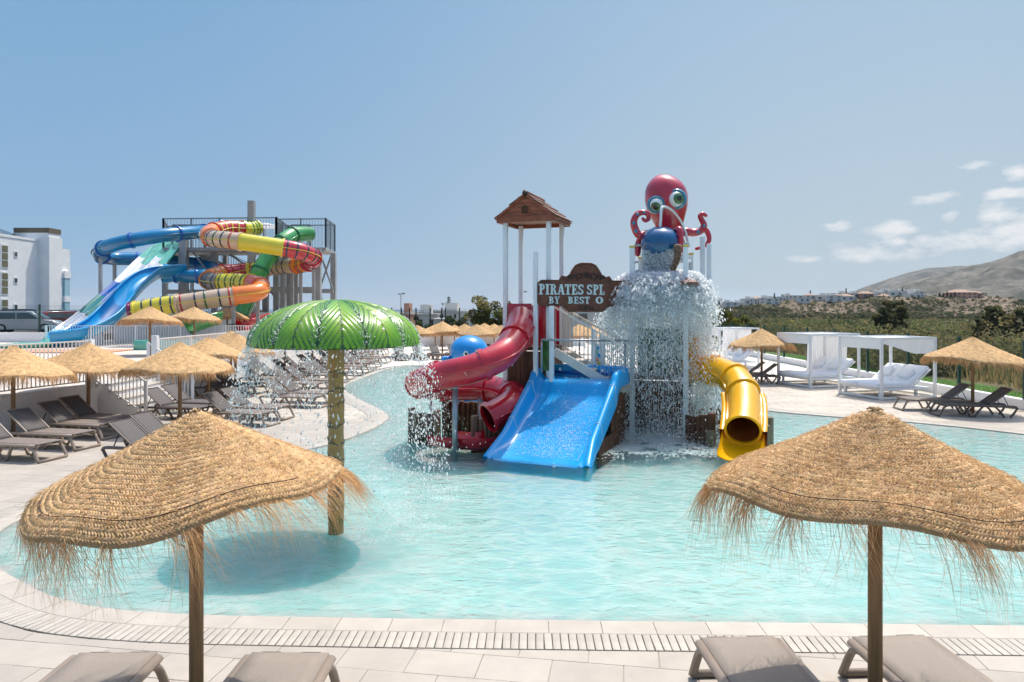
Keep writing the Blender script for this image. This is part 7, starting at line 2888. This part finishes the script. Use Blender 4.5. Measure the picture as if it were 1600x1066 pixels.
# broken clumps that fall below the dome: each a little cloud of drops strung along its path
nc = 1050
a_ = rg.uniform(0, 2 * math.pi, nc); cx = np.cos(a_)
v_ = rg.uniform(.1, 1.7, nc) * np.where(cx < 0, 1.0, .6)
src_c = cBn + np.outer(cx * rg.uniform(.3, .9, nc), Un) + np.outer(np.sin(a_) * rg.uniform(.3, .95, nc), Vn) + np.array([0, 0, 3.7])
vel_c = np.outer(cx * v_, Un) + np.outer(np.sin(a_) * v_ * .8, Vn) + np.outer(rg.uniform(0, .8, nc), np.array([0, 0, 1]))
T_c = .25 + .68 * rg.random(nc) ** .8
for q in range(nc):
    k = int(rg.integers(20, 75))
    sg_ = rg.uniform(.03, .13)
    emit(np.tile(src_c[q], (k, 1)) + rg.normal(0, sg_, (k, 3)), np.tile(vel_c[q], (k, 1)) + rg.normal(0, .22, (k, 3)), np.clip(T_c[q] + rg.normal(0, .03, k), .02, 1), .006, .021, (1, 2.4))
flush('falling_water', '')
# torn sheets of the water bell between the drops
V, Fc = [], []
for lay in range(6):
    na, nt_ = 190, 46
    ph = lay * 1.3
    base = len(V)
    for j in range(nt_):
        T = .50 * (j / (nt_ - 1)) ** .85
        for i in range(na):
            a = 2 * math.pi * i / na
            cx = math.cos(a)
            reach = (1.05 if cx < 0 else .72) if abs(cx) > .3 else (.885 - .55 * cx)
            reach *= .90 + .08 * math.sin(a * 5 + 1 + ph) + .05 * math.sin(a * 11 + ph * 2)
            v = (1.80 - .12 * lay) * reach
            r0 = .12 + .60 * min(1, j / 8) - .03 * lay
            nz_ = noise.noise(Vector((cx * 6, math.sin(a) * 6, j * .42 + ph * 5))) * .055 + noise.noise(Vector((cx * 17, math.sin(a) * 17, j * 1.3 + ph))) * .035
            rr_ = r0 + v * T + nz_
            z = 3.98 - .02 * lay - .12 * min(1, j / 8) + (.62 - .06 * lay) * T - 4.9 * T * T + nz_ * .8 + rg.normal(0, .008)
            V.append(cBn + Un * (cx * rr_) + Vn * (math.sin(a) * rr_ * .92) + np.array([0, 0, z]))
    for j in range(nt_ - 1):
        for i in range(na):
            i2 = (i + 1) % na
            a = 2 * math.pi * i / na
            torn = .02 + 1.05 * (j / nt_) ** 1.5
            h = .5 + .9 * noise.noise(Vector((math.cos(a) * 9, math.sin(a) * 9, j * .23 + lay * 7))) + rg.normal(0, .16)
            if h > torn:
                Fc.append((base + j * na + i, base + j * na + i2, base + (j + 1) * na + i2, base + (j + 1) * na + i))
o = inst('water_sheet', np_mesh('water_sheet', np.array(V), 4, M['drops'], faces=np.array(Fc), smooth=True), None)
o['kind'] = 'stuff'
# spray thrown up where it lands, at the slide mouths
n = 26000
c = cBn + Vn * -1.15
src = c + np.outer(rg.normal(-.1, .85, n), Un) + np.outer(rg.normal(-.1, .45, n), Vn)
src[:, 2] = .0
vel = rg.normal(0, .5, (n, 3)); vel[:, 2] = np.abs(rg.normal(0, 1.25, n)) + .3
emit(src, vel, rg.uniform(.02, .4, n), .003, .009, (1, 1.8))
n = 900
src = np.array(gr(1158, 700)) + rg.normal(0, .22, (n, 3)) * np.array([1.1, 1, 0])
vel = rg.normal(0, .5, (n, 3)); vel[:, 2] = np.abs(rg.normal(0, .9, n))
emit(src, vel, rg.uniform(.02, .3, n), .004, .012)
flush('spray', '')
# drips from the palm fountain rim: strands at the joints of the fronds, thinner in between
mpn = np.array(mp_)
n = 13000
k = rg.integers(0, 12, n)
str_ = np.array([1.5, .5, .8, .5, 1.2, 1.6, 1.5, .6, .3, .45, .35, .9])
keep = rg.random(n) < str_[k] / 1.6
a = 2 * math.pi * k / 12 + .05 + rg.normal(0, .10, n)
a = np.where(rg.random(n) < .30, rg.uniform(0, 2 * math.pi, n), a)
keep |= rg.random(n) < .15
src = mpn + np.stack([RM * np.cos(a), RM * np.sin(a), np.full(n, ZRIM)], 1)
vel = np.stack([np.cos(a), np.sin(a), np.zeros(n)], 1) * rg.uniform(.0, .75, n)[:, None] + rg.normal(0, .16, (n, 3))
T = rg.random(n) ** .75 * .70
emit(src[keep], vel[keep], T[keep], .004, .0125, (1, 2.8))
# water running over the dome in the grooves between fronds
n = 1100
k = rg.integers(0, 12, n)
a = 2 * math.pi * k / 12 + .05 + rg.normal(0, .035, n)
u = rg.uniform(.45, 1.0, n)
rr = RM * np.sin(u * math.pi / 2) * 1.012
P = mpn + np.stack([rr * np.cos(a), rr * np.sin(a), ZRIM + (ZTOP - ZRIM) * np.cos(u * math.pi / 2) ** .92 - .01 + rg.uniform(0, .03, n)], 1)
S = rg.uniform(.003, .009, n)
PP.append(P); DD.append(rg.normal(0, 1, (n, 3))); SS.append(S); LL.append(S * rg.uniform(1, 2.5, n))
# stray drops carried by the wind
n = 520
src = mpn + np.stack([rg.normal(.2, 1.0, n), rg.normal(0, 1.0, n), rg.uniform(.05, 2.4, n)], 1)
S = rg.uniform(.003, .007, n)
PP.append(src); DD.append(rg.normal(0, 1, (n, 3)) + np.array([0, 0, -2])); SS.append(S); LL.append(S * rg.uniform(1, 2, n))
flush('dripping_water', '')
# jets at the left end of the red slide: thin broken streaks
p0 = np.array(at(676, 596, 16.2))
for k in range(11):
    n = 110
    a = rg.uniform(0, 6.28); e = rg.uniform(.5, 1.35)
    v0 = rg.uniform(1.2, 3.2)
    vel = np.tile(np.array([math.cos(a) * math.cos(e) - .25, math.sin(a) * math.cos(e) * .5 - .12, math.sin(e)]) * v0, (n, 1)) + rg.normal(0, .07, (n, 3))
    T = rg.uniform(0, .75, n)
    emit(np.tile(p0 + rg.normal(0, .03, 3), (n, 1)), vel, T, .005, .013, (1, 3.0))
n = 420
src = np.array(gr(670, 672)) + np.stack([rg.normal(0, .38, n), rg.normal(0, .3, n), np.abs(rg.normal(0, .35, n))], 1)
S = rg.uniform(.005, .012, n)
PP.append(src); DD.append(rg.normal(0, 1, (n, 3))); SS.append(S); LL.append(S * 1.5)
flush('splashing_jets', '')
# churned water running down the wide slide
n = 5200
s_ = rg.uniform(.15, 2.9, n)
x_ = rg.normal(.15, .48, n)
x_ = np.clip(x_, -.80, .82)
zt = np.interp(s_, [q[0] for q in pp], [q[1] for q in pp])
keep = rg.random(n) < np.where(s_ > 2.35, .5, np.where(s_ > 2.0, .15, .9)) * (.35 + .65 * np.exp(-((s_ - .75) / .55) ** 2))
P = np.array(B0) + np.outer(x_, np.array(su)) + np.outer(s_, np.array(sv))
P[:, 2] = zt + rg.uniform(.008, .028, n)
S = rg.uniform(.003, .010, n)
P, S = P[keep], S[keep]
D = np.tile(np.array(-sv) - np.array([0, 0, .35]), (len(P), 1)) + rg.normal(0, .35, (len(P), 3))
PP.append(P); DD.append(D); SS.append(S); LL.append(S * rg.uniform(1.2, 4, len(P)))
flush('slide_water', '')


def foam(name, centres, n, smin, smax):
    """flattened bubbles lying on the pool water"""
    P, S = [], []
    w = np.array([c[4] for c in centres]); w = w / w.sum()
    pick = rg.choice(len(centres), n, p=w)
    for q in pick:
        x, y, sx_r, sy_r, _ = centres[q]
        P.append((x + rg.normal(0, sx_r), y + rg.normal(0, sy_r), -.012 + rg.uniform(0, .008)))
    P = np.array(P)
    keep = np.array([noise.noise(Vector((p[0] * 2.2, p[1] * 3.5, 3))) > rg.uniform(-.45, .35) for p in P])
    keep &= np.array([inside(pool_np, p[0], p[1]) for p in P])
    P = P[keep]
    S = rg.uniform(smin, smax, len(P))
    n = len(P)
    ang = rg.uniform(0, 6.28, n)
    V = []
    for i in range(6):
        a = ang + i * math.pi / 3
        V.append(P + np.stack([S * 1.25 * np.cos(a), S * .9 * np.sin(a), np.zeros(n)], 1) * rg.uniform(.7, 1.2, (n, 1)))
    V.append(P + np.stack([np.zeros(n), np.zeros(n), S * .45], 1))
    V = np.stack(V, 1).reshape(-1, 3)
    tri = np.array([(i, (i + 1) % 6, 6) for i in range(6)])
    Fc = ((np.arange(n) * 7)[:, None, None] + tri[None]).reshape(-1, 3)
    o = inst(name, np_mesh(name, V, 3, M['drops'], faces=Fc, smooth=True), None)
    o['kind'] = 'stuff'
    return o


c1 = gr(1010, 694)
c2 = gr(1155, 706)
fcs = [(c1.x, c1.y, 1.1, .55, 10), (c1.x + .9, c1.y + .2, .8, .35, 4), (c1.x - .5, c1.y - .5, .9, .4, 2.5), (c2.x, c2.y - .1, .45, .22, 2.2)]
foam('foam', fcs, 15000, .010, .030)
fcs = []
for px, py in ((640, 764), (700, 778), (610, 790), (660, 820), (605, 838), (690, 762), (630, 806), (585, 770), (560, 840), (600, 745)):
    q = gr(px, py); fcs.append((q.x, q.y, .28, .12, 1))
q = gr(560, 660); fcs += [(q.x, q.y, 1.2, .8, 1.2)]
foam('foam_specks', fcs, 4200, .004, .012)
